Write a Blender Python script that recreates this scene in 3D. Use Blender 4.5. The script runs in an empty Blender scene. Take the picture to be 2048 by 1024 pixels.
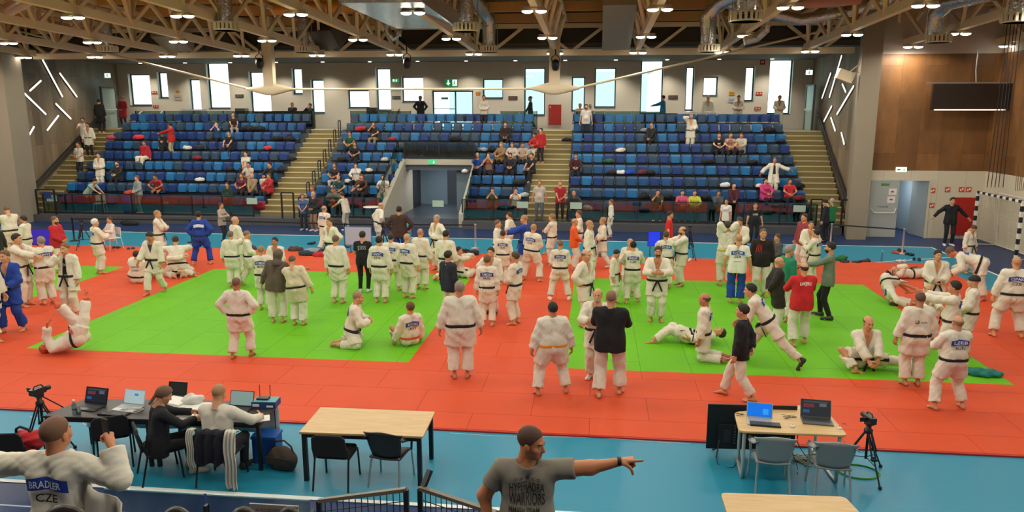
import bpy, math, random
import numpy as np
from mathutils import Vector, Matrix
random.seed(7); np.random.seed(7)
sc = bpy.context.scene
col = sc.collection
R = math.radians

# ---------------------------------------------------------------- camera
F, PITCH, YAW, CH = 1500.0, R(11.2), R(6.28), 5.2      # focal length in px for a 2048x1024 frame
cam_d = bpy.data.cameras.new('camera'); cam = bpy.data.objects.new('camera', cam_d); col.objects.link(cam)
cam.location = (0, 0, CH); cam.rotation_euler = (R(90) - PITCH, 0, YAW)
cam_d.sensor_width = 36; cam_d.lens = 36 * F / 2048; cam_d.clip_end = 400
sc.camera = cam
# ---------------------------------------------------------------- world: bright overcast daylight outside
w = bpy.data.worlds.new('world'); sc.world = w; w.use_nodes = True
nt = w.node_tree; bg = nt.nodes['Background']
sky = nt.nodes.new('ShaderNodeTexSky'); sky.sky_type = 'HOSEK_WILKIE'; sky.turbidity = 6; sky.ground_albedo = .5
sky.sun_direction = (.4, -.5, .75)
mx = nt.nodes.new('ShaderNodeMixRGB'); mx.inputs[0].default_value = .75
mx.inputs[2].default_value = (.82, .93, 1, 1)
nt.links.new(sky.outputs[0], mx.inputs[1]); nt.links.new(mx.outputs[0], bg.inputs[0]); bg.inputs[1].default_value = 5.0
# ---------------------------------------------------------------- view
sc.view_settings.view_transform = 'Standard'; sc.view_settings.look = 'None'
sc.view_settings.exposure = 0.0; sc.view_settings.gamma = 1; sc.view_settings.use_curve_mapping = False
cy = sc.cycles
cy.use_denoising = True; cy.denoiser = 'OPENIMAGEDENOISE'
cy.max_bounces = 6; cy.diffuse_bounces = 4; cy.glossy_bounces = 3; cy.transmission_bounces = 4; cy.transparent_max_bounces = 12
cy.caustics_reflective = False; cy.caustics_refractive = False; cy.sample_clamp_indirect = 4; cy.use_light_tree = True
LAMP_W = 250.0

# ---------------------------------------------------------------- pixel <-> place
_fw = np.array([-math.sin(YAW)*math.cos(PITCH), math.cos(YAW)*math.cos(PITCH), -math.sin(PITCH)])
_rt = np.array([math.cos(YAW), math.sin(YAW), 0]); _up = np.cross(_rt, _fw); _C = np.array([0, 0, CH])
def ray(x, y): return _fw + _rt*(x-1024)/F + _up*(512-y)/F
def G(x, y, z=0): d = ray(x, y); return _C + d*(z-CH)/d[2]
def Yp(x, y, Y): d = ray(x, y); return _C + d*Y/d[1]
def PX(p):
    d = np.array(p, float)-_C; z = d@_fw; return 1024+F*(d@_rt)/z, 512-F*(d@_up)/z

# ---------------------------------------------------------------- objects
def tag(o, label=None, cat=None, group=None, kind=None):
    if label: o['label'] = label
    if cat: o['category'] = cat
    if group: o['group'] = group
    if kind: o['kind'] = kind
    return o
def empty(name, loc=(0, 0, 0), rz=0, label=None, cat=None, group=None, kind=None, s=1):
    o = bpy.data.objects.new(name, None); col.objects.link(o); o.empty_display_size = .1
    o.location = [float(v) for v in loc]; o.rotation_euler = (0, 0, rz); o.scale = (s, s, s)
    return tag(o, label, cat, group, kind)
def mesh_obj(name, me, parent=None):
    o = bpy.data.objects.new(name, me); col.objects.link(o); o.parent = parent; return o
def children_of(o): return list(o.children)
def copy_tree(o, parent=None):
    kids = list(o.children)
    c = o.copy(); col.objects.link(c); c.parent = parent
    for k in kids: copy_tree(k, c)
    return c
def np_mesh(name, V, Q, mats, mi=None, smooth=True):
    """V (n,3), Q (m,4) or list of polygons"""
    me = bpy.data.meshes.new(name)
    if isinstance(Q, np.ndarray):
        me.vertices.add(len(V)); me.vertices.foreach_set('co', np.asarray(V, np.float32).ravel())
        k = Q.shape[1]; me.loops.add(Q.size); me.loops.foreach_set('vertex_index', Q.astype(np.int32).ravel())
        me.polygons.add(len(Q)); me.polygons.foreach_set('loop_start', np.arange(0, Q.size, k, dtype=np.int32))
        me.polygons.foreach_set('loop_total', np.full(len(Q), k, np.int32))
    else:
        me.from_pydata([tuple(v) for v in V], [], Q)
    for m in mats: me.materials.append(m)
    if mi is not None: me.polygons.foreach_set('material_index', np.asarray(mi, np.int32))
    if smooth: me.polygons.foreach_set('use_smooth', np.ones(len(me.polygons), bool))
    me.update(calc_edges=True); me.validate()
    return me
class MB:
    def __init__(s): s.v = []; s.f = []; s.m = []; s.sm = []
    def add(s, vs, fs, mi=0, smooth=False):
        n = len(s.v); s.v += [tuple(map(float, v)) for v in vs]
        for f in fs: s.f.append(tuple(i+n for i in f)); s.m.append(mi); s.sm.append(smooth)
        return s
    def box(s, lo, hi, mi=0, T=None):
        x0, y0, z0 = lo; x1, y1, z1 = hi
        vs = [(x0,y0,z0),(x1,y0,z0),(x1,y1,z0),(x0,y1,z0),(x0,y0,z1),(x1,y0,z1),(x1,y1,z1),(x0,y1,z1)]
        if T: vs = [T @ Vector(v) for v in vs]
        return s.add(vs, [(0,3,2,1),(4,5,6,7),(0,1,5,4),(1,2,6,5),(2,3,7,6),(3,0,4,7)], mi)
    def rbox(s, lo, hi, r=.01, mi=0, T=None, n=3):
        """box with rounded vertical corners (in z) """
        x0, y0, z0 = lo; x1, y1, z1 = hi; pts = []
        for cx, cy_, a0 in ((x1-r, y1-r, 0), (x0+r, y1-r, 90), (x0+r, y0+r, 180), (x1-r, y0+r, 270)):
            for i in range(n+1):
                a = R(a0+90*i/n); pts.append((cx+r*math.cos(a), cy_+r*math.sin(a)))
        return s.prism(pts, z0, z1, mi, T)
    def prism(s, pts, z0, z1, mi=0, T=None):
        n = len(pts); vs = [(x, y, z0) for x, y in pts]+[(x, y, z1) for x, y in pts]
        if T: vs = [T @ Vector(v) for v in vs]
        fs = [tuple(range(n-1, -1, -1)), tuple(range(n, 2*n))]+[(i, (i+1) % n, n+(i+1) % n, n+i) for i in range(n)]
        return s.add(vs, fs, mi)
    def bar(s, p, q, w=.05, h=None, mi=0, up=(0, 0, 1)):
        """rectangular bar from p to q: w sideways, h along up"""
        h = h or w; p = Vector(p); q = Vector(q); d = (q-p).normalized(); u = Vector(up)
        if abs(d.dot(u)) > .98: u = Vector((0, 1, 0))
        sd = d.cross(u).normalized(); u = sd.cross(d)
        vs = [e+sd*a*w/2+u*b*h/2 for e in (p, q) for a, b in ((-1,-1),(1,-1),(1,1),(-1,1))]
        return s.add(vs, [(0,1,2,3),(7,6,5,4),(4,5,1,0),(5,6,2,1),(6,7,3,2),(7,4,0,3)], mi)
    def tube(s, pts, r=.02, n=8, mi=0, cap=True, closed=False):
        P = [Vector(p) for p in pts]; rs = r if hasattr(r, '__len__') else [r]*len(P); rings = []; u = None
        m = len(P)
        for i, p in enumerate(P):
            if closed: d = (P[(i+1) % m]-P[i-1]).normalized()
            else: d = (P[min(i+1, m-1)]-P[max(i-1, 0)]).normalized()
            if u is None:
                u = d.orthogonal().normalized()
            else:
                u = (u-d*u.dot(d)); u = u.normalized() if u.length > 1e-6 else d.orthogonal().normalized()
            v = d.cross(u); rings.append([p+(u*math.cos(2*math.pi*k/n)+v*math.sin(2*math.pi*k/n))*rs[i] for k in range(n)])
        vs = [q for rg in rings for q in rg]; fs = []
        for i in range(m if closed else m-1):
            a = i*n; b = ((i+1) % m)*n
            for k in range(n): fs.append((a+k, a+(k+1) % n, b+(k+1) % n, b+k))
        s.add(vs, fs, mi, True)
        if cap and not closed: s.add(rings[0], [tuple(range(n-1, -1, -1))], mi); s.add(rings[-1], [tuple(range(n))], mi)
        return s
    def lathe(s, prof, c=(0, 0, 0), n=16, mi=0, smooth=True):
        vs = []; fs = []
        for r, z in prof:
            for k in range(n): a = 2*math.pi*k/n; vs.append((c[0]+r*math.cos(a), c[1]+r*math.sin(a), c[2]+z))
        for i in range(len(prof)-1):
            for k in range(n): fs.append((i*n+k, i*n+(k+1) % n, (i+1)*n+(k+1) % n, (i+1)*n+k))
        s.add(vs, fs, mi, smooth)
        if prof[0][0] > 1e-5: s.add(vs[:n], [tuple(range(n-1, -1, -1))], mi)
        if prof[-1][0] > 1e-5: s.add(vs[-n:], [tuple(range(n))], mi)
        return s
    def sheet(s, P, mi=0, th=0, smooth=True):
        """P[i][j] grid of points"""
        n = len(P); m = len(P[0]); vs = [p for r in P for p in r]
        fs = [(i*m+j, i*m+j+1, (i+1)*m+j+1, (i+1)*m+j) for i in range(n-1) for j in range(m-1)]
        return s.add(vs, fs, mi, smooth)
    def mesh(s, name, mats):
        if not isinstance(mats, (list, tuple)): mats = [mats]
        me = bpy.data.meshes.new(name); me.from_pydata(s.v, [], s.f)
        for m in mats: me.materials.append(m)
        me.polygons.foreach_set('material_index', s.m); me.polygons.foreach_set('use_smooth', s.sm)
        me.update(); return me
    def build(s, name, mats, parent=None): return mesh_obj(name, s.mesh(name, mats), parent)
def solidify(o, t, off=0):
    m = o.modifiers.new('thick', 'SOLIDIFY'); m.thickness = t; m.offset = off; return o
def bevel(o, wd=.01, seg=2):
    m = o.modifiers.new('edge', 'BEVEL'); m.width = wd; m.segments = seg; m.limit_method = 'ANGLE'; return o

# ---------------------------------------------------------------- materials
_mc = {}
def srgb(c):
    if isinstance(c, str): c = tuple(int(c[i:i+2], 16)/255 for i in (0, 2, 4))
    return tuple((v/12.92 if v <= .04045 else ((v+.055)/1.055)**2.4) for v in c)
def mat(name, c, rough=.6, metal=0, emit=0, noise=0, nscale=8, bump=0, bscale=60, spec=.5, alpha=1, trans=0, coat=0):
    key = (name, c, rough, metal, emit, noise, bump, bscale, alpha, trans)
    if key in _mc: return _mc[key]
    m = bpy.data.materials.new(name); m.use_nodes = True; t = m.node_tree; b = t.nodes['Principled BSDF']
    cc = srgb(c); b.inputs['Base Color'].default_value = (*cc, 1); b.inputs['Roughness'].default_value = rough
    b.inputs['Metallic'].default_value = metal; b.inputs['Specular IOR Level'].default_value = spec
    if emit: b.inputs['Emission Color'].default_value = (*cc, 1); b.inputs['Emission Strength'].default_value = emit
    if trans: b.inputs['Transmission Weight'].default_value = trans
    if alpha < 1: b.inputs['Alpha'].default_value = alpha
    if coat: b.inputs['Coat Weight'].default_value = coat
    if noise or bump:
        tc = t.nodes.new('ShaderNodeTexCoord')
    if noise:
        n = t.nodes.new('ShaderNodeTexNoise'); n.inputs['Scale'].default_value = nscale; n.inputs['Detail'].default_value = 4
        rp = t.nodes.new('ShaderNodeMapRange'); rp.inputs[3].default_value = 1-noise; rp.inputs[4].default_value = 1+noise
        mm = t.nodes.new('ShaderNodeVectorMath'); mm.operation = 'SCALE'; mm.inputs[0].default_value = cc
        t.links.new(tc.outputs['Object'], n.inputs['Vector']); t.links.new(n.outputs[0], rp.inputs[0])
        t.links.new(rp.outputs[0], mm.inputs['Scale']); t.links.new(mm.outputs[0], b.inputs['Base Color'])
    if bump:
        n = t.nodes.new('ShaderNodeTexNoise'); n.inputs['Scale'].default_value = bscale; n.inputs['Detail'].default_value = 3
        bp = t.nodes.new('ShaderNodeBump'); bp.inputs['Strength'].default_value = bump; bp.inputs['Distance'].default_value = .02
        t.links.new(tc.outputs['Object'], n.inputs['Vector']); t.links.new(n.outputs[0], bp.inputs['Height']); t.links.new(bp.outputs[0], b.inputs['Normal'])
    _mc[key] = m; return m
def brickmat(name, c1, c2, mort, scale, bw, rh, ms, rough=.5, bump=.3, axes='XY', noise=.12, nscale=3, off=.5, spec=.5, stretch=None):
    m = bpy.data.materials.new(name); m.use_nodes = True; t = m.node_tree; b = t.nodes['Principled BSDF']; L = t.links.new
    tc = t.nodes.new('ShaderNodeTexCoord'); sp = t.nodes.new('ShaderNodeSeparateXYZ'); cb = t.nodes.new('ShaderNodeCombineXYZ')
    L(tc.outputs['Object'], sp.inputs[0]); L(sp.outputs['XYZ'.index(axes[0])], cb.inputs[0]); L(sp.outputs['XYZ'.index(axes[1])], cb.inputs[1])
    br = t.nodes.new('ShaderNodeTexBrick'); br.offset = off; br.inputs['Scale'].default_value = scale
    br.inputs['Brick Width'].default_value = bw; br.inputs['Row Height'].default_value = rh; br.inputs['Mortar Size'].default_value = ms
    br.inputs['Mortar Smooth'].default_value = .1; br.inputs['Bias'].default_value = 0
    br.inputs['Color1'].default_value = (*srgb(c1), 1); br.inputs['Color2'].default_value = (*srgb(c2), 1); br.inputs['Mortar'].default_value = (*srgb(mort), 1)
    L(cb.outputs[0], br.inputs['Vector'])
    n = t.nodes.new('ShaderNodeTexNoise'); n.inputs['Scale'].default_value = nscale; n.inputs['Detail'].default_value = 6; n.inputs['Roughness'].default_value = .6
    if stretch:
        mp = t.nodes.new('ShaderNodeMapping'); mp.inputs['Scale'].default_value = stretch; L(tc.outputs['Object'], mp.inputs[0]); L(mp.outputs[0], n.inputs['Vector'])
    else: L(tc.outputs['Object'], n.inputs['Vector'])
    rp = t.nodes.new('ShaderNodeMapRange'); rp.inputs[1].default_value = .25; rp.inputs[2].default_value = .75; rp.inputs[3].default_value = 1-noise; rp.inputs[4].default_value = 1+noise
    L(n.outputs[0], rp.inputs[0])
    vm = t.nodes.new('ShaderNodeVectorMath'); vm.operation = 'SCALE'; L(br.outputs['Color'], vm.inputs[0]); L(rp.outputs[0], vm.inputs['Scale']); L(vm.outputs[0], b.inputs['Base Color'])
    bp = t.nodes.new('ShaderNodeBump'); bp.inputs['Strength'].default_value = bump; bp.inputs['Distance'].default_value = .01; bp.invert = True
    L(br.outputs['Fac'], bp.inputs['Height']); L(bp.outputs[0], b.inputs['Normal'])
    b.inputs['Roughness'].default_value = rough; b.inputs['Specular IOR Level'].default_value = spec
    return m
def woodmat(name, c1, c2, axis=(1, 12, 1), scale=3):
    m = bpy.data.materials.new(name); m.use_nodes = True; t = m.node_tree; b = t.nodes['Principled BSDF']; L = t.links.new
    tc = t.nodes.new('ShaderNodeTexCoord'); mp = t.nodes.new('ShaderNodeMapping'); mp.inputs['Scale'].default_value = axis
    n = t.nodes.new('ShaderNodeTexNoise'); n.inputs['Scale'].default_value = scale; n.inputs['Detail'].default_value = 5; n.inputs['Distortion'].default_value = .6
    cr = t.nodes.new('ShaderNodeValToRGB'); cr.color_ramp.elements[0].position = .35; cr.color_ramp.elements[1].position = .7
    cr.color_ramp.elements[0].color = (*srgb(c1), 1); cr.color_ramp.elements[1].color = (*srgb(c2), 1)
    L(tc.outputs['Object'], mp.inputs[0]); L(mp.outputs[0], n.inputs['Vector']); L(n.outputs[0], cr.inputs[0]); L(cr.outputs[0], b.inputs['Base Color'])
    b.inputs['Roughness'].default_value = .45
    return m
def glassmat(name, c, fac=.25):
    m = bpy.data.materials.new(name); m.use_nodes = True; t = m.node_tree; t.nodes.clear(); L = t.links.new
    o = t.nodes.new('ShaderNodeOutputMaterial'); tr = t.nodes.new('ShaderNodeBsdfTransparent'); tr.inputs[0].default_value = (*srgb(c), 1)
    gl = t.nodes.new('ShaderNodeBsdfGlossy'); gl.inputs['Roughness'].default_value = .02
    fr = t.nodes.new('ShaderNodeFresnel'); fr.inputs[0].default_value = 1.5
    ml = t.nodes.new('ShaderNodeMath'); ml.operation = 'MULTIPLY_ADD'; ml.inputs[1].default_value = 1.3; ml.inputs[2].default_value = fac*.1
    mix = t.nodes.new('ShaderNodeMixShader'); L(fr.outputs[0], ml.inputs[0])
    ge = t.nodes.new('ShaderNodeNewGeometry'); nb = t.nodes.new('ShaderNodeMath'); nb.operation = 'SUBTRACT'; nb.inputs[0].default_value = 1; nb.use_clamp = True; L(ge.outputs['Backfacing'], nb.inputs[1])
    m2 = t.nodes.new('ShaderNodeMath'); m2.operation = 'MULTIPLY'; m2.use_clamp = True; L(ml.outputs[0], m2.inputs[0]); L(nb.outputs[0], m2.inputs[1]); L(m2.outputs[0], mix.inputs[0]); L(tr.outputs[0], mix.inputs[1]); L(gl.outputs[0], mix.inputs[2]); L(mix.outputs[0], o.inputs[0])
    return m

M_black = mat('black_plastic', '16171a', .45); M_dkmetal = mat('dark_metal', '23262a', .4, .3); M_steel = mat('steel', 'b9bcbc', .3, .8)
M_cream = mat('cream_paint', 'ead9b6', .55, noise=.03); M_white = mat('white_paint', 'e4e3dd', .5)
M_greywall = mat('grey_plaster', 'd3ccbf', .8, noise=.03, nscale=1.5); M_foil = mat('foil_duct', 'cfd0ce', .22, .95, bump=1.0, bscale=14)
M_galv = mat('galvanised_duct', 'aaa48f', .5, .25, noise=.06, nscale=4)
M_glass = glassmat('clear_glass', 'e2ece6'); M_glassg = glassmat('balustrade_glass', 'b9cfc6', 1.0)
def text_mesh(txt, size, width=None):
    """flat lettering, centred, in the XZ plane (reads from -Y); returns verts, faces"""
    cu = bpy.data.curves.new('t', 'FONT'); cu.body = txt; cu.size = size; cu.align_x = 'CENTER'; cu.align_y = 'CENTER'; cu.resolution_u = 2; cu.offset = size*.012
    o = bpy.data.objects.new('t', cu); col.objects.link(o); dg = bpy.context.evaluated_depsgraph_get(); dg.update()
    me = bpy.data.meshes.new_from_object(o.evaluated_get(dg)); n = len(me.vertices)
    co = np.empty(n*3, np.float32); me.vertices.foreach_get('co', co); co = co.reshape(-1, 3)
    fs = [tuple(p.vertices) for p in me.polygons]
    bpy.data.objects.remove(o); bpy.data.curves.remove(cu); bpy.data.meshes.remove(me)
    if n:
        co[:, 0] -= (co[:, 0].min()+co[:, 0].max())/2; co[:, 1] -= (co[:, 1].min()+co[:, 1].max())/2
        if width:
            k = width/max(1e-6, co[:, 0].max()-co[:, 0].min())
            if k < 1 or True: co[:, 0] *= k
    return np.stack([co[:, 0], np.zeros(n), co[:, 1]], 1), fs
def lettering(name, txt, size, loc, m, parent, rz=0, width=None, tilt=0):
    V, fs = text_mesh(txt, size, width)
    T = Matrix.Translation(loc) @ Matrix.Rotation(rz, 4, 'Z') @ Matrix.Rotation(tilt, 4, 'X')
    return MB().add([T @ Vector(v) for v in V], fs).build(name, m, parent)
# ================================================================ THE HALL
TOPZ = 4.05        # floor of the upper walkway
YW = 43.0          # back wall
def S(o): return tag(o, kind='structure')
M_dkblue = mat('dark_blue_vinyl', '1d3560', .42, noise=.05, nscale=.7, spec=.3)
M_ltblue = mat('light_blue_vinyl', '2487a4', .42, noise=.06, nscale=.5, spec=.3)
M_line = mat('white_floor_line', 'dfe6e2', .4)
S(MB().box((-42, -8, -.3), (22, 46, 0)).build('floor', M_dkblue))
S(MB().box((-38, 9.0, 0), (12.72, 29.5, .006)).build('floor_court', M_ltblue))
ln = MB()
for a, b in (((-38, 8.94), (12.76, 9.02)), ((-38, 29.46), (12.76, 29.54)), ((12.68, 9.0), (12.76, 29.5)), ((9.8, 26.7), (12.7, 27.2))):
    ln.box((a[0], a[1], .0065), (b[0], b[1], .009))
ln.v[-8:] = [(9.3,26.15,.0065),(12.7,27.55,.0065),(12.7,27.62,.0065),(9.3,26.22,.0065),(9.3,26.15,.009),(12.7,27.55,.009),(12.7,27.62,.009),(9.3,26.22,.009)]
S(ln.build('trim_1', M_line))
ln = MB(); ln.box((-38, 8.35, .001), (-3.2, 8.38, .004)); ln.box((-4.62, 8.0, .001), (-4.52, 8.62, .006))
S(ln.build('trim_2', mat('pale_line', '9fb8c4', .4)))
# mats ------------------------------------------------------------
mz = .035
M_red = brickmat('red_tatami', 'd25330', 'ce502e', 'a83a22', 1, 2, 1, .007, .65, .4, spec=.18, noise=.05, nscale=1.2)
M_green = brickmat('green_tatami', '69b81b', '66b31a', '4f8f16', 1, 2, 1, .007, .65, .4, spec=.18, noise=.04, nscale=1.2, axes='YX')
red = MB()
gx = [(-24, -15.4), (-12.28, -3.74), (-.55, 8.0)]; gy0, gy1 = 14.45, 22.7
xs = [-34, -24, -15.4, -12.28, -3.74, -.55, 8.0, 11.35]
for i in range(7):
    if (xs[i], xs[i+1]) in gx:
        red.box((xs[i], 11.35, 0), (xs[i+1], gy0, mz)); red.box((xs[i], gy1, 0), (xs[i+1], 26.2, mz))
    else: red.box((xs[i], 11.35, 0), (xs[i+1], 26.2, mz))
tag(red.build('judo_mat', M_red), 'red tatami safety area laid around the green contest squares', 'mat')
for (x0, x1), lb in zip(gx, ('green contest square at the far left edge of the hall, mostly cut off', 'large green contest square in the middle left of the red tatami',
                             'green contest square beside the standing groups, right of the red strip')):
    tag(MB().box((x0, gy0, 0), (x1, gy1, mz)).build('judo_mat', M_green), lb, 'mat', 'green contest squares')
tag(MB().box((-34, 11.3, 0), (11.35, 11.35, mz-.004)).build('mat_edge_strip', mat('dark_red_edge', 'a8170f', .5)), 'dark red edge strip along the front of the tatami', 'edge strip')
# walls -----------------------------------------------------------
WIN = [(258,301,148,211),(315,335,144,196),(378,401,158,221),(414,458,120,217),(499,541,143,225),(584,604,136,188),(622,648,159,226),(695,738,180,216),
       (752,781,136,221),(803,847,153,204),(864,946,181,None),(965,1006,157,197),(1048,1090,135,231),(1143,1170,153,222),(1189,1232,135,215),
       (1281,1326,120,227),(1371,1388,133,221),(1406,1436,153,192),(1490,1509,133,202),(1537,1584,118,228)]
wall = MB(); x = -30.0; ZT = 8.0; wins = []
for a, b, t, bo in WIN:
    ym = (t+(bo or 240))/2; X0 = Yp(a, ym, YW)[0]; X1 = Yp(b, ym, YW)[0]; Z1 = Yp((a+b)/2, t, YW)[2]; Z0 = TOPZ if bo is None else Yp((a+b)/2, bo, YW)[2]
    Z1 = min(Z1, 7.78)
    wins.append((X0, X1, Z0, Z1)); wall.box((x, YW, 0), (X0, YW+.35, ZT))
    if Z0 > TOPZ+.01: wall.box((X0, YW, 0), (X1, YW+.35, Z0))
    else: wall.box((X0, YW, 0), (X1, YW+.35, TOPZ))
    wall.box((X0, YW, Z1), (X1, YW+.35, ZT)); x = X1
wall.box((x, YW, 0), (13.5, YW+.35, ZT))
S(wall.build('wall_back', M_greywall))
M_frame = mat('window_frame', '3c4f57', .5); 
for i, (X0, X1, Z0, Z1) in enumerate(wins):
    f = .07; y0, y1 = YW+.24, YW+.30; mb = MB()
    if i == 10: continue
    mb.box((X0, y0, Z0), (X0+f, y1, Z1)); mb.box((X1-f, y0, Z0), (X1, y1, Z1)); mb.box((X0+f, y0, Z0), (X1-f, y1, Z0+f)); mb.box((X0+f, y0, Z1-f), (X1-f, y1, Z1))
    o = S(mb.build('window_%d' % (i+1), M_frame)); MB().box((X0+f, y0+.02, Z0+f), (X1-f, y0+.035, Z1-f)).build('window_pane', M_glass, o)
    mb = MB(); mb.box((X0, YW-.02, Z0-.04), (X1, YW+.24, Z0)); mb.build('window_sill', mat('sill', '5a6a70', .4), o)
X0, X1, Z0, Z1 = wins[10]; mb = MB(); xm = X0+.56*(X1-X0)
for xx in (X0+.04, xm, X1-.04): mb.box((xx-.04, YW+.2, Z0), (xx+.04, YW+.28, Z1))
mb.box((X0, YW+.2, Z1-.08), (X1, YW+.28, Z1)); mb.box((X0, YW+.2, Z0), (X1, YW+.28, Z0+.08)); mb.box((X0, YW+.2, Z0+1.05), (xm, YW+.26, Z0+1.09))
o = S(mb.build('door_1', M_frame)); MB().box((X0, YW+.23, Z0), (X1, YW+.245, Z1)).build('door_pane', M_glass, o)
MB().box((X0+.5, YW+.2, Z0+1.6), (X0+.9, YW+.225, Z0+1.72)).box((X0+.4, YW+.2, Z0+.3), (X0+1.0, YW+.225, Z0+.36)).build('door_sticker', mat('sticker', '2d5d55', .5), o)
# side walls of the stand recess (slightly splayed), pillars
M_panel = brickmat('grey_wood_panels', '93816a', '64563f', '4b4033', 1, 3.4, .62, .006, .6, .3, axes='ZY', noise=.38, nscale=1.2, stretch=(1, 1, .25))
M_brown = brickmat('brown_wood_panels', '83592f', '684522', '543719', 1, 3.4, .85, .006, .55, .3, axes='ZX', noise=.5, nscale=1.0, stretch=(1, 1, .45))
M_concr = mat('pale_concrete', '968b78', .8, noise=.05, nscale=2)
def slabwall(name, p, q, z0, z1, m, th=.25):
    d = Vector((q[0]-p[0], q[1]-p[1], 0)).normalized(); n = Vector((d.y, -d.x, 0))*th
    return S(MB().prism([p, q, (q[0]+n.x, q[1]+n.y), (p[0]+n.x, p[1]+n.y)], z0, z1).build(name, m))
slabwall('wall_left', (-28.35, YW), (-26.75, 32), 0, 7.75, M_panel, .3)
slabwall('wall_right_of_stand', (10.75, 32), (11.55, YW), 0, 7.75, M_panel, .3)
S(MB().prism([(-30.5, 31), (-25.75, 31), (-25.95, 32.4), (-30.5, 32.4)], 0, 9.4).build('pillar_1', M_concr))
S(MB().prism([(10.1, 31), (10.85, 31), (10.85, 32.6), (10.5, 32.6)], 0, 9.4).build('pillar_2', M_concr))
S(MB().box((-42, 31, 0), (-30.4, 31.3, 9.4)).build('wall_far_left', M_concr))
# right side: wood above, white panels below, corner at 15.3
CX, RY = 15.45, 31.7
S(MB().box((10.85, RY, 2.72), (CX, RY+.3, 7.25)).build('wall_wood', M_brown))
S(MB().box((CX, 0, 2.72), (CX+.3, RY+.3, 7.25)).build('wall_wood_side', brickmat('brown_wood_side', '83592f', '684522', '543719', 1, 3.4, .85, .006, .55, .3, axes='ZY', noise=.5, nscale=1.0, stretch=(1, 1, .45))))
M_wp = brickmat('cream_wall_panels', 'cfc6b0', 'c9c0aa', 'a49c88', 1, 2.72, 1.05, .006, .55, .3, axes='ZX', noise=.03, nscale=1)
M_wp2 = brickmat('cream_side_panels', 'cfc6b0', 'c9c0aa', 'a49c88', 1, 2.72, 1.05, .006, .55, .3, axes='ZY', noise=.03, nscale=1)
D0, D1, DZ = 11.08, 13.32, 2.32
lw = MB(); lw.box((10.85, RY-.03, 0), (D0-.08, RY+.3, 2.72)); lw.box((D0-.08, RY-.03, DZ+.06), (D1+.08, RY+.3, 2.72)); lw.box((D1+.08, RY-.03, 0), (CX, RY+.3, 2.72))
S(lw.build('wall_lower', M_wp)); S(MB().box((CX-.03, 0, 0), (CX+.3, RY+.3, 2.72)).build('wall_lower_side', M_wp2))
S(MB().box((10.85, RY-.02, 7.25), (CX+.3, RY+.3, 10.6)).box((CX, -8, 7.25), (CX+.3, RY, 10.6)).build('wall_upper', mat('pale_upper_wall', 'c6b9ac', .8)))
fr = MB(); M_dfr = mat('door_frame', 'c9c2ae', .5)
fr.box((D0-.08, RY-.07, 0), (D0, RY, DZ+.06)); fr.box((D1, RY-.07, 0), (D1+.08, RY, DZ+.06)); fr.box((D0, RY-.07, DZ), (D1, RY, DZ+.06))
fr = S(fr.build('door_2', M_dfr))
lf = MB().box((D0+.02, RY-.05, .02), (D0+1.12, RY, DZ-.02)).build('door_leaf', mat('grey_door', 'a9adaa', .45), fr)
pb = MB(); pb.tube([(D0+.08, RY-.06, 1.2), (D0+.18, RY-.16, 1.02), (D0+.96, RY-.16, 1.02), (D0+1.06, RY-.06, 1.2)], .022); pb.build('push_bar', M_white, lf)
MB().box((D0+.72, RY-.055, 1.75), (D0+1.02, RY-.05, 2.0)).box((D0+.69, RY-.055, 1.42), (D0+.99, RY-.05, 1.68)).build('paper_notice', M_white, lf)
MB().box((D0+.8, RY-.058, 1.84), (D0+.92, RY-.055, 1.9)).box((D0+.78, RY-.058, 1.52), (D0+.9, RY-.055, 1.58)).build('red_notice_mark', mat('notice_red', 'c83a30', .5), lf)
MB().box((D0+.4, RY-.056, 2.1), (D0+.72, RY-.05, 2.2)).build('door_sign', mat('sign_green', '3f8f3c', .5), lf)
lettering('door_lettering', 'TOLNI', .09, (D0+.55, RY-.056, 1.26), M_black, lf, width=.4)
# corridor behind the open half
cr = MB(); cr.box((D0-.1, RY+3, 0), (D1+.5, RY+3.1, 3)); cr.box((D1, RY+.3, 0), (D1+.1, RY+3, 3)); cr.box((D0-.1, RY+.3, 0), (D0, RY+3, 3)); cr.box((D0-.1, RY+.3, 2.6), (D1+.5, RY+3, 2.7))
S(cr.build('wall_corridor', mat('corridor_blue', '8fa3ad', .6)))
dl = MB().box((0, -.045, .02), (1.05, 0, DZ-.02)).build('door_leaf', mat('grey_open_door', '8b9497', .5), fr); dl.matrix_basis = Matrix.Translation((D1-.03, RY, 0)) @ Matrix.Rotation(R(100), 4, 'Z')
# near, far left, back of the hall (behind the camera)
S(MB().box((-42, -8, 0), (-41.7, 46, 10.6)).build('wall_hall_left', M_concr)); S(MB().box((-42, -8.3, 0), (22, -8, 10.6)).build('wall_hall_near', M_concr))
# side doors in the recess, upper level
def upper_door(n, X, Yc, rz, lb):
    d = empty('door_%d' % n, (X, Yc, TOPZ), rz); S(d)
    MB().box((-.6, -.08, 0), (-.52, .02, 2.3)).box((.52, -.08, 0), (.6, .02, 2.3)).box((-.52, -.08, 2.22), (.52, .02, 2.3)).build('door_frame', mat('dark_frame', '4b5557', .4), d)
    MB().box((-.52, -.05, 0), (.52, 0, 2.22)).build('door_leaf', mat('pale_green_glass_door', 'a9bfb8', .25), d)
    MB().tube([(-.48, -.06, 1.08), (-.42, -.14, 1.02), (.42, -.14, 1.02), (.48, -.06, 1.08)], .025).build('push_bar', M_white, d)
upper_door(3, -27.55, 40.75, R(85), ''); upper_door(4, 11.0, 41.0, R(-86), '')
ed = empty('entrance_lobby', (-27.0, 42.6, TOPZ)); S(ed)
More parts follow.
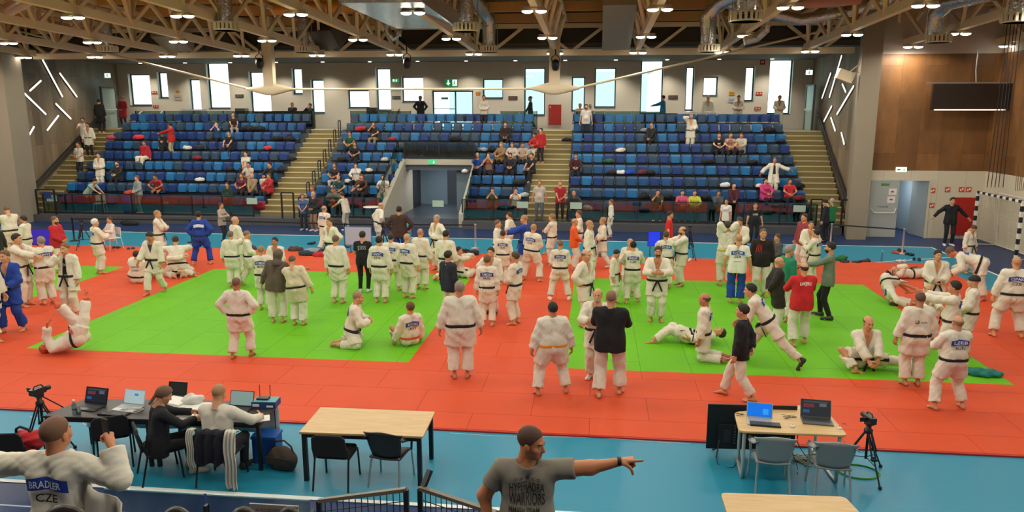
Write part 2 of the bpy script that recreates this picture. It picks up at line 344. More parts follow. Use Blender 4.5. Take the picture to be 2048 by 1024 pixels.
# ceiling of the recess and roof
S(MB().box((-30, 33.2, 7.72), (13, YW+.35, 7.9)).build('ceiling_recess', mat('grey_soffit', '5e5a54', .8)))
S(MB().box((-30, 33.2, 7.9), (13, 33.3, 10.6)).build('ceiling_void_shade_panel', mat('dark_void', '3a3630', .9)))  # dark colour stands in for the unlit void above the stand
def roofz(Y): return 10.12-.037*Y
S(MB().add([(-42,-8,roofz(-8)+.22),(22,-8,roofz(-8)+.22),(22,34,roofz(34)+.22),(-42,34,roofz(34)+.22)], [(0,1,2,3)]).build('ceiling', mat('brown_roof_deck', 'a37c50', .8, noise=.1, nscale=2)))
pn = 0
for Y in (32.7, 29.9, 27.1, 24.4, 21.7, 19, 16, 13):
    pn += 1; z = roofz(Y)-.03; S(MB().box((-42, Y-.1, z-.18), (20, Y+.1, z+.18)).build('ceiling_purlin_%d' % pn, mat('purlin', 'c79c68', .6)))
# exterior beyond the windows
M_ext = mat('pale_snowy_hill', 'd8dcd0', .9, noise=.2, nscale=.3)
S(MB().box((-90, 46, 1.0), (80, 130, 1.2)).build('exterior_ground', mat('pale_ground', 'c9cbc4', .9)))
eb = MB(); eb.box((-12, 62, 1.2), (4, 72, 8)); eb.prism([(62, 8), (72, 8), (67, 10)], -12.5, 4.5, 0, Matrix(((0,0,1,0),(1,0,0,0),(0,1,0,0),(0,0,0,1))))
S(eb.build('exterior_building', mat('pale_house', 'c9d4d8', .8)))
# ---------------------------------------------------------------- the stand
ROWS = 9
def YB(k): return 33.4+.8*k
def ZR(k): return .33+.465*k
M_tier = mat('tier_concrete', '4c5560', .7, noise=.08); M_stair = mat('yellowish_stair', '83744a', .6, noise=.05); M_plinth = mat('plinth_grey', '4a4c50', .6)
TUN = (-9.35, -5.9)
def tiers(name, x0, x1, k0=0, holes=None):
    mb = MB()
    for k in range(k0, ROWS):
        y0 = YB(k)-.75; y1 = YB(k)+.05 if k < ROWS-1 else YB(k)+.08; z1 = ZR(k)
        segs = [(x0, x1)]
        if holes and k < 5: segs = [(x0, TUN[0]-.1), (TUN[1]+.1, x1)]
        for a, b in segs:
            mb.box((a, y0, z1-.5 if k else 0), (b, y1, z1))
    return S(mb.build(name, M_tier))
LX = (-25.75, -15.2); MX = (-13.35, -2.95); RX = (-1.2, 9.3)
tiers('floor_tier_left', *LX); tiers('floor_tier_middle', *MX, holes=True); tiers('floor_tier_right', *RX)
S(MB().box((-28.4, YB(8)+.08, TOPZ-.4), (11.5, YW, TOPZ)).build('floor_upper_walkway', mat('walkway_floor', '8b8678', .6)))
S(MB().box((-25.9, 31.9, 0), (TUN[0]-.2, YB(0)-.75, .33)).box((TUN[1]+.2, 31.9, 0), (10.2, YB(0)-.75, .33)).build('floor_stand_plinth', M_plinth))
S(MB().box((TUN[0]-.2, 31.9, 0), (TUN[1]+.2, 40, .05)).build('floor_tunnel', mat('tunnel_floor', '3b4450', .35)))
def stair(name, xa0, xa1, xb0, xb1, n=17):
    """flight from Y 32.3 (z .33) up to the walkway; a = bottom edges, b = top edges"""
    mb = MB(); y0 = 32.65; tread = (YB(8)+.08-y0)/n; rise = (TOPZ-.33)/n
    for i in range(n):
        t = i/n; xl = xa0+(xb0-xa0)*t; xr = xa1+(xb1-xa1)*t; ya = y0+i*tread; z = .33+rise*(i+1)
        mb.box((xl, ya, z-.6), (xr, y0+n*tread if i == n-1 else ya+tread*2.2, z)); mb.box((xl, ya-.025, z-.04), (xr, ya+.03, z+.003), 1)
    return S(mb.build(name, [M_stair, mat('pale_nosing', 'cbbf92', .5)]))
stair('floor_stair_1', -27.0, -25.75, -28.1, -25.75); stair('floor_stair_2', -15.2, -13.35, -15.2, -13.35)
stair('floor_stair_3', -2.95, -1.2, -2.95, -1.2); stair('floor_stair_4', 9.3, 10.55, 9.3, 11.3)
# solid edges beside the stairs, under the stand
S(MB().box((-27, 32.65, 0), (10.6, 32.7, .33)).build('floor_stand_step', M_tier))
# tunnel
tm = mat('tunnel_wall', 'b1ab9c', .7); T0, T1 = TUN
tb = MB()
for X, s in ((T0, -1), (T1, 1)):
    pts = [(32.2, 0), (40, 0), (40, 2.7), (36.6, 2.7), (32.2, .62)]
    xx = X if s > 0 else X-.2
    tb.prism(pts, xx, xx+.2, 0, Matrix(((0,0,1,0),(1,0,0,0),(0,1,0,0),(0,0,0,1))))
tb.box((T0, 36.5, 2.42), (T1, 36.66, 2.7)); tb.box((T0, 36.66, 2.5), (T1, 40, 2.6))
S(tb.build('wall_tunnel', tm)); S(MB().box((T0, 39.9, 0), (T1, 40, 2.7)).box((T1-1.0, 37.3, 0), (T1-.9, 39.9, 2.55)).box((T1-1.0, 37.2, 0), (T1, 37.3, 2.55)).build('wall_tunnel_back', mat('tunnel_blue', '6c7f8c', .6)))
S(MB().box((T0+.01, 38.0, 0), (T0+.05, 39.6, 2.2)).build('door_5', mat('black_open_door', '26272a', .4))); S(MB().box((T0+1.45, 39.86, 0), (T0+2.4, 39.9, 2.2)).build('door_6', mat('blue_grey_door', '39434c', .4)))
print('hall built')

for nm_, lx, ly, lz, pw_ in (('tunnel_light', (T0+T1)/2-.3, 38.0, 2.4, 45), ('corridor_light', 12.4, RY+1.6, 2.5, 32)):
    l_ = bpy.data.lights.new(nm_, 'AREA'); l_.size = .6; l_.energy = pw_; l_.color = (.95, .97, 1); lo_ = bpy.data.objects.new(nm_, l_); col.objects.link(lo_); lo_.location = (lx, ly, lz)
    S(MB().box((lx-.3, ly-.3, lz+.01), (lx+.3, ly+.3, lz+.05)).build('ceiling_panel_light', mat('panel_light', 'f0f4f4', .4, emit=4)))
# ================================================================ ROOF STRUCTURE
ORD = ['first','second','third','fourth','fifth','sixth','seventh','eighth','ninth','tenth','eleventh','twelfth','thirteenth','fourteenth','fifteenth','sixteenth','seventeenth','eighteenth','nineteenth','twentieth',
       'twenty-first','twenty-second','twenty-third','twenty-fourth','twenty-fifth','twenty-sixth']
def zb(Y): return 8.84-.037*Y        # underside chord of the long trusses
TX = [-1.75+3.41*k for k in range(-8, 6)]
Y0T, Y1T = 3.0, 32.9; BAY = 2.72
def truss():
    t = empty('roof_truss')
    mb = MB(); mb.bar((0, Y0T, zb(Y0T)), (0, Y1T, zb(Y1T)), .2, .26); mb.build('bottom_chord', M_cream, t)
    hh = 1.15; ww = .42
    for s in (-1, 1): MB().bar((s*ww, Y0T, zb(Y0T)+hh), (s*ww, Y1T, zb(Y1T)+hh), .12, .14).build('top_chord', M_cream, t)
    y = Y1T-.4
    while y-BAY/2 > 12:
        for s in (-1, 1):
            for e in (-1, 1):
                if y+e*BAY/2*.82 < Y1T+.6:
                    yy = min(y+e*BAY/2*.82, Y1T-.05); MB().bar((s*.04, y+e*.06, zb(y)), (s*ww, yy, zb(yy)+hh), .11, .11).build('diagonal', M_cream, t)
        MB().bar((0, y, zb(y)), (0, y, zb(y)+hh), .07, .07).build('vertical', M_cream, t)
        MB().bar((-ww, y, zb(y)+hh), (ww, y, zb(y)+hh), .07, .07).build('cross_strut', M_cream, t)
        y -= BAY
    return t
tr0 = truss()
for i, X in enumerate(TX):
    o = tr0 if i == 0 else copy_tree(tr0)
    o.location = (X, 0, 0)
    tag(o, 'cream lattice roof truss running to the stand, %s from the left wall' % ORD[i], 'roof truss', 'lattice trusses under the roof')
# transverse truss at the edge of the stand with king posts and tension cable
bt = empty('transverse_truss', (0, 33, 0), label='cream transverse truss above the front of the stand with tapered nodes on a cable', cat='roof truss')
MB().box((-25.7, -.14, 7.37), (10.4, .14, 7.62)).build('bottom_chord', M_cream, bt); MB().box((-25.7, -.1, 8.5), (10.4, .1, 8.68)).build('top_chord', M_cream, bt)
x = -25.0
while x < 10:
    for e in (-1, 1): MB().bar((x+e*.12, 0, 7.6), (x+e*1.35, 0, 8.52), .12, .12).build('diagonal', M_cream, bt)
    x += 3.41
# king posts
KX = (-14.1, -1.75)
for X in KX:
    MB().box((X-.22, -1.12, 6.1), (X+.22, -.8, 9.0)).build('king_post', M_cream, bt)
    mb = MB(); pr = [(-1.05, .04), (-.75, .12), (-.45, .2), (-.15, .27), (.15, .27), (.45, .2), (.75, .12), (1.05, .04)]
    rings = []
    for (dx, r) in pr: rings.append([(X+dx, -.96+.18*math.cos(a), 5.98+(r*1.0)*math.sin(a)) for a in [2*math.pi*k/10 for k in range(10)]])
    mb.add([p for r_ in rings for p in r_], [(i*10+k, i*10+(k+1) % 10, (i+1)*10+(k+1) % 10, (i+1)*10+k) for i in range(7) for k in range(10)], 0, True)
    mb.build('node', M_cream, bt)
def zc(px, py, Y=32.04): p = Yp(px, py, Y); return (p[0], Y-33, p[2])
cb = MB(); cb.tube([zc(-90, 30), zc(235, 112), (KX[0]-.9, -.96, 5.98), (KX[0], -.96, 5.98), (KX[1], -.96, 5.96), (KX[1]+.9, -.96, 5.98), zc(1740, 40)], .045); cb.build('tension_cable', M_cream, bt)
# speakers hung under the truss ends
def hung_speaker(px, py, Y, lb, big=1):
    p = Yp(px, py, Y); o = empty('hanging_speaker', p, label=lb, cat='loudspeaker', group='loudspeakers hung from the roof')
    MB().lathe([(0, -.3), (.12, -.28), (.17, -.1), (.15, .05), (.06, .12), (0, .13)], n=14).build('housing', M_black, o)
    MB().tube([(-.14, 0, -.05), (-.16, 0, .2), (0, 0, .32), (.16, 0, .2), (.14, 0, -.05)], .02).tube([(0, 0, .3), (0, 0, .9)], .025).build('bracket', M_black, o)
    MB().lathe([(0, -.33), (.09, -.31), (.1, -.28)], n=12).build('grille', mat('speaker_grille', '4a1f22', .5), o)
hung_speaker(519, 122, 31.8, 'black loudspeaker hung beside the left king post')
hung_speaker(814, 122, 31.8, 'black loudspeaker hung from the truss between the two king posts')
hung_speaker(1111, 125, 31.7, 'black loudspeaker hung in front of the right king post')
# lamps
M_lens = mat('lamp_lens', 'fff8e6', .3, emit=14)
LY = [32.2, 27.2, 21.5, 15.5, 9.5, 4.0]
ROWN = ['nearest the stand', 'second from the stand', 'third from the stand', 'fourth from the stand', 'fifth from the stand', 'sixth from the stand']
def lampfix():
    o = empty('ceiling_lamp')
    MB().box((-.3, -.05, -.06), (.3, .05, 0)).box((-.03, -.03, 0), (.03, .03, .1)).build('mounting_bar', M_cream, o)
    for s in (-1, 1):
        h = MB().lathe([(.03, .0), (.13, -.02), (.16, -.06), (.16, -.09)], (s*.19, 0, -.03), 16).build('lamp_head', mat('lamp_housing', 'cfcabb', .4), o)
        MB().lathe([(.155, -.09), (.14, -.12), (.08, -.145), (0, -.15)], (s*.19, 0, -.03), 16).build('lens', M_lens, h)
    return o
lf0 = lampfix(); ld = bpy.data.lights.new('ceiling_lamp_light', 'SPOT'); ld.spot_size = R(176); ld.spot_blend = .25; ld.shadow_soft_size = .18; ld.energy = LAMP_W; ld.color = (1, .93, .80)
first = True
for j, Y in enumerate(LY):
    for i, X in enumerate(TX[:13] if 0 else TX):
        if j == 0 and X < -27: continue
        o = lf0 if first else copy_tree(lf0); first = False
        if j == 0 and X > 11: Y = 30.9
        o.location = (X, Y, zb(Y)-.12)
        tag(o, 'lamp pair on the %s truss from the left, %s' % (ORD[i], ROWN[j]), 'ceiling lamp', 'paired lamps under the roof trusses')
        if (j == 0 and X < -25) or X > 15: continue
        l = bpy.data.objects.new('ceiling_lamp_light', ld); col.objects.link(l); l.parent = o; l.location = (0, 0, -.22)
# small downlights under the soffit of the stand
dl_l = bpy.data.lights.new('soffit_light', 'SPOT'); dl_l.energy = 260; dl_l.spot_size = R(115); dl_l.spot_blend = .9; dl_l.color = (1, .9, .72); dl_l.shadow_soft_size = .1
k = 0
for X in np.arange(-26.2, 11, 2.72):
    for Y, e in ((42.0, 1), (37.5, 0)):
        k += 1; o = MB().lathe([(.1, 0), (.1, -.03), (.075, -.035), (0, -.02)], n=12).build('downlight', mat('downlight', 'f4ead2', .3, emit=3))
        o.location = (X, Y, 7.72)
        tag(o, 'small round soffit downlight %s, %s from the left' % ('along the back wall' if e else 'over the middle rows', ORD[int((X+26.2)/2.72+.01)]), 'downlight', 'soffit downlights')
        l = bpy.data.objects.new('soffit_light', dl_l); col.objects.link(l); l.location = (0, 0, -.1); l.parent = o
# ducts with ring diffusers
def diffuser(px, py, Y, r, lb, h=1.6):
    p = Yp(px, py, Y); o = empty('air_diffuser', p, label=lb, cat='air diffuser', group='round air diffusers hanging between the trusses')
    MB().lathe([(r*.62, .16), (r*.62, h), ], n=20).lathe([(r*.66, h*.3), (r*.66, h*.3+.03)], n=20).lathe([(r*.66, h*.6), (r*.66, h*.6+.03)], n=20).build('duct', mat('foil_duct', 'cfd0ce', .22, .95, bump=1.0, bscale=14), o)
    mb = MB()
    for z in (0, .22): mb.lathe([(r*.94, z-.025), (r, z-.025), (r, z+.025), (r*.94, z+.025), (r*.94, z-.025)], n=28)
    for k in range(18):
        a = 2*math.pi*k/18; mb.bar((r*.97*math.cos(a), r*.97*math.sin(a), 0), (r*.97*math.cos(a), r*.97*math.sin(a), .22), .07, .07)
    mb.build('ring_grille', mat('diffuser_cream', 'ddd3b8', .5), o)
    MB().lathe([(0, -.02), (r*.9, -.02), (r*.9, .01), (r*.5, .19), (.0, .2)], n=24).build('cone', mat('diffuser_inside', '5a5346', .6), o)
    for k in range(3): a = R(120*k+20); MB().tube([(r*math.cos(a), r*math.sin(a), .1), (r*math.cos(a), r*math.sin(a), h)], .012).build('hanger_rod', M_steel, o)
for a in ((453, 60, 23.5, .37, 'ring air diffuser on a foil duct, upper left between the third and fourth trusses'),
          (932, 62, 23.5, .37, 'ring air diffuser on a vertical foil duct left of the bent silver pipe'),
          (1491, 42, 21, .41, 'largest ring air diffuser at the top right on a shiny duct'),
          (216, 104, 29.3, .36, 'ring air diffuser at far left above the grey panelled wall'),
          (608, 104, 30.5, .34, 'ring air diffuser above the left flight of stairs'),
          (978, 104, 30.5, .34, 'ring air diffuser under the bent silver pipe in the centre'),
          (1418, 103, 28.5, .36, 'ring air diffuser right of the tension cable node'),
          (1877, 84, 27, .36, 'ring air diffuser against the pale upper wall at right'),
          (2034, 44, 22.5, .38, 'ring air diffuser cut off at the top right corner')): diffuser(*a)
def foilpipe(name, pts, r, lb, m=M_foil):
    V = [Vector(Yp(*p)) for p in pts]; o = MB().tube(V, r, 18).build(name, m); return tag(o, lb, 'duct', 'silver air ducts under the roof')
foilpipe('air_duct', [(978, 96, 30.5), (978, 40, 30.5), (960, 10, 29.5), (925, -30, 28)], .26, 'bent silver flexible duct above the centre diffuser')
foilpipe('air_duct', [(1418, 95, 28.5), (1412, 35, 28.5), (1440, 5, 28), (1500, -25, 27)], .25, 'bent silver duct above the diffuser right of the cable node')
foilpipe('air_duct', [(790, 78, 29), (778, 66, 29), (772, 48, 29), (785, 36, 29), (800, 50, 29), (796, 72, 29)], .13, 'small kinked silver duct between the left trusses')
foilpipe('air_duct', [(1488, 82, 27), (1512, 76, 27), (1530, 60, 27), (1532, 30, 27)], .16, 'silver elbow duct beside the largest diffuser')
foilpipe('air_duct', [(1870, 70, 27), (1872, 30, 27), (1900, 4, 26), (1990, -15, 24)], .24, 'silver duct above the diffuser at the pale upper wall')
foilpipe('air_duct', [(1440, 2, 28), (1600, 40, 28.5), (1700, 22, 28.5), (1790, -8, 27.5)], .2, 'long crumpled silver duct running between the trusses at right')
def rect_duct(pa, pb_, w_, h_, lb, m):
    a = Vector(Yp(*pa)); b = Vector(Yp(*pb_)); return tag(MB().bar(a, b, w_, h_).build('rectangular_duct', m), lb, 'duct', 'rectangular ducts under the roof')
rect_duct((1232, 92, 32.6), (1240, 0, 27), 1.15, .35, 'wide rectangular metal duct dropping towards the right king post', M_galv)
rect_duct((855, 42, 27), (760, -15, 20), 2.2, .5, 'wide crumpled foil duct above the left trusses', M_foil)
rect_duct((660, 88, 32.5), (640, 52, 32), 1.7, .8, 'dark boxed duct above the left stairs', mat('dark_galvanised', '6b675f', .5, .5))
rect_duct((362, 88, 32.3), (330, 58, 31), 1.2, .7, 'boxed metal duct left of the left king post', M_galv)
for a, b, lb, c in (((550, 18, 26), (800, 8, 26), 'foil duct with painted orange reflection under the roof, left of centre', 'd8914a'), ((20, 18, 22), (60, -6, 20), 'foil duct with painted pink reflection in the top left corner', 'c99c98'),
                    ((1560, 8, 26), (1720, -4, 26), 'foil duct with painted pink and blue reflection under the roof at right', 'c58a78')):
    V = [Vector(Yp(*a)), Vector(Yp(*b))]; tag(MB().tube(V, .2, 14).build('reflection_tinted_duct', mat('reflection_tinted_duct_'+c, c, .35, .2)), lb, 'pipe', 'foil ducts with painted reflections under the roof')  # orange and pink tints paint the reflections on shiny foil ducts
# ================================================================ SLANTED LIGHT BARS on the side walls
M_bar = mat('light_bar', 'fff4e4', .4, emit=3.2)
wlx = lambda Y: -26.75+(-28.35+26.75)*(Y-32)/(YW-32)+.04
wrx = lambda Y: 10.75+(11.55-10.75)*(Y-32)/(YW-32)-.04
def bar_on(wallx, n, pa, pb_, lb):
    P = []
    for (px, py) in (pa, pb_):
        Y = 37.0
        for _ in range(30): d = ray(px, py); Xw = wallx(Y); Y = d[1]/d[0]*Xw if abs(d[0]) > 1e-6 else Y
        p = _C+d*(Xw/d[0]); P.append(Vector((wallx(p[1]), p[1], p[2])))
    nx = 1 if n > 0 else -1
    o = empty('light_bar', P[0], label=lb, cat='light bar', group='slanted light bars on the panelled walls')
    q = P[1]-P[0]; up = Vector((1, 0, 0))
    MB().bar((0, 0, 0), q, .08, .05, up=up).build('channel', M_steel, o); e = q.normalized()*.01
    MB().bar(e+Vector((nx*.03, 0, 0)), q-e+Vector((nx*.03, 0, 0)), .07, .03, up=up).build('diffuser', M_bar, o)
for a, b, lb in (((80, 112), (124, 194), 'longest steep light bar, top centre of the left wall'), ((118, 146), (153, 194), 'steep light bar right of the longest one on the left wall'),
                 ((22, 162), (91, 229), 'long slanting light bar at the left of the left wall'), ((58, 182), (81, 161), 'short light bar tilting right, between the two long ones on the left wall'),
                 ((110, 207), (141, 238), 'light bar falling to the right below the steep ones on the left wall'), ((93, 261), (116, 231), 'light bar rising to the right, low on the left wall'),
                 ((55, 274), (67, 253), 'shortest light bar, lowest on the left wall')): bar_on(wlx, 1, a, b, lb)
for a, b, lb in (((1685, 111), (1660, 195), 'longest light bar on the right wall, behind the floodlight'), ((1663, 146), (1645, 197), 'light bar left of the longest one on the right wall'),
                 ((1709, 172), (1675, 229), 'long light bar slanting down to the left by the right pillar'), ((1665, 212), (1649, 243), 'light bar low on the left of the right wall'),
                 ((1663, 235), (1672, 262), 'lower light bar tilting right on the right wall'), ((1684, 265), (1690, 289), 'lowest short light bar on the right wall'),
                 ((1686, 168), (1693, 184), 'tiny light bar just under the floodlight on the right wall')): bar_on(wrx, -1, a, b, lb)
p = Yp(1690, 152, 31.6); o = empty('floodlight', p, label='cream box shaped floodlight on stays beside the right pillar', cat='floodlight')
MB().box((-.32, -.18, -.2), (.3, .18, .2), T=Matrix.Rotation(R(20), 4, 'Y')).build('housing', M_cream, o); MB().tube([(.1, 0, .1), (.62, .2, .5)], .02).tube([(.1, 0, .1), (.62, .2, .15)], .02).build('stay', M_cream, o)
# ================================================================ SIGNS on the back wall
def wall_sign(px, py, w_, h_, c, name, lb, Y=YW, txt=None, tc='ffffff', emit=0, cat='sign', grp='small signs on the back wall', d=.03, ins=None):
    p = Yp(px, py, Y); o = empty(name, (p[0], Y-.005, p[2]), label=lb, cat=cat, group=grp)
    MB().box((-w_/2, -d, -h_/2), (w_/2, 0, h_/2)).build('panel', mat('sign_'+c, c, .5, emit=emit), o)
    if txt: lettering('lettering', txt, h_*.6, (0, -d-.004, 0), mat('lettering_'+tc, tc, .5, emit=emit), o, width=w_*.8)
    if ins:
        mb = MB()
        for (a, b, c_, d_) in ins: mb.box((a*w_, -d-.006, b*h_), (c_*w_, -d, d_*h_))
        mb.build('pictogram', mat('lettering_'+tc, tc, .5, emit=emit), o)
    return o
def running_man(o, w_, h_, m, dx=0, d=.035):
    mb = MB(); s = h_
    mb.lathe([(0, -.0), (.09*s, 0), (.09*s, .01), (0, .01)], n=10)
    vs = [Matrix.Translation((dx+.05*s, -d, .3*s)) @ Matrix.Rotation(R(90), 4, 'X') @ Vector(v) for v in mb.v]; mb.v = [tuple(v) for v in vs]
    for a, b in (((0, .2), (-.05, -.08)), ((-.05, -.08), (.1, -.2)), ((.1, -.2), (.05, -.4)), ((-.05, -.08), (-.15, -.25)), ((-.15, -.25), (-.32, -.28)), ((0, .17), (.17, .05)), ((0, .17), (-.18, .08))):
        mb.bar((dx+a[0]*s, -d, a[1]*s), (dx+b[0]*s, -d, b[1]*s), .01, .09*s, up=(0, 0, 1)) if abs(a[0]-b[0]) > abs(a[1]-b[1]) else mb.box((dx+min(a[0], b[0])*s-.04*s, -d-.005, min(a[1], b[1])*s), (dx+max(a[0], b[0])*s+.04*s, -d+.005, max(a[1], b[1])*s))
    return mb.build('running_man', m, o)
M_sgw = mat('sign_white_glow', 'e8fff2', .5, emit=1.2)
p_ = wall_sign(903, 165.5, .72, .42, '0b8f4e', 'exit_sign', 'large green exit sign with a running figure above the glass entrance', emit=.5, cat='exit sign')
MB().box((.06, -.036, -.17), (.32, -.03, .17)).build('door_pictogram', M_sgw, p_); running_man(p_, .3, .34, mat('sign_0b8f4e', '0b8f4e', .5, emit=.5), .18, .04)
MB().box((-.21, -.036, -.02), (-.15, -.03, .15)).add([(-.3, -.036, -.01), (-.06, -.036, -.01), (-.18, -.036, -.15)], [(0, 2, 1)]).build('arrow', M_sgw, p_)
o = wall_sign(791, 161, .36, .18, '1fae6c', 'exit_sign', 'small green exit sign between two windows left of the entrance', emit=.8, cat='exit sign'); running_man(o, .3, .16, M_sgw, .06); MB().box((-.15, -.036, -.06), (-.05, -.03, .06)).build('arrow', M_sgw, o)
p = Yp(865, 334, 36.5); o = empty('exit_sign', (p[0], 36.5, 2.56), label='lit green exit sign over the tunnel under the seats', cat='exit sign')
MB().box((-.2, -.04, -.09), (.2, 0, .09)).build('panel', mat('sign_1fae6c', '1fae6c', .5, emit=.9), o); running_man(o, .3, .16, M_sgw, .08, .05)
p = Yp(1802, 339, RY); o = empty('exit_sign', (p[0], RY, p[2]), label='lit green and white exit sign at the foot of the brown wood wall', cat='exit sign')
MB().box((-.2, -.05, -.09), (.2, 0, .09)).build('panel', M_sgw, o); running_man(o, .3, .15, mat('sign_0b8f4e', '0b8f4e', .5, emit=.5), .1, .055); MB().box((-.16, -.056, -.03), (-.04, -.05, .03)).build('arrow', mat('sign_0b8f4e', '0b8f4e', .5, emit=.5), o)
for X, Y, rz, lb in ((-27.15, 40.3, 0, 'small lit exit sign above the far left upper door'), (10.75, 40.7, 0, 'small lit exit sign above the far right upper door')):
    o = empty('exit_sign', (X, Y, 6.95), rz, label=lb, cat='exit sign'); MB().box((-.16, -.03, -.12), (.16, .03, .12)).build('panel', M_sgw, o)
    MB().box((-.02, -.03, .12), (.02, .03, .2)).build('bracket', M_steel, o); running_man(o, .2, .2, mat('sign_0b8f4e', '0b8f4e', .5, emit=.5), 0, .035)
wall_sign(479, 192, .5, .18, '33322f', 'direction_sign', 'dark direction sign left of the left king post', txt='SZEKTOR', tc='9b9a95')
wall_sign(793, 195, .48, .17, '45433f', 'direction_sign', 'dark direction sign between windows left of the entrance', txt='B C', tc='9b9a95')
wall_sign(1026, 196, .52, .2, '45302c', 'direction_sign', 'dark brown sign left of the tall window with the walker', txt='KIJARAT', tc='8b6c66')
wall_sign(1346, 194.5, .52, .2, '45302c', 'direction_sign', 'dark brown sign right of the large bright window', txt='KIJARAT', tc='8b6c66')
wall_sign(956, 187, .24, .15, 'c98a1e', 'warning_sign', 'small orange sign right of the glass entrance', txt='O O', tc='7a3d10')
wall_sign(356, 183, .22, .13, 'd9a514', 'warning_sign', 'yellow sign on the left part of the back wall', txt='OOO', tc='5b4410')
wall_sign(356, 195, .46, .3, 'b8b1a4', 'framed_notice', 'pale framed notice under the yellow sign at left', ins=[(-.35, -.1, .35, .1)], tc='8b867c')
wall_sign(1463, 187, .28, .18, 'd9a514', 'warning_sign', 'yellow sign on the right part of the back wall', txt='OO', tc='5b4410')
wall_sign(1463, 200, .4, .25, 'b9bec4', 'framed_notice', 'pale notice under the yellow sign at right', ins=[(-.3, -.1, .3, .1)], tc='6f7f9b')
for px, py, lb in ((309, 185, 'pair of small red fire signs beside the narrow window at left'), (312, 213, 'pair of low red fire signs beside the white board'), (1518, 187, 'pair of red fire signs left of the right end window'), (1515, 217, 'low red strip sign beside the right end window')):
    wall_sign(px, py, .34, .16, 'b53a26', 'fire_sign', lb, tc='e9c9bd', ins=[(-.35, -.25, -.12, .25), (.12, -.25, .35, .25)])
wall_sign(1525, 124, .26, .28, 'a31d14', 'alarm_box', 'red alarm box high on the wall near the right end window', tc='e7dcd8', ins=[(-.25, -.2, .25, .2)], cat='alarm')
wall_sign(301, 128, .3, .1, '7b1f18', 'alarm_box', 'red alarm strip high on the wall near the left end window', tc='8b2f28', ins=[(-.25, -.2, .25, .2)], cat='alarm')
o = wall_sign(1110, 229.5, .7, 1.12, 'a31a10', 'fire_cabinet', 'tall red fire hose cabinet on the back wall above the stairs', d=.08, tc='d8c6c0', ins=[(-.42, .34, -.34, .42)], cat='cabinet')
wall_sign(1925, 432, .8, 1.5, 'a81d12', 'fire_cabinet', 'red fire cabinet on the cream wall behind the man in black', Y=RY-.03, d=.1, cat='cabinet')
for px, py, lb in ((1865, 381, 'red exit pictogram sign on the cream wall beside the grey door'), (1895, 379, 'red fire sign with a ring on the cream wall'), (1923, 379, 'red flame sign on the cream wall'), (1937, 379, 'red hose sign on the cream wall near the corner'), (1863, 411, 'small red alarm button on the cream wall')):
    wall_sign(px, py, .2, .2, 'c24a30', 'fire_sign', lb, Y=RY-.03, d=.015, tc='f2dcc8', ins=[(-.3, -.3, -.05, .1), (.05, -.1, .3, .3)], grp='fire signs on the cream wall')
# black scoreboard / projection screen on the wood wall
a = Yp(1868, 168, 30.6); b = Yp(2024, 220, 30.6)
o = empty('scoreboard', (a[0], 30.6, b[2]), label='black scoreboard panel hanging on the brown wood wall', cat='scoreboard'); W_ = b[0]-a[0]; H_ = a[2]-b[2]
MB().box((0, 0, 0), (W_, .15, H_)).build('panel', mat('scoreboard_black', '2a211b', .4), o); MB().box((.1, -.03, -.02), (W_-.25, .03, .03)).build('light_strip', mat('strip_light', 'e8d7c4', .4, emit=1.0), o)
MB().box((-.25, -.02, H_+.02), (W_, .04, H_+.06)).tube([(W_*.52, 0, H_+.05), (W_*.5, 0, H_+.5), (W_*.5, 0, 2.2)], .03).build('cable_pole', M_steel, o)
# curtain ropes at right and goal
for i, px in enumerate((2013, 2020, 2027, 2033, 2041)):
    a = Yp(px, 60, 28.5); tag(MB().tube([(a[0], 28.5, roofz(28.5)+.25), (a[0]+.02, 28.5, 5), (a[0]+.02*i, 28.5, 2.4)], .013, 6).build('hanging_rope', M_black), 'black rope of the raised divider net, %s of five from the left' % ORD[i], 'rope', 'black ropes hanging by the goal')
nt_ = empty('divider_net', (14.1, 27.4, 0), label='bundled brown divider net hanging behind the goal at the right edge', cat='net')
mb = MB()
for i in range(11): x0 = .1*i; mb.tube([(x0, .1*math.sin(i), 7.7), (x0*.9+.1, .1*math.cos(i*2), 5), (x0*.7+.2, .1*math.sin(i*3), 3.4), (x0*.6+.25, 0, 2.4)], .01, 4)
mb.build('net_strand', mat('brown_net', '7a5a30', .8), nt_)
gl = empty('handball_goal', (14.55, 30.3, 0), label='black and white striped handball goal with a white net at the right wall', cat='goal')
def striped(mb, a, b, n, w_=.09):
    a = Vector(a); b = Vector(b)
    for i in range(n): mb.bar(a+(b-a)*i/n, a+(b-a)*(i+1)/n, w_, w_, mi=i % 2)
M_gb = mat('goal_black', '1b1b1d', .5); M_gw = mat('goal_white', 'e6e2d8', .5)
m1 = MB(); striped(m1, (0, 0, 0), (0, 0, 2.08), 11); m1.build('post', [M_gw, M_gb], gl); m1 = MB(); striped(m1, (0, 0, 2.04), (0, -3.08, 2.04), 15); m1.build('crossbar', [M_gb, M_gw], gl)
m1 = MB(); striped(m1, (0, -3.08, 0), (0, -3.08, 2.08), 11); m1.build('post', [M_gw, M_gb], gl)
MB().tube([(0, 0, 2.04), (.75, -.05, 2.0), (.85, -.05, .03), (0, -.0, .03)], .02).tube([(.85, -.05, .03), (.85, -3.0, .03), (0, -3.08, .03)], .02).tube([(.75, -.05, 2.0), (.75, -3.0, 2.0)], .02).build('net_frame', M_gw, gl)
nm = MB()
for i in range(26):
    y = -.05-i*.12; nm.tube([(.0, y, 2.02), (.35, y, 1.9), (.62, y, 1.1), (.8, y, .03)], .007, 4, cap=False)
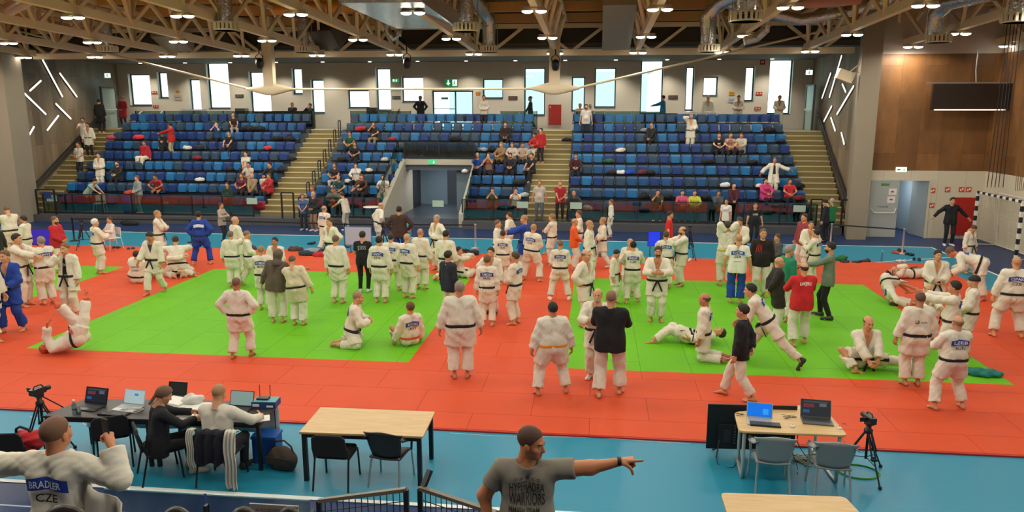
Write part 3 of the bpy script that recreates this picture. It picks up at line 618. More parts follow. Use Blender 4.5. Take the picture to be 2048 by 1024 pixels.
for j in range(16):
    t = j/15; q = [(0, 2.02), (.35, 1.9), (.62, 1.1), (.8, .03)]; s_ = t*3; i0 = min(2, int(s_)); u = s_-i0; xx = q[i0][0]*(1-u)+q[i0+1][0]*u; zz = q[i0][1]*(1-u)+q[i0+1][1]*u
    nm.tube([(xx, -.05, zz), (xx, -3.05, zz)], .007, 4, cap=False); nm.tube([(0, -.02, zz), (.8*t, -.02, zz)], .006, 4, cap=False)
nm.build('net', mat('goal_net', 'd9cfb4', .8), gl)
print('roof built')
# ================================================================ SEATS
SC = {'light blue': '1d6da6', 'mid blue': '185288', 'deep blue': '163a7a', 'slate blue': '2c4862'}
M_seat = {k: mat('seat_'+k.replace(' ', '_'), v, .42) for k, v in SC.items()}
def seat_parts():
    b = MB(); n = 6
    P = [[(-.225+.45*j/n, .0+.05*(1-((j-n/2)/(n/2))**2)*(1 if 1 else 0)+(.09*(i/4)), .45+.36*i/4) for j in range(n+1)] for i in range(5)]
    b.sheet(P); b.sheet([[(x, y+.03, z) for x, y, z in r[::-1]] for r in P]); 
    e = P[4]; b.add([e[j] for j in range(n+1)]+[(x, y+.03, z) for x, y, z in e], [(j, j+1, n+2+j, n+1+j) for j in range(n)])
    for j in (0, n): 
        sd = [P[i][j] for i in range(5)]; b.add(sd+[(x, y+.03, z) for x, y, z in sd], [(i, i+1, 6+i, 5+i) if j else (i+1, i, 5+i, 6+i) for i in range(4)])
    s = MB().rbox((-.19, -.10, .43), (.19, -.055, .74), .02); s.rbox((-.15, -.112, .5), (.15, -.10, .68), .01)
    k = MB().box((-.235, -.12, .40), (-.2, .06, .46)).box((.2, -.12, .40), (.235, .06, .46)).box((-.25, 0, .3), (.25, .05, .36))
    return b, s, k
sb, ss, sk = seat_parts()
seat_me = {}
for k, m in M_seat.items(): seat_me[k] = (sb.mesh('backrest', m), ss.mesh('folded_seat', m))
sk_me = sk.mesh('seat_bracket', M_dkmetal)
blocks = {'left': LX, 'middle': MX, 'right': RX}
RNAME = ['front', 'second', 'third', 'fourth', 'fifth', 'sixth']
def seat_xs(bl):
    a, b = blocks[bl]; n = int((b-a-.06)/.52); o = (b-a-n*.52)/2; return [a+o+.26+.52*i for i in range(n)]
SEATOBJ = {}; rest = MB(); names = list(SC); seat_count = 0
def in_tunnel(x, k): return k < 5 and TUN[0]-.35 < x < TUN[1]+.35
rs = random.Random(3)
FREE = []
for bl in blocks:
    for k in range(ROWS):
        for i, x in enumerate(seat_xs(bl)):
            if in_tunnel(x, k): continue
            c = rs.choice(names)
            if k <= 5 and seat_count < 300:
                seat_count += 1
                o = empty('stadium_seat', (x, YB(k)-.1, ZR(k)))
                tag(o, '%s folded stadium seat, %s row, %s place from the left in the %s block' % (c, RNAME[k], ORD[i], bl), 'seat', 'folded seats of the stand')
                mesh_obj('backrest', seat_me[c][0], o); fs_ = mesh_obj('folded_seat', seat_me[c][1], o); SEATOBJ[(bl, k, i)] = (o, fs_, x, c); mesh_obj('seat_bracket', sk_me, o)
            else:
                T = Matrix.Translation((x, YB(k)-.1, ZR(k)))
                for q, mi in ((sb, names.index(c)), (ss, names.index(c)), (sk, 4)): rest.add([T @ Vector(v) for v in q.v], q.f, mi, False)
for x0, x1, Yr in ((-9.6, -5.1, 40.7), (-1.0, .6, 40.7), (3.6, 9.0, 40.9)):
    x = x0
    while x < x1:
        T = Matrix.Translation((x, Yr, TOPZ))
        for q, mi in ((sb, 3 if x < -2 else rs.choice([0, 1, 3])), (ss, 3 if x < -2 else 1), (sk, 4)): rest.add([T @ Vector(v) for v in q.v], q.f, mi, False)
        x += .52
tag(rest.build('upper_stadium_seats', [M_seat[k] for k in names]+[M_dkmetal]), 'blue folded seats filling the upper rows of the stand', 'seats', kind='stuff')
# ================================================================ RAILS and GLASS
def glass_run(name, p, q, z0, z1, n, lb, base=.0, rail=True, gap=.04, posts=True, cat='glass balustrade'):
    p = Vector(p); q = Vector(q); o = empty(name, (p.x, p.y, z0), label=lb, cat=cat, group='glass balustrades of the stand'); d = q-p; H = z1-z0
    for i in range(n):
        a = d*i/n; b = d*(i+1)/n; e = d.normalized()*gap
        MB().bar(a+e+Vector((0, 0, H/2+.06)), b-e+Vector((0, 0, H/2+.06)), .014, H-.1).build('glass_pane', M_glassg, o)
    if posts:
        for i in range(n+1): MB().bar(d*i/n+Vector((0, 0, -.06)), d*i/n+Vector((0, 0, H+.02)), .05, .05).build('post', M_black, o)
    MB().bar(Vector((0, 0, .03)), d+Vector((0, 0, .03)), .06, .07).build('bottom_rail', M_black, o)
    if rail: MB().bar(Vector((0, 0, H+.03)), d+Vector((0, 0, H+.03)), .03, .03).build('top_rail', M_dkmetal, o)
    return o
GY = 32.3
glass_run('glass_balustrade', (-25.6, GY, 0), (-15.35, GY, 0), .36, 1.22, 7, 'glass balustrade with dark posts in front of the left seat block')
glass_run('glass_balustrade', (-13.2, GY, 0), (-9.45, GY, 0), .36, 1.22, 3, 'glass balustrade in front of the seats left of the tunnel')
glass_run('glass_balustrade', (-5.75, GY, 0), (-3.0, GY, 0), .36, 1.22, 2, 'glass balustrade in front of the seats right of the tunnel')
glass_run('glass_balustrade', (-1.1, GY, 0), (9.25, GY, 0), .36, 1.22, 7, 'glass balustrade with dark posts in front of the right seat block')
glass_run('glass_balustrade', (TUN[0]-.02, 36.58, 0), (TUN[1]+.02, 36.58, 0), 2.74, 3.5, 2, 'glass guard above the tunnel mouth')
for X, lb in ((TUN[0]-.3, 'sloping glass guard left of the tunnel'), (TUN[1]+.3, 'sloping glass guard right of the tunnel')):
    o = empty('glass_balustrade', (X, 32.4, .36), label=lb, cat='glass balustrade', group='glass balustrades of the stand')
    MB().add([(0, 0, .1), (0, 0, 1.0), (0, 4.1, 3.25), (0, 4.1, 2.3), (.014, 0, .1), (.014, 0, 1.0), (.014, 4.1, 3.25), (.014, 4.1, 2.3)], [(0, 1, 2, 3), (7, 6, 5, 4), (0, 4, 5, 1), (1, 5, 6, 2), (2, 6, 7, 3), (3, 7, 4, 0)]).build('glass_pane', M_glassg, o)
    for y, z in ((0, 0), (1.35, .7), (2.7, 1.4), (4.1, 2.15)): MB().bar((.0, y, z-.1), (0, y, z+1.05), .04, .04).build('post', M_black, o)
for X0_, X1_, n, lb in ((-25.6, -15.3, 6, 'glass rail behind the top row of the left block'), (-13.2, -9.9, 2, 'glass rail behind the top row at the left of the middle block'), (-5.0, -3.1, 2, 'glass rail behind the top row above the red shirts'), (-1.1, 3.4, 3, 'glass rail behind the top row at the left of the right block')):
    glass_run('glass_balustrade', (X0_, YB(8)+.35, 0), (X1_, YB(8)+.35, 0), TOPZ, TOPZ+.95, n, lb, rail=False)
# stair gates / end frames at the foot of the stairs
for X, w_, lb in ((-25.65, .9, 'black gate frame with a blue sign at the foot of the far left stairs'), (-27.2, .8, 'black rail frame against the left pillar'), (-13.85, .55, 'black gate frame at the foot of the left stairs'), (8.9, .45, 'black gate frame at the foot of the right stairs'), (10.15, .3, 'black frame leaning at the right pillar')):
    o = empty('stair_gate', (X, 31.95, .33), label=lb, cat='gate'); mb = MB()
    mb.bar((0, 0, 0), (0, 0, 1.15), .06, .06).bar((w_, 0, 0), (w_, 0, 1.15), .06, .06).bar((0, 0, 1.15), (w_, 0, 1.15), .06, .06); mb.build('frame', M_black, o)
    if 'sign' in lb: MB().box((w_*.45, -.05, .75), (w_*.85, -.03, 1.05)).build('sign_plate', mat('sign_blue', '16386e', .4), o)
for i in range(8):
    for X, s, nm in ((-13.42, 0, 'left'),):
        y = YB(i)-.05; z = ZR(i)
        o = tag(MB().tube([(0, -.28, 0), (0, -.28, .85), (0, -.22, .93), (0, .02, .95), (0, .06, .88), (0, .06, .1)], .028, 8).build('stair_handrail', M_black), 'black loop handrail beside the left stairs, %s from the bottom' % ORD[i], 'handrail', 'black loop handrails beside the left stairs')
        o.location = (X, y, z)
for X0_, Y0_, X1_, Y1_, nx, lb in ((-26.88, 32.8, -28.0, 40.6, .1, 'dark double handrail climbing the left panelled wall'), (10.73, 32.8, 11.25, 40.2, -.1, 'dark double handrail climbing the right panelled wall')):
    o = empty('wall_handrail', (X0_+nx*.6, Y0_, .33+.9), label=lb, cat='handrail'); d = Vector((X1_-X0_, Y1_-Y0_, 3.72))
    for dz in (0, -.22): MB().tube([(0, 0, dz), d+Vector((0, 0, dz))], .03).build('rail', M_dkmetal, o)
    MB().bar((-nx*.3, 0, -.25), d+Vector((-nx*.3, 0, -.25)), .03, .3).build('backing_strip', mat('dark_strip', '4a443c', .6), o)
# white board, bins and counter on the upper walkway
def box_thing(name, p, sx, sy, sz, m, lb, cat, part='body'):
    o = empty(name, p, label=lb, cat=cat); bevel(MB().box((-sx/2, -sy/2, 0), (sx/2, sy/2, sz)).build(part, m, o), .015); return o
p = Yp(390, 246, 41.0); o = box_thing('white_board', (p[0], 41.0, TOPZ), 1.55, .06, 1.05, mat('board_white', 'd5dade', .5), 'white board panel standing behind the top row at left', 'board')
p = Yp(485, 240, 42.2); box_thing('waste_bin', (p[0], 42.2, TOPZ), .6, .5, 1.1, mat('bin_grey', '55534e', .6), 'grey bin behind the top row, left of the dark counter', 'bin')
p = Yp(578, 232, 41.6); o = box_thing('counter_desk', (p[0], 41.6, TOPZ), 2.9, .5, .95, mat('desk_dark', '35342f', .5), 'dark counter with two people behind it at the head of the left stairs', 'desk')
p = Yp(745, 228, 42); box_thing('waste_bin', (p[0], 42, TOPZ), .55, .5, 1.15, mat('bin_dark', '2b2c2f', .6), 'dark wheeled bin behind the top row in the middle block', 'bin')
p = Yp(787, 228, 42); o = empty('potted_plant', (p[0], 42, TOPZ), label='dry potted plant beside the dark bin on the upper walkway', cat='plant')
MB().lathe([(.18, 0), (.22, .4), (.19, .4), (.17, .36), (0, .36)], n=14).build('pot', mat('pot_grey', '77716a', .6), o); mb = MB()
for i in range(40):
    a = rs.uniform(0, 6.28); l = rs.uniform(.3, .45); mb.tube([(0, 0, .35), (l*.4*math.cos(a), l*.4*math.sin(a), .75), (l*math.cos(a), l*math.sin(a), rs.uniform(.8, 1.15))], .012, 4)
mb.build('leaves', mat('dry_leaves', '7b715c', .8), o)
p = Yp(1402, 232, 41.4); o = empty('table', (p[0], 41.4, TOPZ), label='table under a draped white cloth behind the top row at right', cat='table')
MB().box((-.65, -.35, .9), (.65, .35, .94)).build('tabletop', M_white, o)
for sx in (-.6, .6):
    for sy in (-.3, .3): MB().bar((sx, sy, 0), (sx, sy, .9), .04).build('leg', M_steel, o)
P = [[(-.8+1.6*j/16+.02*math.sin(j*2.1+i), -.4-(.0 if i < 1 else .05*math.sin(j*1.3)), .955-.8*(i/6)**1.2+(.0 if 0 else -.25*max(0, abs(j-8)/8-.7)*(i == 0))) for j in range(17)] for i in range(7)]
o = empty('tablecloth', (p[0], 41.4, TOPZ), label='white cloth hanging over the table behind the top row at right', cat='cloth'); sh = MB().sheet(P).sheet([[(x, .4, .955) for x, y, z in P[0]], P[0]]).build('cloth', mat('cloth_white', 'd6d2c6', .8), o); solidify(sh, .01)
p = Yp(1318, 232, 41.6); box_thing('counter_desk', (p[0], 41.6, TOPZ), 1.9, .5, .85, mat('desk_dark', '35342f', .5), 'dark counter under the large bright window at right', 'desk')
p = Yp(1168, 235, 41.0); box_thing('counter_desk', (p[0]+.1, 41.2, TOPZ), 1.2, .5, .8, mat('desk_dark', '35342f', .5), 'small dark desk at the head of the right block', 'desk')
print('stand built')
# ================================================================ FIGURES: distance-field surfaces
f32 = np.float32
def surfnet(fn, lo, hi, h):
    lo = np.array(lo, f32)-h*1.5; hi = np.array(hi, f32)+h*1.5
    n = np.maximum(4, np.ceil((hi-lo)/h).astype(int)+1)
    ax = [lo[i]+h*np.arange(n[i], dtype=f32) for i in range(3)]
    X, Y, Z = np.meshgrid(*ax, indexing='ij'); D = fn(X, Y, Z).astype(f32)
    s = D < 0; nx, ny, nz = D.shape
    cnt = np.zeros((nx-1, ny-1, nz-1), np.int8)
    acc = np.zeros((nx-1, ny-1, nz-1, 3), f32)
    offs = [(i, j, k) for i in (0, 1) for j in (0, 1) for k in (0, 1)]
    def sub(A, o): return A[o[0]:nx-1+o[0], o[1]:ny-1+o[1], o[2]:nz-1+o[2]]
    for a in offs:
        for d in range(3):
            if a[d] == 1: continue
            b = list(a); b[d] = 1; sa, sb_ = sub(s, a), sub(s, b); m = sa != sb_
            if not m.any(): continue
            da, db = sub(D, a)[m], sub(D, b)[m]; t = da/(da-db)
            p = np.empty((len(t), 3), f32)
            for q in range(3): p[:, q] = a[q]
            p[:, d] += t
            acc[m] += p; cnt[m] += 1
    act = cnt > 0; idx = -np.ones(act.shape, np.int32); idx[act] = np.arange(act.sum())
    V = acc[act]/cnt[act][:, None]; I = np.argwhere(act).astype(f32); V = (V+I)*h+lo
    Q = []
    for d in range(3):
        e = [0, 0, 0]; e[d] = 1
        A = s[:nx-e[0], :ny-e[1], :nz-e[2]]; B = s[e[0]:, e[1]:, e[2]:]; m = A != B
        u, v = [(1, 2), (2, 0), (0, 1)][d]
        P = np.argwhere(m); P = P[(P[:, u] > 0) & (P[:, v] > 0) & (P[:, u] < D.shape[u]-1) & (P[:, v] < D.shape[v]-1)]
        if not len(P): continue
        du = np.zeros(3, int); du[u] = 1; dv = np.zeros(3, int); dv[v] = 1
        c = [P-du-dv, P-dv, P, P-du]; q = np.stack([idx[tuple(x.T)] for x in c], 1)
        fl = ~s[tuple(P.T)]; q[fl] = q[fl][:, ::-1]; Q.append(q)
    Q = np.concatenate(Q) if Q else np.zeros((0, 4), int)
    return V, Q[(Q >= 0).all(1)]
def v3(a): return np.array(a, dtype=f32)
def cone(X, Y, Z, a, b, ra, rb, flat_b=False, flat_a=False, sq=None):
    """tapered capsule a->b, optionally cut flat at an end"""
    a = v3(a); b = v3(b); ba = b-a; L2 = float(ba@ba)+1e-9
    px, py, pz = X-a[0], Y-a[1], Z-a[2]
    t = (px*ba[0]+py*ba[1]+pz*ba[2])/L2; tc = np.clip(t, 0, 1)
    if sq is None: d = np.sqrt((px-tc*ba[0])**2+(py-tc*ba[1])**2+(pz-tc*ba[2])**2)-(ra+(rb-ra)*tc)
    else:  # squash along a direction: sq=(dir, factor)
        qx, qy, qz = px-tc*ba[0], py-tc*ba[1], pz-tc*ba[2]; s = v3(sq[0]); w_ = qx*s[0]+qy*s[1]+qz*s[2]; k = sq[1]-1
        qx, qy, qz = qx+s[0]*w_*k, qy+s[1]*w_*k, qz+s[2]*w_*k; d = (np.sqrt(qx*qx+qy*qy+qz*qz)-(ra+(rb-ra)*tc))/max(1, sq[1])
    L = math.sqrt(L2)
    if flat_b: d = np.maximum(d, (t-1)*L)
    if flat_a: d = np.maximum(d, -t*L)
    return d
def ell(X, Y, Z, c, r):
    x, y, z = (X-c[0]), (Y-c[1]), (Z-c[2]); k0 = np.sqrt((x/r[0])**2+(y/r[1])**2+(z/r[2])**2); k1 = np.sqrt((x/r[0]**2)**2+(y/r[1]**2)**2+(z/r[2]**2)**2)
    return k0*(k0-1)/np.maximum(k1, 1e-6)
def smin(a, b, k):
    h = np.maximum(k-np.abs(a-b), 0)/k; return np.minimum(a, b)-h*h*k*.25
def smax(a, b, k): return -smin(-a, -b, k)
def union(ds, k):
    d = ds[0]
    for e in ds[1:]: d = smin(d, e, k)
    return d
# ---------------------------------------------------------------- head, hand and foot shapes
def head_sdf(X, Y, Z):
    sk = ell(X, Y, Z, (0, -.012, .038), (.076, .098, .09)); jaw = ell(X, Y, Z, (0, .028, -.045), (.058, .066, .072))
    d = smin(sk, jaw, .05); d = smin(d, ell(X, Y, Z, (0, .066, -.088), (.028, .024, .022)), .03)
    d = smin(d, cone(X, Y, Z, (-.03, .082, .028), (.03, .082, .028), .012, .012), .02)
    for s in (-1, 1):
        d = smax(d, -ell(X, Y, Z, (s*.032, .101, .006), (.017, .014, .011)), .012)
        d = smin(d, ell(X, Y, Z, (s*.032, .082, .006), (.013, .013, .012)), .004)
        d = smin(d, ell(X, Y, Z, (s*.045, .062, -.022), (.02, .02, .02)), .02)
        d = smin(d, ell(X, Y, Z, (s*.079, -.006, -.008), (.009, .02, .032)), .008)
    nose = smin(cone(X, Y, Z, (0, .086, .012), (0, .108, -.026), .008, .013), ell(X, Y, Z, (0, .1, -.03), (.019, .012, .01)), .012)
    d = smin(d, nose, .012)
    d = smin(d, ell(X, Y, Z, (0, .086, -.055), (.024, .012, .006)), .008); d = smin(d, ell(X, Y, Z, (0, .084, -.066), (.02, .011, .006)), .008)
    d = smin(d, cone(X, Y, Z, (0, -.02, -.04), (0, -.04, -.2), .054, .06), .04)
    return d
def head_mesh(h):
    V, Q = surfnet(head_sdf, (-.1, -.125, -.19), (.1, .14, .14), h); c = V[Q].mean(1)
    mi = np.zeros(len(Q), int); x, y, z = np.abs(c[:, 0]), c[:, 1], c[:, 2]
    mi[(x < .024) & (y > .08) & (np.abs(z+.06) < .0095)] = 1
    e = np.hypot(x-.032, (z-.006)*1.5); mi[(e < .0115) & (y > .075)] = 2; mi[(np.hypot(x-.032, z-.006) < .0068) & (y > .075)] = 3
    mi[(np.abs(x-.033) < .018) & (np.abs(z-.03) < .0045) & (y > .07)] = 3
    return V, Q, mi
def hand_sdf(curl, point=False):
    """right hand: wrist at origin, fingers along +X, palm facing -Z, thumb towards +Y"""
    def seg(base, lens, ang0, cr, yaw):
        p = np.array(base, float); out = [p]; a = ang0
        for L in lens:
            a += cr; p = p+L*np.array([math.cos(a)*math.cos(yaw), math.cos(a)*math.sin(yaw), -math.sin(a)]); out.append(p)
        return out
    F_ = []
    for i, (y, L, yw) in enumerate(((.03, .9, .1), (.01, 1.0, .03), (-.01, .94, -.05), (-.029, .76, -.13))):
        c = curl if not (point and i == 0) else .03
        F_.append(seg((.088-.006*abs(i-1), y, 0), (.042*L, .028*L, .023*L), c*.3, c, yw))
    th = seg((.03, .034, -.008), (.04, .032, .026), .2, .22 if curl < .8 else .5, .75 if curl < .8 else .35)
    def fn(X, Y, Z):
        d = cone(X, Y, Z, (0, 0, 0), (.03, 0, 0), .026, .03, sq=((0, 0, 1), 1.35))
        for y in (.026, .009, -.009, -.026): d = smin(d, cone(X, Y, Z, (.02, y*.7, 0), (.086, y, 0), .016, .0135), .014)
        for f in F_:
            e = cone(X, Y, Z, f[0], f[1], .0115, .0105)
            e = smin(e, cone(X, Y, Z, f[1], f[2], .0103, .0095), .003); e = smin(e, cone(X, Y, Z, f[2], f[3], .0095, .0082), .003); d = smin(d, e, .006)
        e = cone(X, Y, Z, (.012, .015, -.004), th[0], .017, .016); e = smin(e, cone(X, Y, Z, th[0], th[1], .015, .013), .008)
        e = smin(e, cone(X, Y, Z, th[1], th[2], .0125, .011), .003); e = smin(e, cone(X, Y, Z, th[2], th[3], .011, .0095), .003); return smin(d, e, .01)
    return fn
def hand_mesh(h, curl, point=False): return surfnet(hand_sdf(curl, point), (-.03, -.05, -.12), (.2, .12, .04), h)
def foot_sdf(X, Y, Z):
    """right foot, ankle joint at origin (z .08 above ground), toes +Y"""
    d = cone(X, Y, Z, (0, 0, .02), (0, -.005, -.03), .037, .036); d = smin(d, ell(X, Y, Z, (0, -.045, -.045), (.032, .035, .036)), .03)
    d = smin(d, cone(X, Y, Z, (0, .0, -.03), (-.005, .11, -.055), .037, .03, sq=((0, 0, 1), 1.15)), .03); d = smin(d, cone(X, Y, Z, (-.03, .12, -.062), (.032, .105, -.064), .02, .017), .02)
    for i, (x, L) in enumerate(((-.034, .058), (-.013, .06), (.004, .053), (.02, .044), (.034, .033))):
        d = smin(d, cone(X, Y, Z, (x, .12-.006*i, -.064), (x*1.08, .12-.006*i+L, -.068), .0125 if i else .015, .0085 if i else .012), .006)
    return smax(d, -(Z+.08), .006)
def shoe_sdf(X, Y, Z):
    d = cone(X, Y, Z, (0, -.03, -.01), (0, -.04, -.04), .045, .045); d = smin(d, cone(X, Y, Z, (0, -.02, -.035), (0, .15, -.05), .044, .042, sq=((0, 0, 1), 1.1)), .03); return smax(d, -(Z+.08), .008)
TPL = {}
def tpl(kind, res):
    k = (kind, res)
    if k not in TPL:
        hh = {'h': (.0048, .0042, .006), 'm': (.0085, .0065, .01), 'l': (.013, .011, .015)}[res]
        if kind == 'head': TPL[k] = head_mesh(hh[0])
        elif kind in ('relax', 'open', 'fist', 'point'): TPL[k] = hand_mesh(hh[1], {'relax': .38, 'open': .1, 'fist': 1.05, 'point': 1.15}[kind], kind == 'point')
        elif kind == 'foot': TPL[k] = surfnet(foot_sdf, (-.06, -.1, -.085), (.06, .2, .07), hh[2])
        elif kind == 'shoe': TPL[k] = surfnet(shoe_sdf, (-.06, -.11, -.085), (.06, .22, .05), hh[2])
    return TPL[k]
def hair_fn(style):
    """z, y limits of hair shells around the head; returns (fn, bounds)"""
    def base(X, Y, Z, t): return ell(X, Y, Z, (0, -.014, .042), (.077+t, .1+t, .09+t))
    def fn(X, Y, Z):
        if style in ('short', 'grey_short'):
            t = .012; d = base(X, Y, Z, t+.003*np.sin(70*X)*np.sin(60*Y+40*Z)); line = (Y*1.0-.052)-(Z-.055)*.9; d = smax(d, line, .01); d = smax(d, -(Z+.035+.0*Y)-np.minimum(0, -Y)*.35, .01); return d
        if style == 'crop': d = base(X, Y, Z, .005); d = smax(d, Y-.05-(Z-.055)*.9, .008); return smax(d, -(Z+.02)-np.minimum(0, -Y)*.3, .008)
        if style == 'rim':   # bald on top, hair at the sides and back
            d = base(X, Y, Z, .006); d = smax(d, Y-.025, .01); d = smax(d, Z-.06, .01); return smax(d, -(Z+.045), .01)
        if style in ('long', 'pony', 'bun'):
            d = base(X, Y, Z, .018); d = smax(d, Y-.045-(Z-.055)*.8, .012); d = smax(d, -(Z+.05), .01)
            if style == 'long': d = smin(d, cone(X, Y, Z, (0, -.06, .0), (0, -.085, -.3), .075, .05, sq=((0, 1, 0), 1.9)), .03)
            elif style == 'pony': d = smin(d, cone(X, Y, Z, (0, -.1, .05), (0, -.14, -.16), .03, .02), .03)
            else: d = smin(d, ell(X, Y, Z, (0, -.11, .09), (.04, .04, .04)), .01)
            return d
        if style in ('cap', 'beanie'):
            d = base(X, Y, Z, .014); d = smax(d, -(Z-.035 if style == 'cap' else Z-.02), .008)
            if style == 'cap': d = smin(d, ell(X, Y, Z, (0, .115, .045), (.065, .075, .008)), .01)
            return d
        if style == 'hood': d = smax(base(X, Y, Z, .035), Y-.05, .02); return smin(d, cone(X, Y, Z, (0, -.03, -.05), (0, -.06, -.16), .09, .11), .05)
        if style == 'beard': d = ell(X, Y, Z, (0, .03, -.05), (.064, .07, .078)); d = smax(d, Z+.03-np.maximum(0, (np.abs(X)-.03))*1.0, .008); return smax(d, -(Y-.01), .01)
    return fn
def hair_me(style, res, m):
    k = ('hair', style, res, m.name)
    if k not in TPL:
        g = ('hg', style, res)
        if g not in TPL: TPL[g] = surfnet(hair_fn(style), (-.13, -.2, -.36 if style == 'long' else -.19), (.13, .2, .16), {'h': .006, 'm': .0095, 'l': .014}[res])
        V, Q = TPL[g]; TPL[k] = np_mesh('hair', V, Q, [m])
    return TPL[k]
# ---------------------------------------------------------------- skeleton
def ik(a, t, l1, l2, hint):
    a = np.array(a, float); t = np.array(t, float); d = t-a; L = np.linalg.norm(d)
    if L > (l1+l2)*.995: d *= (l1+l2)*.995/L; L = (l1+l2)*.995; t = a+d
    u = d/max(L, 1e-6); c = (l1*l1-l2*l2+L*L)/(2*L); hh = math.sqrt(max(0, l1*l1-c*c)); h = np.array(hint, float); h = h-u*(h@u)
    h /= max(1e-6, np.linalg.norm(h)); return a+u*c+h*hh, t
POSE = {  # right hand (x out, y front, z up), elbow hint; mirrored for the left
 'down': ((.27, .05, .83), (.5, -1, 0)), 'hips': ((.19, .02, 1.0), (1, -.35, .1)), 'belt': ((.09, .2, 1.02), (1, -.6, -.3)), 'fold': ((-.1, .24, 1.2), (1, .1, -.6)),
 'behind': ((.05, -.19, .98), (1, -.3, 0)), 'face': ((.07, .17, 1.53), (.7, .5, -1)), 'chest': ((.08, .3, 1.22), (1, -.2, -.8)), 'fwd': ((.16, .5, 1.25), (.6, -.2, -1)),
 'reach': ((.12, .55, 1.42), (.6, -.2, -1)), 'out': ((.68, .12, 1.2), (.1, -.5, -1)), 'up': ((.35, .1, 1.75), (1, 0, -.3)), 'swing': ((.26, .26, .92), (.4, -1, 0)),
 'swingb': ((.29, -.2, .88), (.4, -1, -.2)), 'ear': ((.11, .05, 1.6), (1, .4, -.4)), 'shoulder': ((.1, .5, 1.42), (.8, .2, -.8)), 'lap': ((.1, .38, .72), (1, -.3, 0)),
 'knees': ((.14, .46, .66), (1, -.1, 0)), 'phone': ((.05, .3, 1.0), (1, -.1, -.6)), 'wide': ((.5, .0, 1.05), (.6, -.6, -.4)), 'akimboh': ((.2, .1, 1.22), (1.2, -.2, .2)),
 'hug': ((-.1, .38, 1.35), (1, .2, -.3)), 'neck': ((.05, -.05, 1.5), (1, .1, .3)), 'table': ((.2, .45, .80), (1, -.2, -.2)), 'ground': ((.32, .15, .05), (.6, -1, .2)),
}
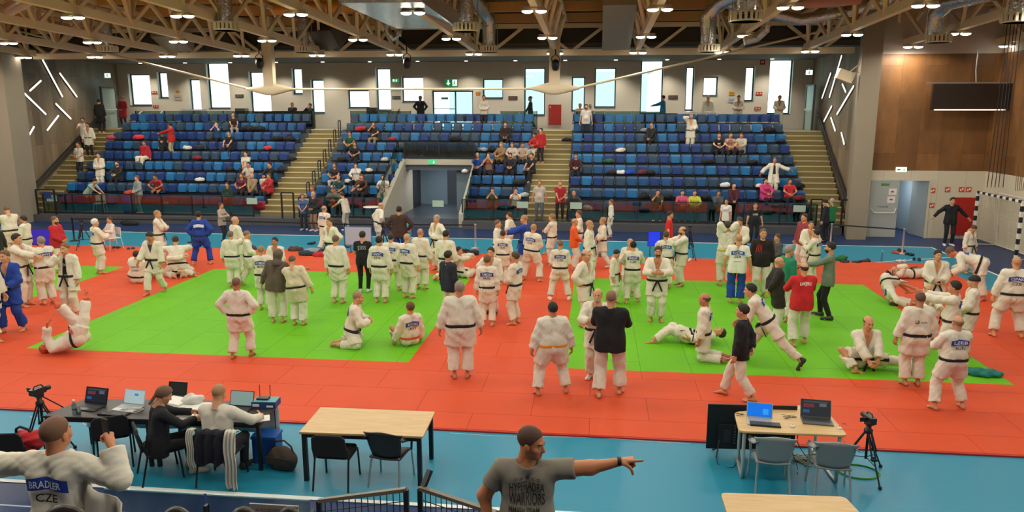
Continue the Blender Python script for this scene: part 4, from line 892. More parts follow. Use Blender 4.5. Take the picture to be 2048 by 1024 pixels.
def person(label, loc, rz, s=1.0, arms='down', legs='std', top='gi', topc='gi', botc='gi', belt=None, hair=('short', '3a2a1c'), skin='c8916a', shoes=None, girth=1.0, head=(0, 0), lean=0, side=0,
           patch=None, txt=None, beard=None, res='m', group=None, hands='relax', extra=None, seat=None, inner=None, belly=0, pose=None, sex=None, patch_c='1d3f8f', armk=1.0):
    """arms: name or (right, left). rz: 0 faces away from the camera, 90 left, 180 towards the camera"""
    root = empty('person', loc, R(rz), label=label, cat='person', group=group, s=s)
    A = arms if isinstance(arms, tuple) else (arms, arms); Pz = dict(pel=(0, 0, .93)); fx = .115
    fr, fl = (fx, 0, .08), (-fx, 0, .08); kn = [(.1, 1, 0), (-.1, 1, 0)]; fd = [None, None]
    if legs == 'wide': fr, fl = (.27, .02, .08), (-.27, -.02, .08); Pz['pel'] = (0, 0, .89)
    elif legs == 'walk': fr, fl = (.08, .27, .08), (-.08, -.27, .1); Pz['pel'] = (0, 0, .9)
    elif legs == 'walk2': fr, fl = (.08, -.24, .1), (-.08, .24, .08); Pz['pel'] = (0, 0, .905)
    elif legs == 'stagger': fr, fl = (.17, .12, .08), (-.15, -.1, .08); Pz['pel'] = (0, 0, .915)
    elif legs == 'sit': fr, fl = (.12, .44, .08), (-.12, .44, .08); Pz['pel'] = (0, 0, .52)
    elif legs == 'sitx': fr, fl = (.14, .3, .09), (-.14, .5, .08); Pz['pel'] = (0, 0, .52)
    elif legs == 'kneel': fr, fl = (.12, -.36, .06), (-.12, -.36, .06); Pz['pel'] = (0, -.12, .3); kn = [(.3, 1, -.1), (-.3, 1, -.1)]; fd = [(0, -1, -.15)]*2
    elif legs == 'kneelup': fr, fl = (.12, -.42, .06), (-.12, -.42, .06); Pz['pel'] = (0, 0, .5); kn = [(.1, 1, -.6), (-.1, 1, -.6)]; fd = [(0, -1, -.15)]*2
    elif legs == 'half': fr, fl = (.14, .3, .08), (-.12, -.38, .06); Pz['pel'] = (0, 0, .42); kn = [(.3, 1, .3), (-.1, 1, -.6)]; fd = [None, (0, -1, -.15)]
    elif legs == 'floor': fr, fl = (.15, .78, .06), (-.32, .6, .06); Pz['pel'] = (0, 0, .13); kn = [(.3, 0, 1), (-.5, 0, .8)]
    elif legs == 'cross': fr, fl = (-.16, .3, .07), (.16, .4, .07); Pz['pel'] = (0, 0, .13); kn = [(1, .3, .12), (-1, .3, .12)]; fd = [(-1, .3, 0), (1, .3, 0)]
    if pose: 
        Pz.update(pose); fr, fl = pose.get('fr', fr), pose.get('fl', fl); kn = [pose.get('kr', kn[0]), pose.get('kl', kn[1])]; fd = [pose.get('dr', fd[0]), pose.get('dl', fd[1])]
    pel = np.array(Pz['pel'], float)
    u = np.array([math.sin(R(side)), math.sin(R(lean))*math.cos(R(side)), math.cos(R(lean))*math.cos(R(side))])
    if 'u' in Pz: u = np.array(Pz['u'], float); u /= np.linalg.norm(u)
    f = np.array([0, 1, 0], float) if 'f' not in Pz else np.array(Pz['f'], float)
    f = f-u*(f@u); f /= np.linalg.norm(f); r = np.cross(f, u); g = girth
    neck = pel+u*.545; chest = pel+u*.33+f*.0; sh = [neck-u*.05+r*.175*(.55+.45*g), neck-u*.05-r*.175*(.55+.45*g)]
    dpel = pel-np.array([0, 0, .93])
    H = []; E = []
    for i, sgn in ((0, 1), (1, -1)):
        a = A[i]; tgt = None
        if isinstance(a, str):
            (tx, ty, tz), (hx, hy, hz) = POSE[a]
            if a in ('lap', 'knees', 'table', 'ground'): tgt = np.array([sgn*tx*1.0, ty, tz])
            else:  # targets follow the torso
                q = np.array([sgn*tx*(g if abs(tx) > .15 else 1), ty+(.04*(g-1)*4+belly if ty > .1 else 0), tz-.93]); tgt = pel+r*q[0]+f*q[1]+u*q[2]
            hint = r*sgn*hx+f*hy+u*hz
        else: tgt = np.array(a[0], float); hint = np.array(a[1], float)
        e, t = ik(sh[i], tgt, .29, .26, hint); E.append(e); H.append(t)
    HP = [pel+r*.09*g-u*.02, pel-r*.09*g-u*.02]; K = []; FT = []
    for i, t in ((0, fr), (1, fl)): k, t2 = ik(HP[i], t, .43, .42, kn[i]); k[2] = max(k[2], .085); K.append(k); FT.append(t2)
    hy_, hp_ = R(head[0]), R(head[1])
    hu = u*.75+np.array([0, 0, .25]) if 'u' not in Pz else u.copy(); hu /= np.linalg.norm(hu)
    hf = f-hu*(f@hu); hf /= np.linalg.norm(hf); hr = np.cross(hf, hu)
    hf = hf*math.cos(hy_)-hr*math.sin(hy_); hr = np.cross(hf, hu)             # yaw: positive turns to the person's left
    hf2 = hf*math.cos(hp_)-hu*math.sin(hp_); hu2 = hu*math.cos(hp_)+hf*math.sin(hp_)   # pitch: positive looks down
    HR = np.stack([np.cross(hf2, hu2), hf2, hu2], 1); hc = neck+hu*.085+hu2*.085+hf*.02
    step = {'h': .011, 'm': .021, 'l': .034}[res]; fem = .9 if sex else 1
    # ---- body
    def arm_prims(X, Y, Z, e, upto=1.0, fe=.0, flat=False, lower=True, k0=.0):
        ds = []
        for i in (0, 1):
            ds.append(cone(X, Y, Z, sh[i], E[i], .05*armk*fem*(.5+.5*g)+e, .041*armk*fem*(.5+.5*g)+e+k0, flat_b=flat and not lower))
            if lower: q = E[i]+(H[i]-E[i])*upto; ds.append(cone(X, Y, Z, E[i], q, .04*armk*fem*(.5+.5*g)+e+k0, (.039-.012*upto)*(.6+.4*armk)+e+fe, flat_b=flat))
        return ds
    def torso(X, Y, Z, e, lo_ext=0.0):
        ds = []
        for sg in (-1, 1):
            c1 = neck-u*.11+r*sg*.085*g*fem; c2 = pel+u*.16+r*sg*.06*g
            ds.append(cone(X, Y, Z, c1, c2, .092*(.5+.5*g)+e, .092*(.35+.65*g)+e)); ds.append(cone(X, Y, Z, c2, pel-u*(.02)+r*sg*.075*g, .092*(.35+.65*g)+e, .098*(.5+.5*g)+e))
            ds.append(cone(X, Y, Z, neck-u*.01, sh[0 if sg > 0 else 1], .052+e, .056+e))
        if belly or g > 1.15: b = belly+.1*max(0, g-1.1); ds.append(ell(X, Y, Z, tuple(pel+u*.14+f*(.02+b*.5)), (.15*g+e, .13+b*.6+e, .16+e)))
        if sex: ds += [ell(X, Y, Z, tuple(chest+u*.06+r*s_*.06+f*.085), (.05+e,)*3) for s_ in (-1, 1)]
        return union(ds, .05)
    J = np.array([pel, neck, *sh, *E, *H, *HP, *K, *FT, hc]); lo = J.min(0)-.2; hi = J.max(0)+.2
    def body_fn(X, Y, Z):
        ds = [torso(X, Y, Z, -.012)]
        for i in (0, 1): ds += [cone(X, Y, Z, HP[i], K[i], .082*(.4+.6*g), .052), cone(X, Y, Z, K[i], FT[i]+(K[i]-FT[i])*.12, .05, .036)]
        ds += arm_prims(X, Y, Z, 0); ds.append(cone(X, Y, Z, neck-u*.03, hc-hu2*.07-hf2*.015, .058*(.6+.4*g), .052)); d = union(ds, .03)
        return d
    V, Q = surfnet(body_fn, lo, hi, step*1.05); parts = [(V, Q, np.zeros(len(Q), int))]
    hv, hq, hm = tpl('head', res); parts.append((hv@HR.T.astype(f32)*(.97 if sex else 1.03)+hc, hq, hm))
    hk = hands if isinstance(hands, tuple) else (hands, hands)
    for i, sg in ((0, 1), (1, -1)):
        hv, hq = tpl(hk[i], res); x = (H[i]-E[i]); x /= np.linalg.norm(x)
        ctr = pel+u*.25+f*.12; inw = ctr-H[i]
        if isinstance(hands, tuple) and len(hands) > 2: inw = np.array(hands[2], float)
        pz = inw-x*(inw@x); pz /= max(1e-6, np.linalg.norm(pz)); z = -pz; y = np.cross(z, x)   # thumb side for the right hand
        if sg > 0: M_ = np.stack([x, y, z], 1); q2 = hq
        else: M_ = np.stack([x, -y, z], 1); q2 = hq[:, ::-1]
        # thumb should point forward/up
        tv = M_[:, 1]; 
        if tv@(f*.8+u*.6) < 0: M_ = M_*np.array([1, -1, 1]); q2 = q2[:, ::-1]
        parts.append((hv@M_.T.astype(f32)*(.93 if sex else 1.04)+(H[i]-x*.012), q2, np.zeros(len(hq), int)))
    FM = []
    for i, sg in ((0, 1), (1, -1)):
        hv, hq = tpl('foot', res); d = fd[i]
        if d is None:
            kd = f*1.0+r*sg*.22; d = np.array([kd[0], kd[1], 0]) if FT[i][2] < .14 else kd
        y = np.array(d, float); y /= np.linalg.norm(y); z = K[i]-FT[i]; z = np.array([0, 0, 1.0]) if (FT[i][2] < .14 and abs(y[2]) < .1) else z; z = z-y*(z@y); z /= np.linalg.norm(z); x = np.cross(y, z)
        M_ = np.stack([x*sg, y, z], 1); q2 = hq if sg > 0 else hq[:, ::-1]; FM.append((M_, sg))
        parts.append((hv@M_.T.astype(f32)+FT[i], q2, np.zeros(len(hq), int)))
    n = 0; Vs = []; Qs = []; Ms = []
    for V, Q, M_ in parts: Vs.append(V); Qs.append(Q+n); Ms.append(M_); n += len(V)
    ms = mat('skin_'+skin, skin, .5, bump=.05, bscale=200)
    mesh_obj('body', np_mesh('body', np.concatenate(Vs), np.concatenate(Qs), [ms, mat('lips', 'a25a4c', .5), mat('eye_white', 'd9d4cc', .3), mat('brow_and_iris', '2c1d15', .5)], np.concatenate(Ms)), root)
    if shoes:
        for M_, sg, ft in ((FM[0][0], 1, FT[0]), (FM[1][0], -1, FT[1])):
            hv, hq = tpl('shoe', res); mesh_obj('shoe', np_mesh('shoe', hv@M_.T.astype(f32)*1.04+ft, hq if sg > 0 else hq[:, ::-1], [mat('shoe_'+shoes, shoes, .6)]), root)
    # ---- hair
    if hair:
        def put(style, c, nm):
            if style == 'crop': c = ''.join('%02x' % int(.62*int(c[i:i+2], 16)+.38*.85*int(skin[i:i+2], 16)) for i in (0, 2, 4))
            o = mesh_obj(nm, hair_me(style, res, mat('hair_'+c, c, .7, bump=.3, bscale=150)), root); T = Matrix.Identity(4)
            for a in range(3):
                for b in range(3): T[a][b] = HR[a, b]*(.97 if sex else 1.03)
                T[a][3] = hc[a]
            o.matrix_local = T
        put(hair[0], hair[1], {'cap': 'cap', 'beanie': 'beanie', 'hood': 'hood'}.get(hair[0], 'hair'))
        if len(hair) > 2: put(hair[2], hair[3], 'hair')
        if beard: put('beard', beard, 'beard')
    # ---- clothes
    def cloth(c): return mat('cloth_'+c, {'gi': 'd8d2c0', 'gi2': 'cdc4a8', 'blue': '1c3f97'}.get(c, c), .88, bump=.1 if res == 'h' else .22, bscale=160 if res == 'h' else 55)
    ph = (sum(map(ord, label)) % 100)*.37
    def fold(X, Y, Z, amp, fz=22.0):
        a_ = np.sin(X*15+Z*fz+2.2*np.sin(Y*11+ph)+ph)*np.sin(Y*17-Z*9+1.7*np.sin(X*13+ph)); b_ = np.sin(X*34-Z*17+3*np.sin(Z*9+Y*8+ph))*np.sin(Y*30+Z*21+2*np.sin(X*12-ph))
        amp = amp*(.42 if res == 'h' else 1); return amp*(1.3*a_+.9*(1-2*np.abs(b_)**.7))
    def lowcut(X, Y, Z, z0): return None
    gi = top == 'gi'; open_ = top == 'open'
    if top:
        hem = {'gi': -.27, 'open': -.27, 'tee': -.13, 'jkt': -.14, 'coat': -.3, 'bare': 0}[top]
        slv = {'gi': .84, 'open': .86, 'tee': None, 'jkt': .95, 'coat': .95}[top]; ex = {'gi': .022, 'open': .026, 'tee': .006, 'jkt': .018, 'coat': .025}[top]
        def top_fn(X, Y, Z, carve=True):
            d = torso(X, Y, Z, ex)
            ts = (X-pel[0])*u[0]+(Y-pel[1])*u[1]+(Z-pel[2])*u[2]; tr = (X-pel[0])*r[0]+(Y-pel[1])*r[1]+(Z-pel[2])*r[2]; tf = (X-pel[0])*f[0]+(Y-pel[1])*f[1]+(Z-pel[2])*f[2]
            if gi and belt: d = d+.014*np.exp(-((ts-.07)/.035)**2)
            if gi or open_ or top == 'coat':   # skirt of the jacket hangs over the thighs
                hipm = (HP[0]+HP[1])/2; kd = ((K[0]+K[1])/2-hipm); kd = kd/np.linalg.norm(kd)*(-hem)*.95
                sk_ = []
                for i, sg in ((0, 1), (1, -1)):
                    kk = K[i]-HP[i]; kk = kk/np.linalg.norm(kk); a0 = HP[i]+u*.1-r*sg*.01; e_ = HP[i]+kk*(-hem*1.08)+r*sg*.006
                    sk_.append(cone(X, Y, Z, a0, e_, .112*(.35+.65*g), .122*(.4+.6*g)+(.035 if open_ else 0), flat_b=True))
                d = smin(d, smin(sk_[0], sk_[1], .14), .05)
            else:
                for s_ in (-1, 1): d = smin(d, cone(X, Y, Z, pel+u*.06+r*s_*.065*g, pel-u*.2+r*s_*.068*g, .108*(.35+.65*g)+ex, .116*(.4+.6*g)+ex), .05)
                d = smax(d, -(ts-hem), .01)
            if carve == 'core': return d
            if slv: ar = union(arm_prims(X, Y, Z, ex+.004, slv, .03 if (gi or open_) else .004, True, True, .012 if (gi or open_) else .0), .02)
            else:
                ar = []
                for i in (0, 1): ar.append(cone(X, Y, Z, sh[i], sh[i]+(E[i]-sh[i])*(.72 if armk == 1 else .6), .058*armk*(.5+.5*g), .06*armk*(.5+.5*g), flat_b=True))
                ar = np.minimum(*ar)
            d = smin(d, ar, .03); nk = np.sqrt((X-neck[0]-f[0]*.02-u[0]*.05)**2+(Y-neck[1]-f[1]*.02-u[1]*.05)**2+(Z-neck[2]-f[2]*.02-u[2]*.05)**2)-(.075 if top != 'coat' else .06); d = smax(d, -nk, .01)
            d = d+fold(X, Y, Z, {'gi': .0065, 'open': .008}.get(top, .004))
            if carve and (gi or open_):
                if gi: wedge = np.abs(tr)-np.clip((ts-.22)*.3, 0, .085)
                else: wedge = np.abs(tr)-np.clip(.035+(.6-ts)*.06, .03, .12)
                wedge = np.maximum(wedge, -(tf-.03))
                if gi: wedge = np.maximum(wedge, .22-ts)
                # raised collar band along the opening
                band = np.abs(np.abs(tr)-(np.clip((ts-.18)*.3, 0, .095)+.018 if gi else np.clip(.035+(.6-ts)*.06, .03, .12)+.02))-.02
                band = np.maximum(np.maximum(band, -(tf-.02)), np.maximum(.1-ts, ts-.58)); bd = np.maximum(torso(X, Y, Z, ex+.012), band); d = smin(d, bd, .004)
                d = np.maximum(d, -wedge)
            return d
        V, Q = surfnet(top_fn, lo, hi, step*.95)
        nm = {'gi': 'judogi_jacket', 'open': 'open_judogi_jacket', 'tee': 't_shirt', 'jkt': 'jacket', 'coat': 'coat'}[top]
        jk = mesh_obj(nm, np_mesh(nm, V, Q, [cloth(topc)]), root)
        if inner:
            def in_fn(X, Y, Z): d = torso(X, Y, Z, .0); ts = (X-pel[0])*u[0]+(Y-pel[1])*u[1]+(Z-pel[2])*u[2]; return smax(smax(d, -(ts+.02), .01), ts-.5, .01)
            V, Q = surfnet(in_fn, J[:4].min(0)-.2, J[:4].max(0)+.2, step); mesh_obj('undershirt', np_mesh('undershirt', V, Q, [cloth(inner)]), root)
    if True:
        slim = botc not in ('gi', 'gi2', 'blue')
        def leg_fn(X, Y, Z):
            ds = []
            for i in (0, 1):
                w_ = .006 if slim else .03; end = FT[i]+(K[i]-FT[i])*(.02 if slim else .14)
                kr_ = .07 if slim else .088*(.55+.45*g); ds.append(cone(X, Y, Z, HP[i], K[i], .09*(.4+.6*g)+w_*.3, kr_)); ds.append(cone(X, Y, Z, K[i], end, kr_*.98, .056 if slim else kr_*1.03, flat_b=True))
            ds.append(cone(X, Y, Z, pel+u*.1, pel, .1*g, .11*g, flat_a=True)); dd = union([cone(X, Y, Z, pel+u*.06+r*s_*.06*g, HP[0 if s_ > 0 else 1], .095*(.35+.65*g)+.004, .1*(.4+.6*g)) for s_ in (-1, 1)], .05)
            d = union(ds, .03); d = smin(d, dd, .04); ts = (X-pel[0])*u[0]+(Y-pel[1])*u[1]+(Z-pel[2])*u[2]; return smax(d, ts-(.11 if top in ('gi', 'open', 'coat', None) or K[0][2] > HP[0][2]-.25 else -.1), .01)+fold(X, Y, Z, .002 if slim else .007, 14)
        lo2 = np.minimum(J[:1].min(0), J[8:14].min(0))-.22; hi2 = np.maximum(J[:1].max(0), J[8:14].max(0))+.22
        V, Q = surfnet(leg_fn, lo2, hi2, step); mesh_obj('trousers' if slim else 'judogi_trousers', np_mesh('trousers', V, Q, [cloth(botc)]), root)
    if belt:
        def belt_fn(X, Y, Z):
            ts = (X-pel[0])*u[0]+(Y-pel[1])*u[1]+(Z-pel[2])*u[2]; c0 = .07
            return np.maximum((top_fn(X, Y, Z, 'core')-.011) if top else torso(X, Y, Z, .01), np.abs(ts-c0)-.027)
        V, Q = surfnet(belt_fn, J[:4].min(0)-.25, J[:4].max(0)+.25, max(.011, step*.55)); bo = mesh_obj('belt', np_mesh('belt', V, Q, [mat('belt_'+belt, belt, .8)]), root)
        if res != 'l':
            fy = .125*(.35+.65*g)+ex+belly*1.1+.02+(.1*max(0, g-1.1)); kp = pel+u*.07+f*fy; mb = MB()
            mb.box((-.03, -.015, -.022), (.03, .02, .022))
            mb.v = [tuple(kp+r*v[0]+f*v[1]+u*v[2]) for v in mb.v]
            for sg in (-1, 1): mb.bar(kp+r*sg*.01, kp+r*sg*.11-u*.24+f*.03, .04, .009, up=f)
            mb.build('belt_knot', mat('belt_'+belt, belt, .8), root)
    # ---- name patch and lettering follow the back of the jacket
    def project(xz, e, side_=-1):
        """march from outside onto the jacket; xz: (n,2) coordinates across / up the torso"""
        o = pel+np.outer(xz[:, 0], r)+np.outer(xz[:, 1], u)+f*(.45*side_); t = np.zeros(len(xz))
        for _ in range(28):
            p = o+np.outer(t, -f*side_); d = np.asarray(torso(p[:, 0], p[:, 1], p[:, 2], ex+.004)); t += np.clip(d, -.02, .1)*.9
        return o+np.outer(t, -f*side_)+f*(side_*e)
    def stick(nm, V2, faces, m, e, side_=-1):
        P = project(V2, e, side_); me = np_mesh(nm, P, faces, [m], smooth=False); return mesh_obj(nm, me, root)
    def stick_text(t_, size, cx, cz, m, wd=None, side_=-1, e=.009, nm='lettering'):
        V, fs = text_mesh(t_, size, wd)
        if len(V): k_ = 1 if side_ < 0 else -1; stick(nm, np.stack([cx+V[:, 0]*k_, cz+V[:, 2]], 1), fs, m, e, side_)
    if top and patch:
        nx_, nz_ = 33, 5; pw, phh = .16, .047; gxs = np.linspace(-1, 1, nx_); gz = np.linspace(-1, 1, nz_); V2 = np.array([[a*pw, .405+b*phh-.02*a*a] for b in gz for a in gxs])
        fs = [(j*nx_+i, j*nx_+i+1, (j+1)*nx_+i+1, (j+1)*nx_+i) for j in range(nz_-1) for i in range(nx_-1)]
        stick('name_patch', V2, fs, mat('patch_'+patch_c, patch_c, .6), .012)
        stick_text(patch[0], .075, 0, .4, mat('patch_text', 'dfe4ee', .6), .24, e=.021)
        if patch[1]: stick_text(patch[1], .085, 0, .3, mat('back_text_black', '15161c', .6), .17, e=.015)
    for t_ in (txt or []):   # (text, size, cx, cz, colour, width, side)
        stick_text(t_[0], t_[1], t_[2], t_[3], mat('print_'+t_[4], t_[4], .6), t_[5], t_[6], e=.013 if top in ('gi', 'open') else .009)
    return root
# ================================================================ PEOPLE ON THE TATAMI
BK = '15151a'; grp = 'people on and around the tatami'
def P(px, py, yt, rz, label, z=None, s=None, **k):
    z = mz if z is None else z
    g = G(px, py, z)
    if s is None:
        zt = Yp(px, yt, g[1])[2]; s = min(1.13, max(.82, (zt-z)/1.775))
    k.setdefault('girth', 1.1)
    return person(label, g, rz, s, **k)
def J(px, py, yt, rz, label, **k):
    k.setdefault('belt', BK); return P(px, py, yt, rz, label, **k)
gr = 'grey_short'
# --- left side
J(28, 520, 413, 60, 'large man in white judogi at the far left edge, head bent, half hidden', arms='fwd', girth=1.3, hair=('crop', '4a3a2c'), head=(0, 25))
J(60, 535, 432, 100, 'dark-haired man in white judogi facing left beside the man in red and white', arms='belt', hair=('short', '2a211b'))
P(-2, 552, 446, 60, 'person in black hooded jacket cut off by the left edge', arms='down', top='jkt', topc='2a2724', girth=1.3, hair=('crop', '6b5a48'))
J(50, 612, 468, -80, 'dark-haired man in white judogi reaching to the grey-haired partner at far left', arms='fwd', hair=('short', '2d2119'), girth=1.2)
J(98, 608, 474, 62, 'grey-haired man in white judogi with shoulder patch, arms forward, facing left', arms='fwd', hair=(gr, '8a7c6c'), girth=1.15, patch=('NAGY', ''))
J(30, 662, 500, 185, 'man in blue judogi walking towards the camera at the left edge', arms=('down', 'belt'), topc='blue', botc='blue', belt='1c2f6e', hair=('short', '6a4c30'), legs='stagger')
J(-12, 676, 505, -110, 'judoka in white cut off by the left edge behind the blue judogi', arms=('swing', 'down'), hair=('short', '3a2a1c'), legs='walk')
P(121, 545, 433, -85, 'bearded man in red jacket with white judogi trousers facing right', arms='belt', top='jkt', topc='b3202a', hair=('crop', '4a3020'), beard='3a2619', girth=1.2)
P(146, 631, 487, 182, 'man in open judogi over black shirt wiping his face with one hand', arms=('face', 'down'), top='open', inner='17181c', belt='17181c', hair=('short', '7a5636'), girth=1.05, txt=[('JUDO', .08, 0, .34, 'c9c9c9', .16, 1)])
J(200, 547, 438, -35, 'white-haired man in judogi with back patch beside the white chair', arms='chest', hair=(gr, 'd9d2c4'), patch=('HERNAN', 'CZE'), girth=1.15)
J(313, 586, 461, 176, 'man in white judogi walking towards the camera, looking down at his belt', arms=('swing', 'down'), legs='walk', hair=('short', '2c2018'), inner='3a3d44', head=(0, 30), skin='b97c58')
J(323, 528, 421, -75, 'blond man in white judogi with folded arms facing right', arms='fold', hair=('crop', '9a7648'), patch=('MOLNAR', 'HUN'))
J(405, 529, 421, 15, 'man in blue judogi with white back panel and elbows out', arms='hips', topc='blue', botc='blue', belt='14204e', hair=('short', '1d1815'), legs='wide', patch=('ROSSI', 'ITA'), patch_c='dfe4ee')
J(477, 548, 433, -40, 'balding grey man in white judogi behind the pair with an outstretched arm', arms='belt', hair=('rim', 'a89c8c'), girth=1.2)
J(468, 574, 463, 5, 'grey-haired man in judogi seen from behind, resting an arm on his neighbour', arms=('shoulder', 'down'), hair=(gr, '6b5f54'), girth=1.2)
J(500, 571, 460, -60, 'man in white judogi turning right beside the grey-haired man', arms='belt', legs='walk', hair=('crop', '6a5440'))
J(530, 619, 492, 8, 'bald man in judogi with blue name patch seen from behind, elbows bent', arms='chest', hair=('crop', '8a7058'), patch=('KOMEDE', 'BELGIE'), girth=1.1)
J(557, 590, 475, 175, 'dark-haired man in judogi facing the camera behind the hugging pair', arms='belt', hair=('short', '2a2019'), skin='b97a58')
P(556, 645, 500, 8, 'person in grey hooded sweater over judogi with an arm around a partner', arms=('hug', 'down'), top='jkt', topc='5b5046', hair=('hood', '5b5046'), girth=1.3, side=8, belt=None)
J(598, 650, 512, 0, 'stout man in white judogi with slanted black belt hugging the grey sweater', arms=('down', 'hug'), hair=('crop', '3a2a22'), girth=1.38, side=-8, topc='gi2', head=(0, 15))
J(483, 715, 555, 2, 'broad man in white judogi seen from behind with hands on hips', arms='hips', hair=('crop', '554539'), girth=1.28, legs='stagger', skin='b06a4c')
J(677, 606, 471, -8, 'man in judogi standing with his back to the camera, left of the black shirt', arms='down', hair=('crop', '3c3027'), girth=1.12)
J(652, 502, 410, -25, 'bald man in judogi walking right in front of the plinth', arms='down', legs='walk', hair=('rim', '8a7a6a'), patch=('HANZ', ''), girth=1.1)
J(665, 548, 436, 150, 'man in judogi with hands on hips facing left beside the pale screen', arms='hips', hair=('short', '4a3a2c'), girth=1.2)
P(609, 460, 388, -170, 'girl in blue shirt and dark trousers standing by the black gate frame', z=0, top='tee', topc='41588a', botc='23272e', hair=('long', '7a5c40'), sex=1, shoes='c9c4bc', girth=.9, arms='phone')
P(630, 462, 384, 160, 'long-haired blonde woman in dark top and brown wide trousers by the glass', z=0, top='jkt', topc='24262a', botc='8a6c58', hair=('long', 'b8966a'), sex=1, shoes='d8d2c8', girth=.95, arms='belt')
P(694, 461, 393, 70, 'person in white t-shirt and pale trousers leaning to the glass balustrade', z=0, top='tee', topc='cfc6b4', botc='b9b3a6', hair=('short', '3a2a22'), girth=1.15, arms=('down', 'fwd'), lean=15, shoes='d0cdc8', s=.93)
P(447, 486, 405, -95, 'woman in grey top and black trousers looking at her phone', z=0, top='jkt', topc='a5988a', botc='1b1b1f', hair=('pony', '4a2c1c'), sex=1, shoes='2a2a2c', arms='chest', girth=.95, legs='stagger')
J(757, 494, 405, -50, 'bald man in judogi leaning right beside the camera tripod', arms='hips', hair=('rim', '8a7c6c'), lean=12)
P(801, 522, 413, 5, 'person in brown jacket and blue judogi trousers with hands on hips', arms='hips', top='jkt', topc='3c2a26', botc='blue', hair=('short', '1c1512'), girth=1.4)
P(817, 505, 441, 140, 'child in turquoise top with a long pony tail beside the brown jacket', top='tee', topc='2a9fb5', botc='8c2f2a', hair=('pony', '2a1c15'), sex=1, s=.72, arms='belt')
J(843, 578, 458, -12, 'bald man in judogi from behind, right member of the pair under the tunnel', arms='down', hair=('crop', 'a58468'), skin='cf9468', girth=1.1)
J(817, 596, 468, -20, 'man with shaved head in judogi with shoulder patch beside the bald man', arms='down', hair=('crop', 'b5987a'), skin='cf9a70', patch=('CIMALA', 'ITA'), girth=1.15)
J(785, 583, 467, 0, 'man in judogi with wide name patch and letters, behind the patch wearer', arms='belt', hair=('short', '2a221c'), patch=('SLAVSOVA', 'SVK'), legs='stagger')
J(762, 605, 473, -6, 'dark-haired man in judogi with name patch, standing right of the black shirt', arms='down', hair=('short', '15120f'), patch=('LIVSIC', 'ITA'), girth=1.15)
P(729, 584, 463, 2, 'man in black JUDO t-shirt and black trousers seen from behind', arms='belt', top='tee', topc='15161a', botc='17181c', hair=('short', '1b1714'), shoes='c9cdd0', girth=1.2, txt=[('JUDO', .1, 0, .36, 'aab0b8', .24, -1), ('SLOVENIA', .05, 0, .43, 'aab0b8', .26, -1)])
J(876, 540, 430, 140, 'grey-haired man in judogi facing left with a hand on his hip near the tunnel', arms='hips', hair=(gr, '9a9084'), girth=1.2)
J(893, 556, 470, -20, 'dark-haired judoka kneeling upright with his back to the camera', arms='down', legs='kneelup', s=1.1, hair=('short', '15110e'), girth=1.15)
J(918, 552, 470, -100, 'judoka in white sitting with crossed legs on the green edge', arms='knees', legs='cross', s=.95, hair=('short', '2a201a'))
P(898, 645, 502, -35, 'man in dark navy jacket and white trousers facing right behind the heavy judoka', arms='down', top='jkt', topc='1b2232', hair=('short', '1f1a16'), girth=1.05)
J(922, 756, 563, 12, 'heavy grey-haired man in judogi standing with his back to the camera', arms='down', hair=('grey_short', '8a7d70'), girth=1.42, skin='b8765a')
J(714, 690, 607, -75, 'grey-haired judoka kneeling on the green mat and gesturing with both hands', arms='chest', legs='kneel', s=1.08, hair=('crop', '84765f'), patch=('MARTIN', ''), lean=14, girth=1.15)
J(820, 690, 604, 40, 'judoka with orange belt sitting on the green mat, one hand on the floor', arms=('down', 'ground'), legs='floor', s=1.02, belt='d2552a', hair=('short', '5a4028'), patch=('KOVAC', 'AUT'), lean=-6, pose=dict(fr=(.55, .62, .06), fl=(-.1, .5, .06)))
J(975, 652, 511, 3, 'slim man in judogi with patch reading three letters, in the middle of the red strip', arms='down', hair=('short', '6a4a30'), patch=('TOMECSKO', 'HUN'), girth=1.0)
J(983, 628, 495, 165, 'man in judogi rubbing his face, half hidden in the middle of the red strip', arms=('face', 'down'), hair=('short', '2d2219'), shoes='1c1c20')
J(1031, 648, 504, 70, 'man in judogi with rolled hands facing left beside the group on the red strip', arms='belt', hair=('short', '4a3524'), patch=('WOLF', ''), girth=1.05)
J(995, 548, 440, -90, 'dark-haired man in judogi facing right, behind the patched judoka', arms='down', hair=('crop', '4a3a2e'))
J(1006, 568, 461, 2, 'judoka with blue patch and letters, standing in front of the embracing men', arms='down', hair=('short', '3a2a20'), patch=('ZAHRADKA', 'HUN'))
J(1018, 520, 425, 75, 'laughing man in judogi facing left near the back edge of the tatami', arms='hips', hair=('short', '4a3420'), side=5)
J(1049, 548, 430, 80, 'bald man in blue judogi jacket and white trousers facing left', arms='fwd', topc='blue', hair=('crop', 'a57a58'), girth=1.1)
J(1062, 562, 445, -22, 'bald man in judogi with shoulder patch, legs apart, near the blue jacket', arms='belt', hair=('crop', 'b08662'), patch=('BERAN', 'CZ'), legs='wide', girth=1.25, side=6)
J(1104, 530, 427, 70, 'fair-haired man in judogi tightening his jacket, facing left', arms='fold', hair=('short', '8a6a48'), legs='stagger')
J(1119, 600, 478, 3, 'man in judogi with wide patch standing legs apart on the red strip', arms='belt', legs='wide', hair=('crop', '5a4230'), patch=('ANTON LUKEA', 'CZE'), girth=1.1, shoes='e4dfd6')
P(1147, 540, 437, -80, 'bald man in bright orange jacket among the white judogis', arms='belt', top='jkt', topc='e0591c', hair=('rim', '9a7c60'), girth=1.15)
J(1157, 520, 421, 100, 'man in judogi behind the orange jacket', arms='belt', hair=('short', '5a4030'), girth=1.1)
J(1176, 562, 441, -100, 'bald man in judogi facing right beside the orange jacket', arms='down', hair=('crop', 'b58a66'), girth=1.2)
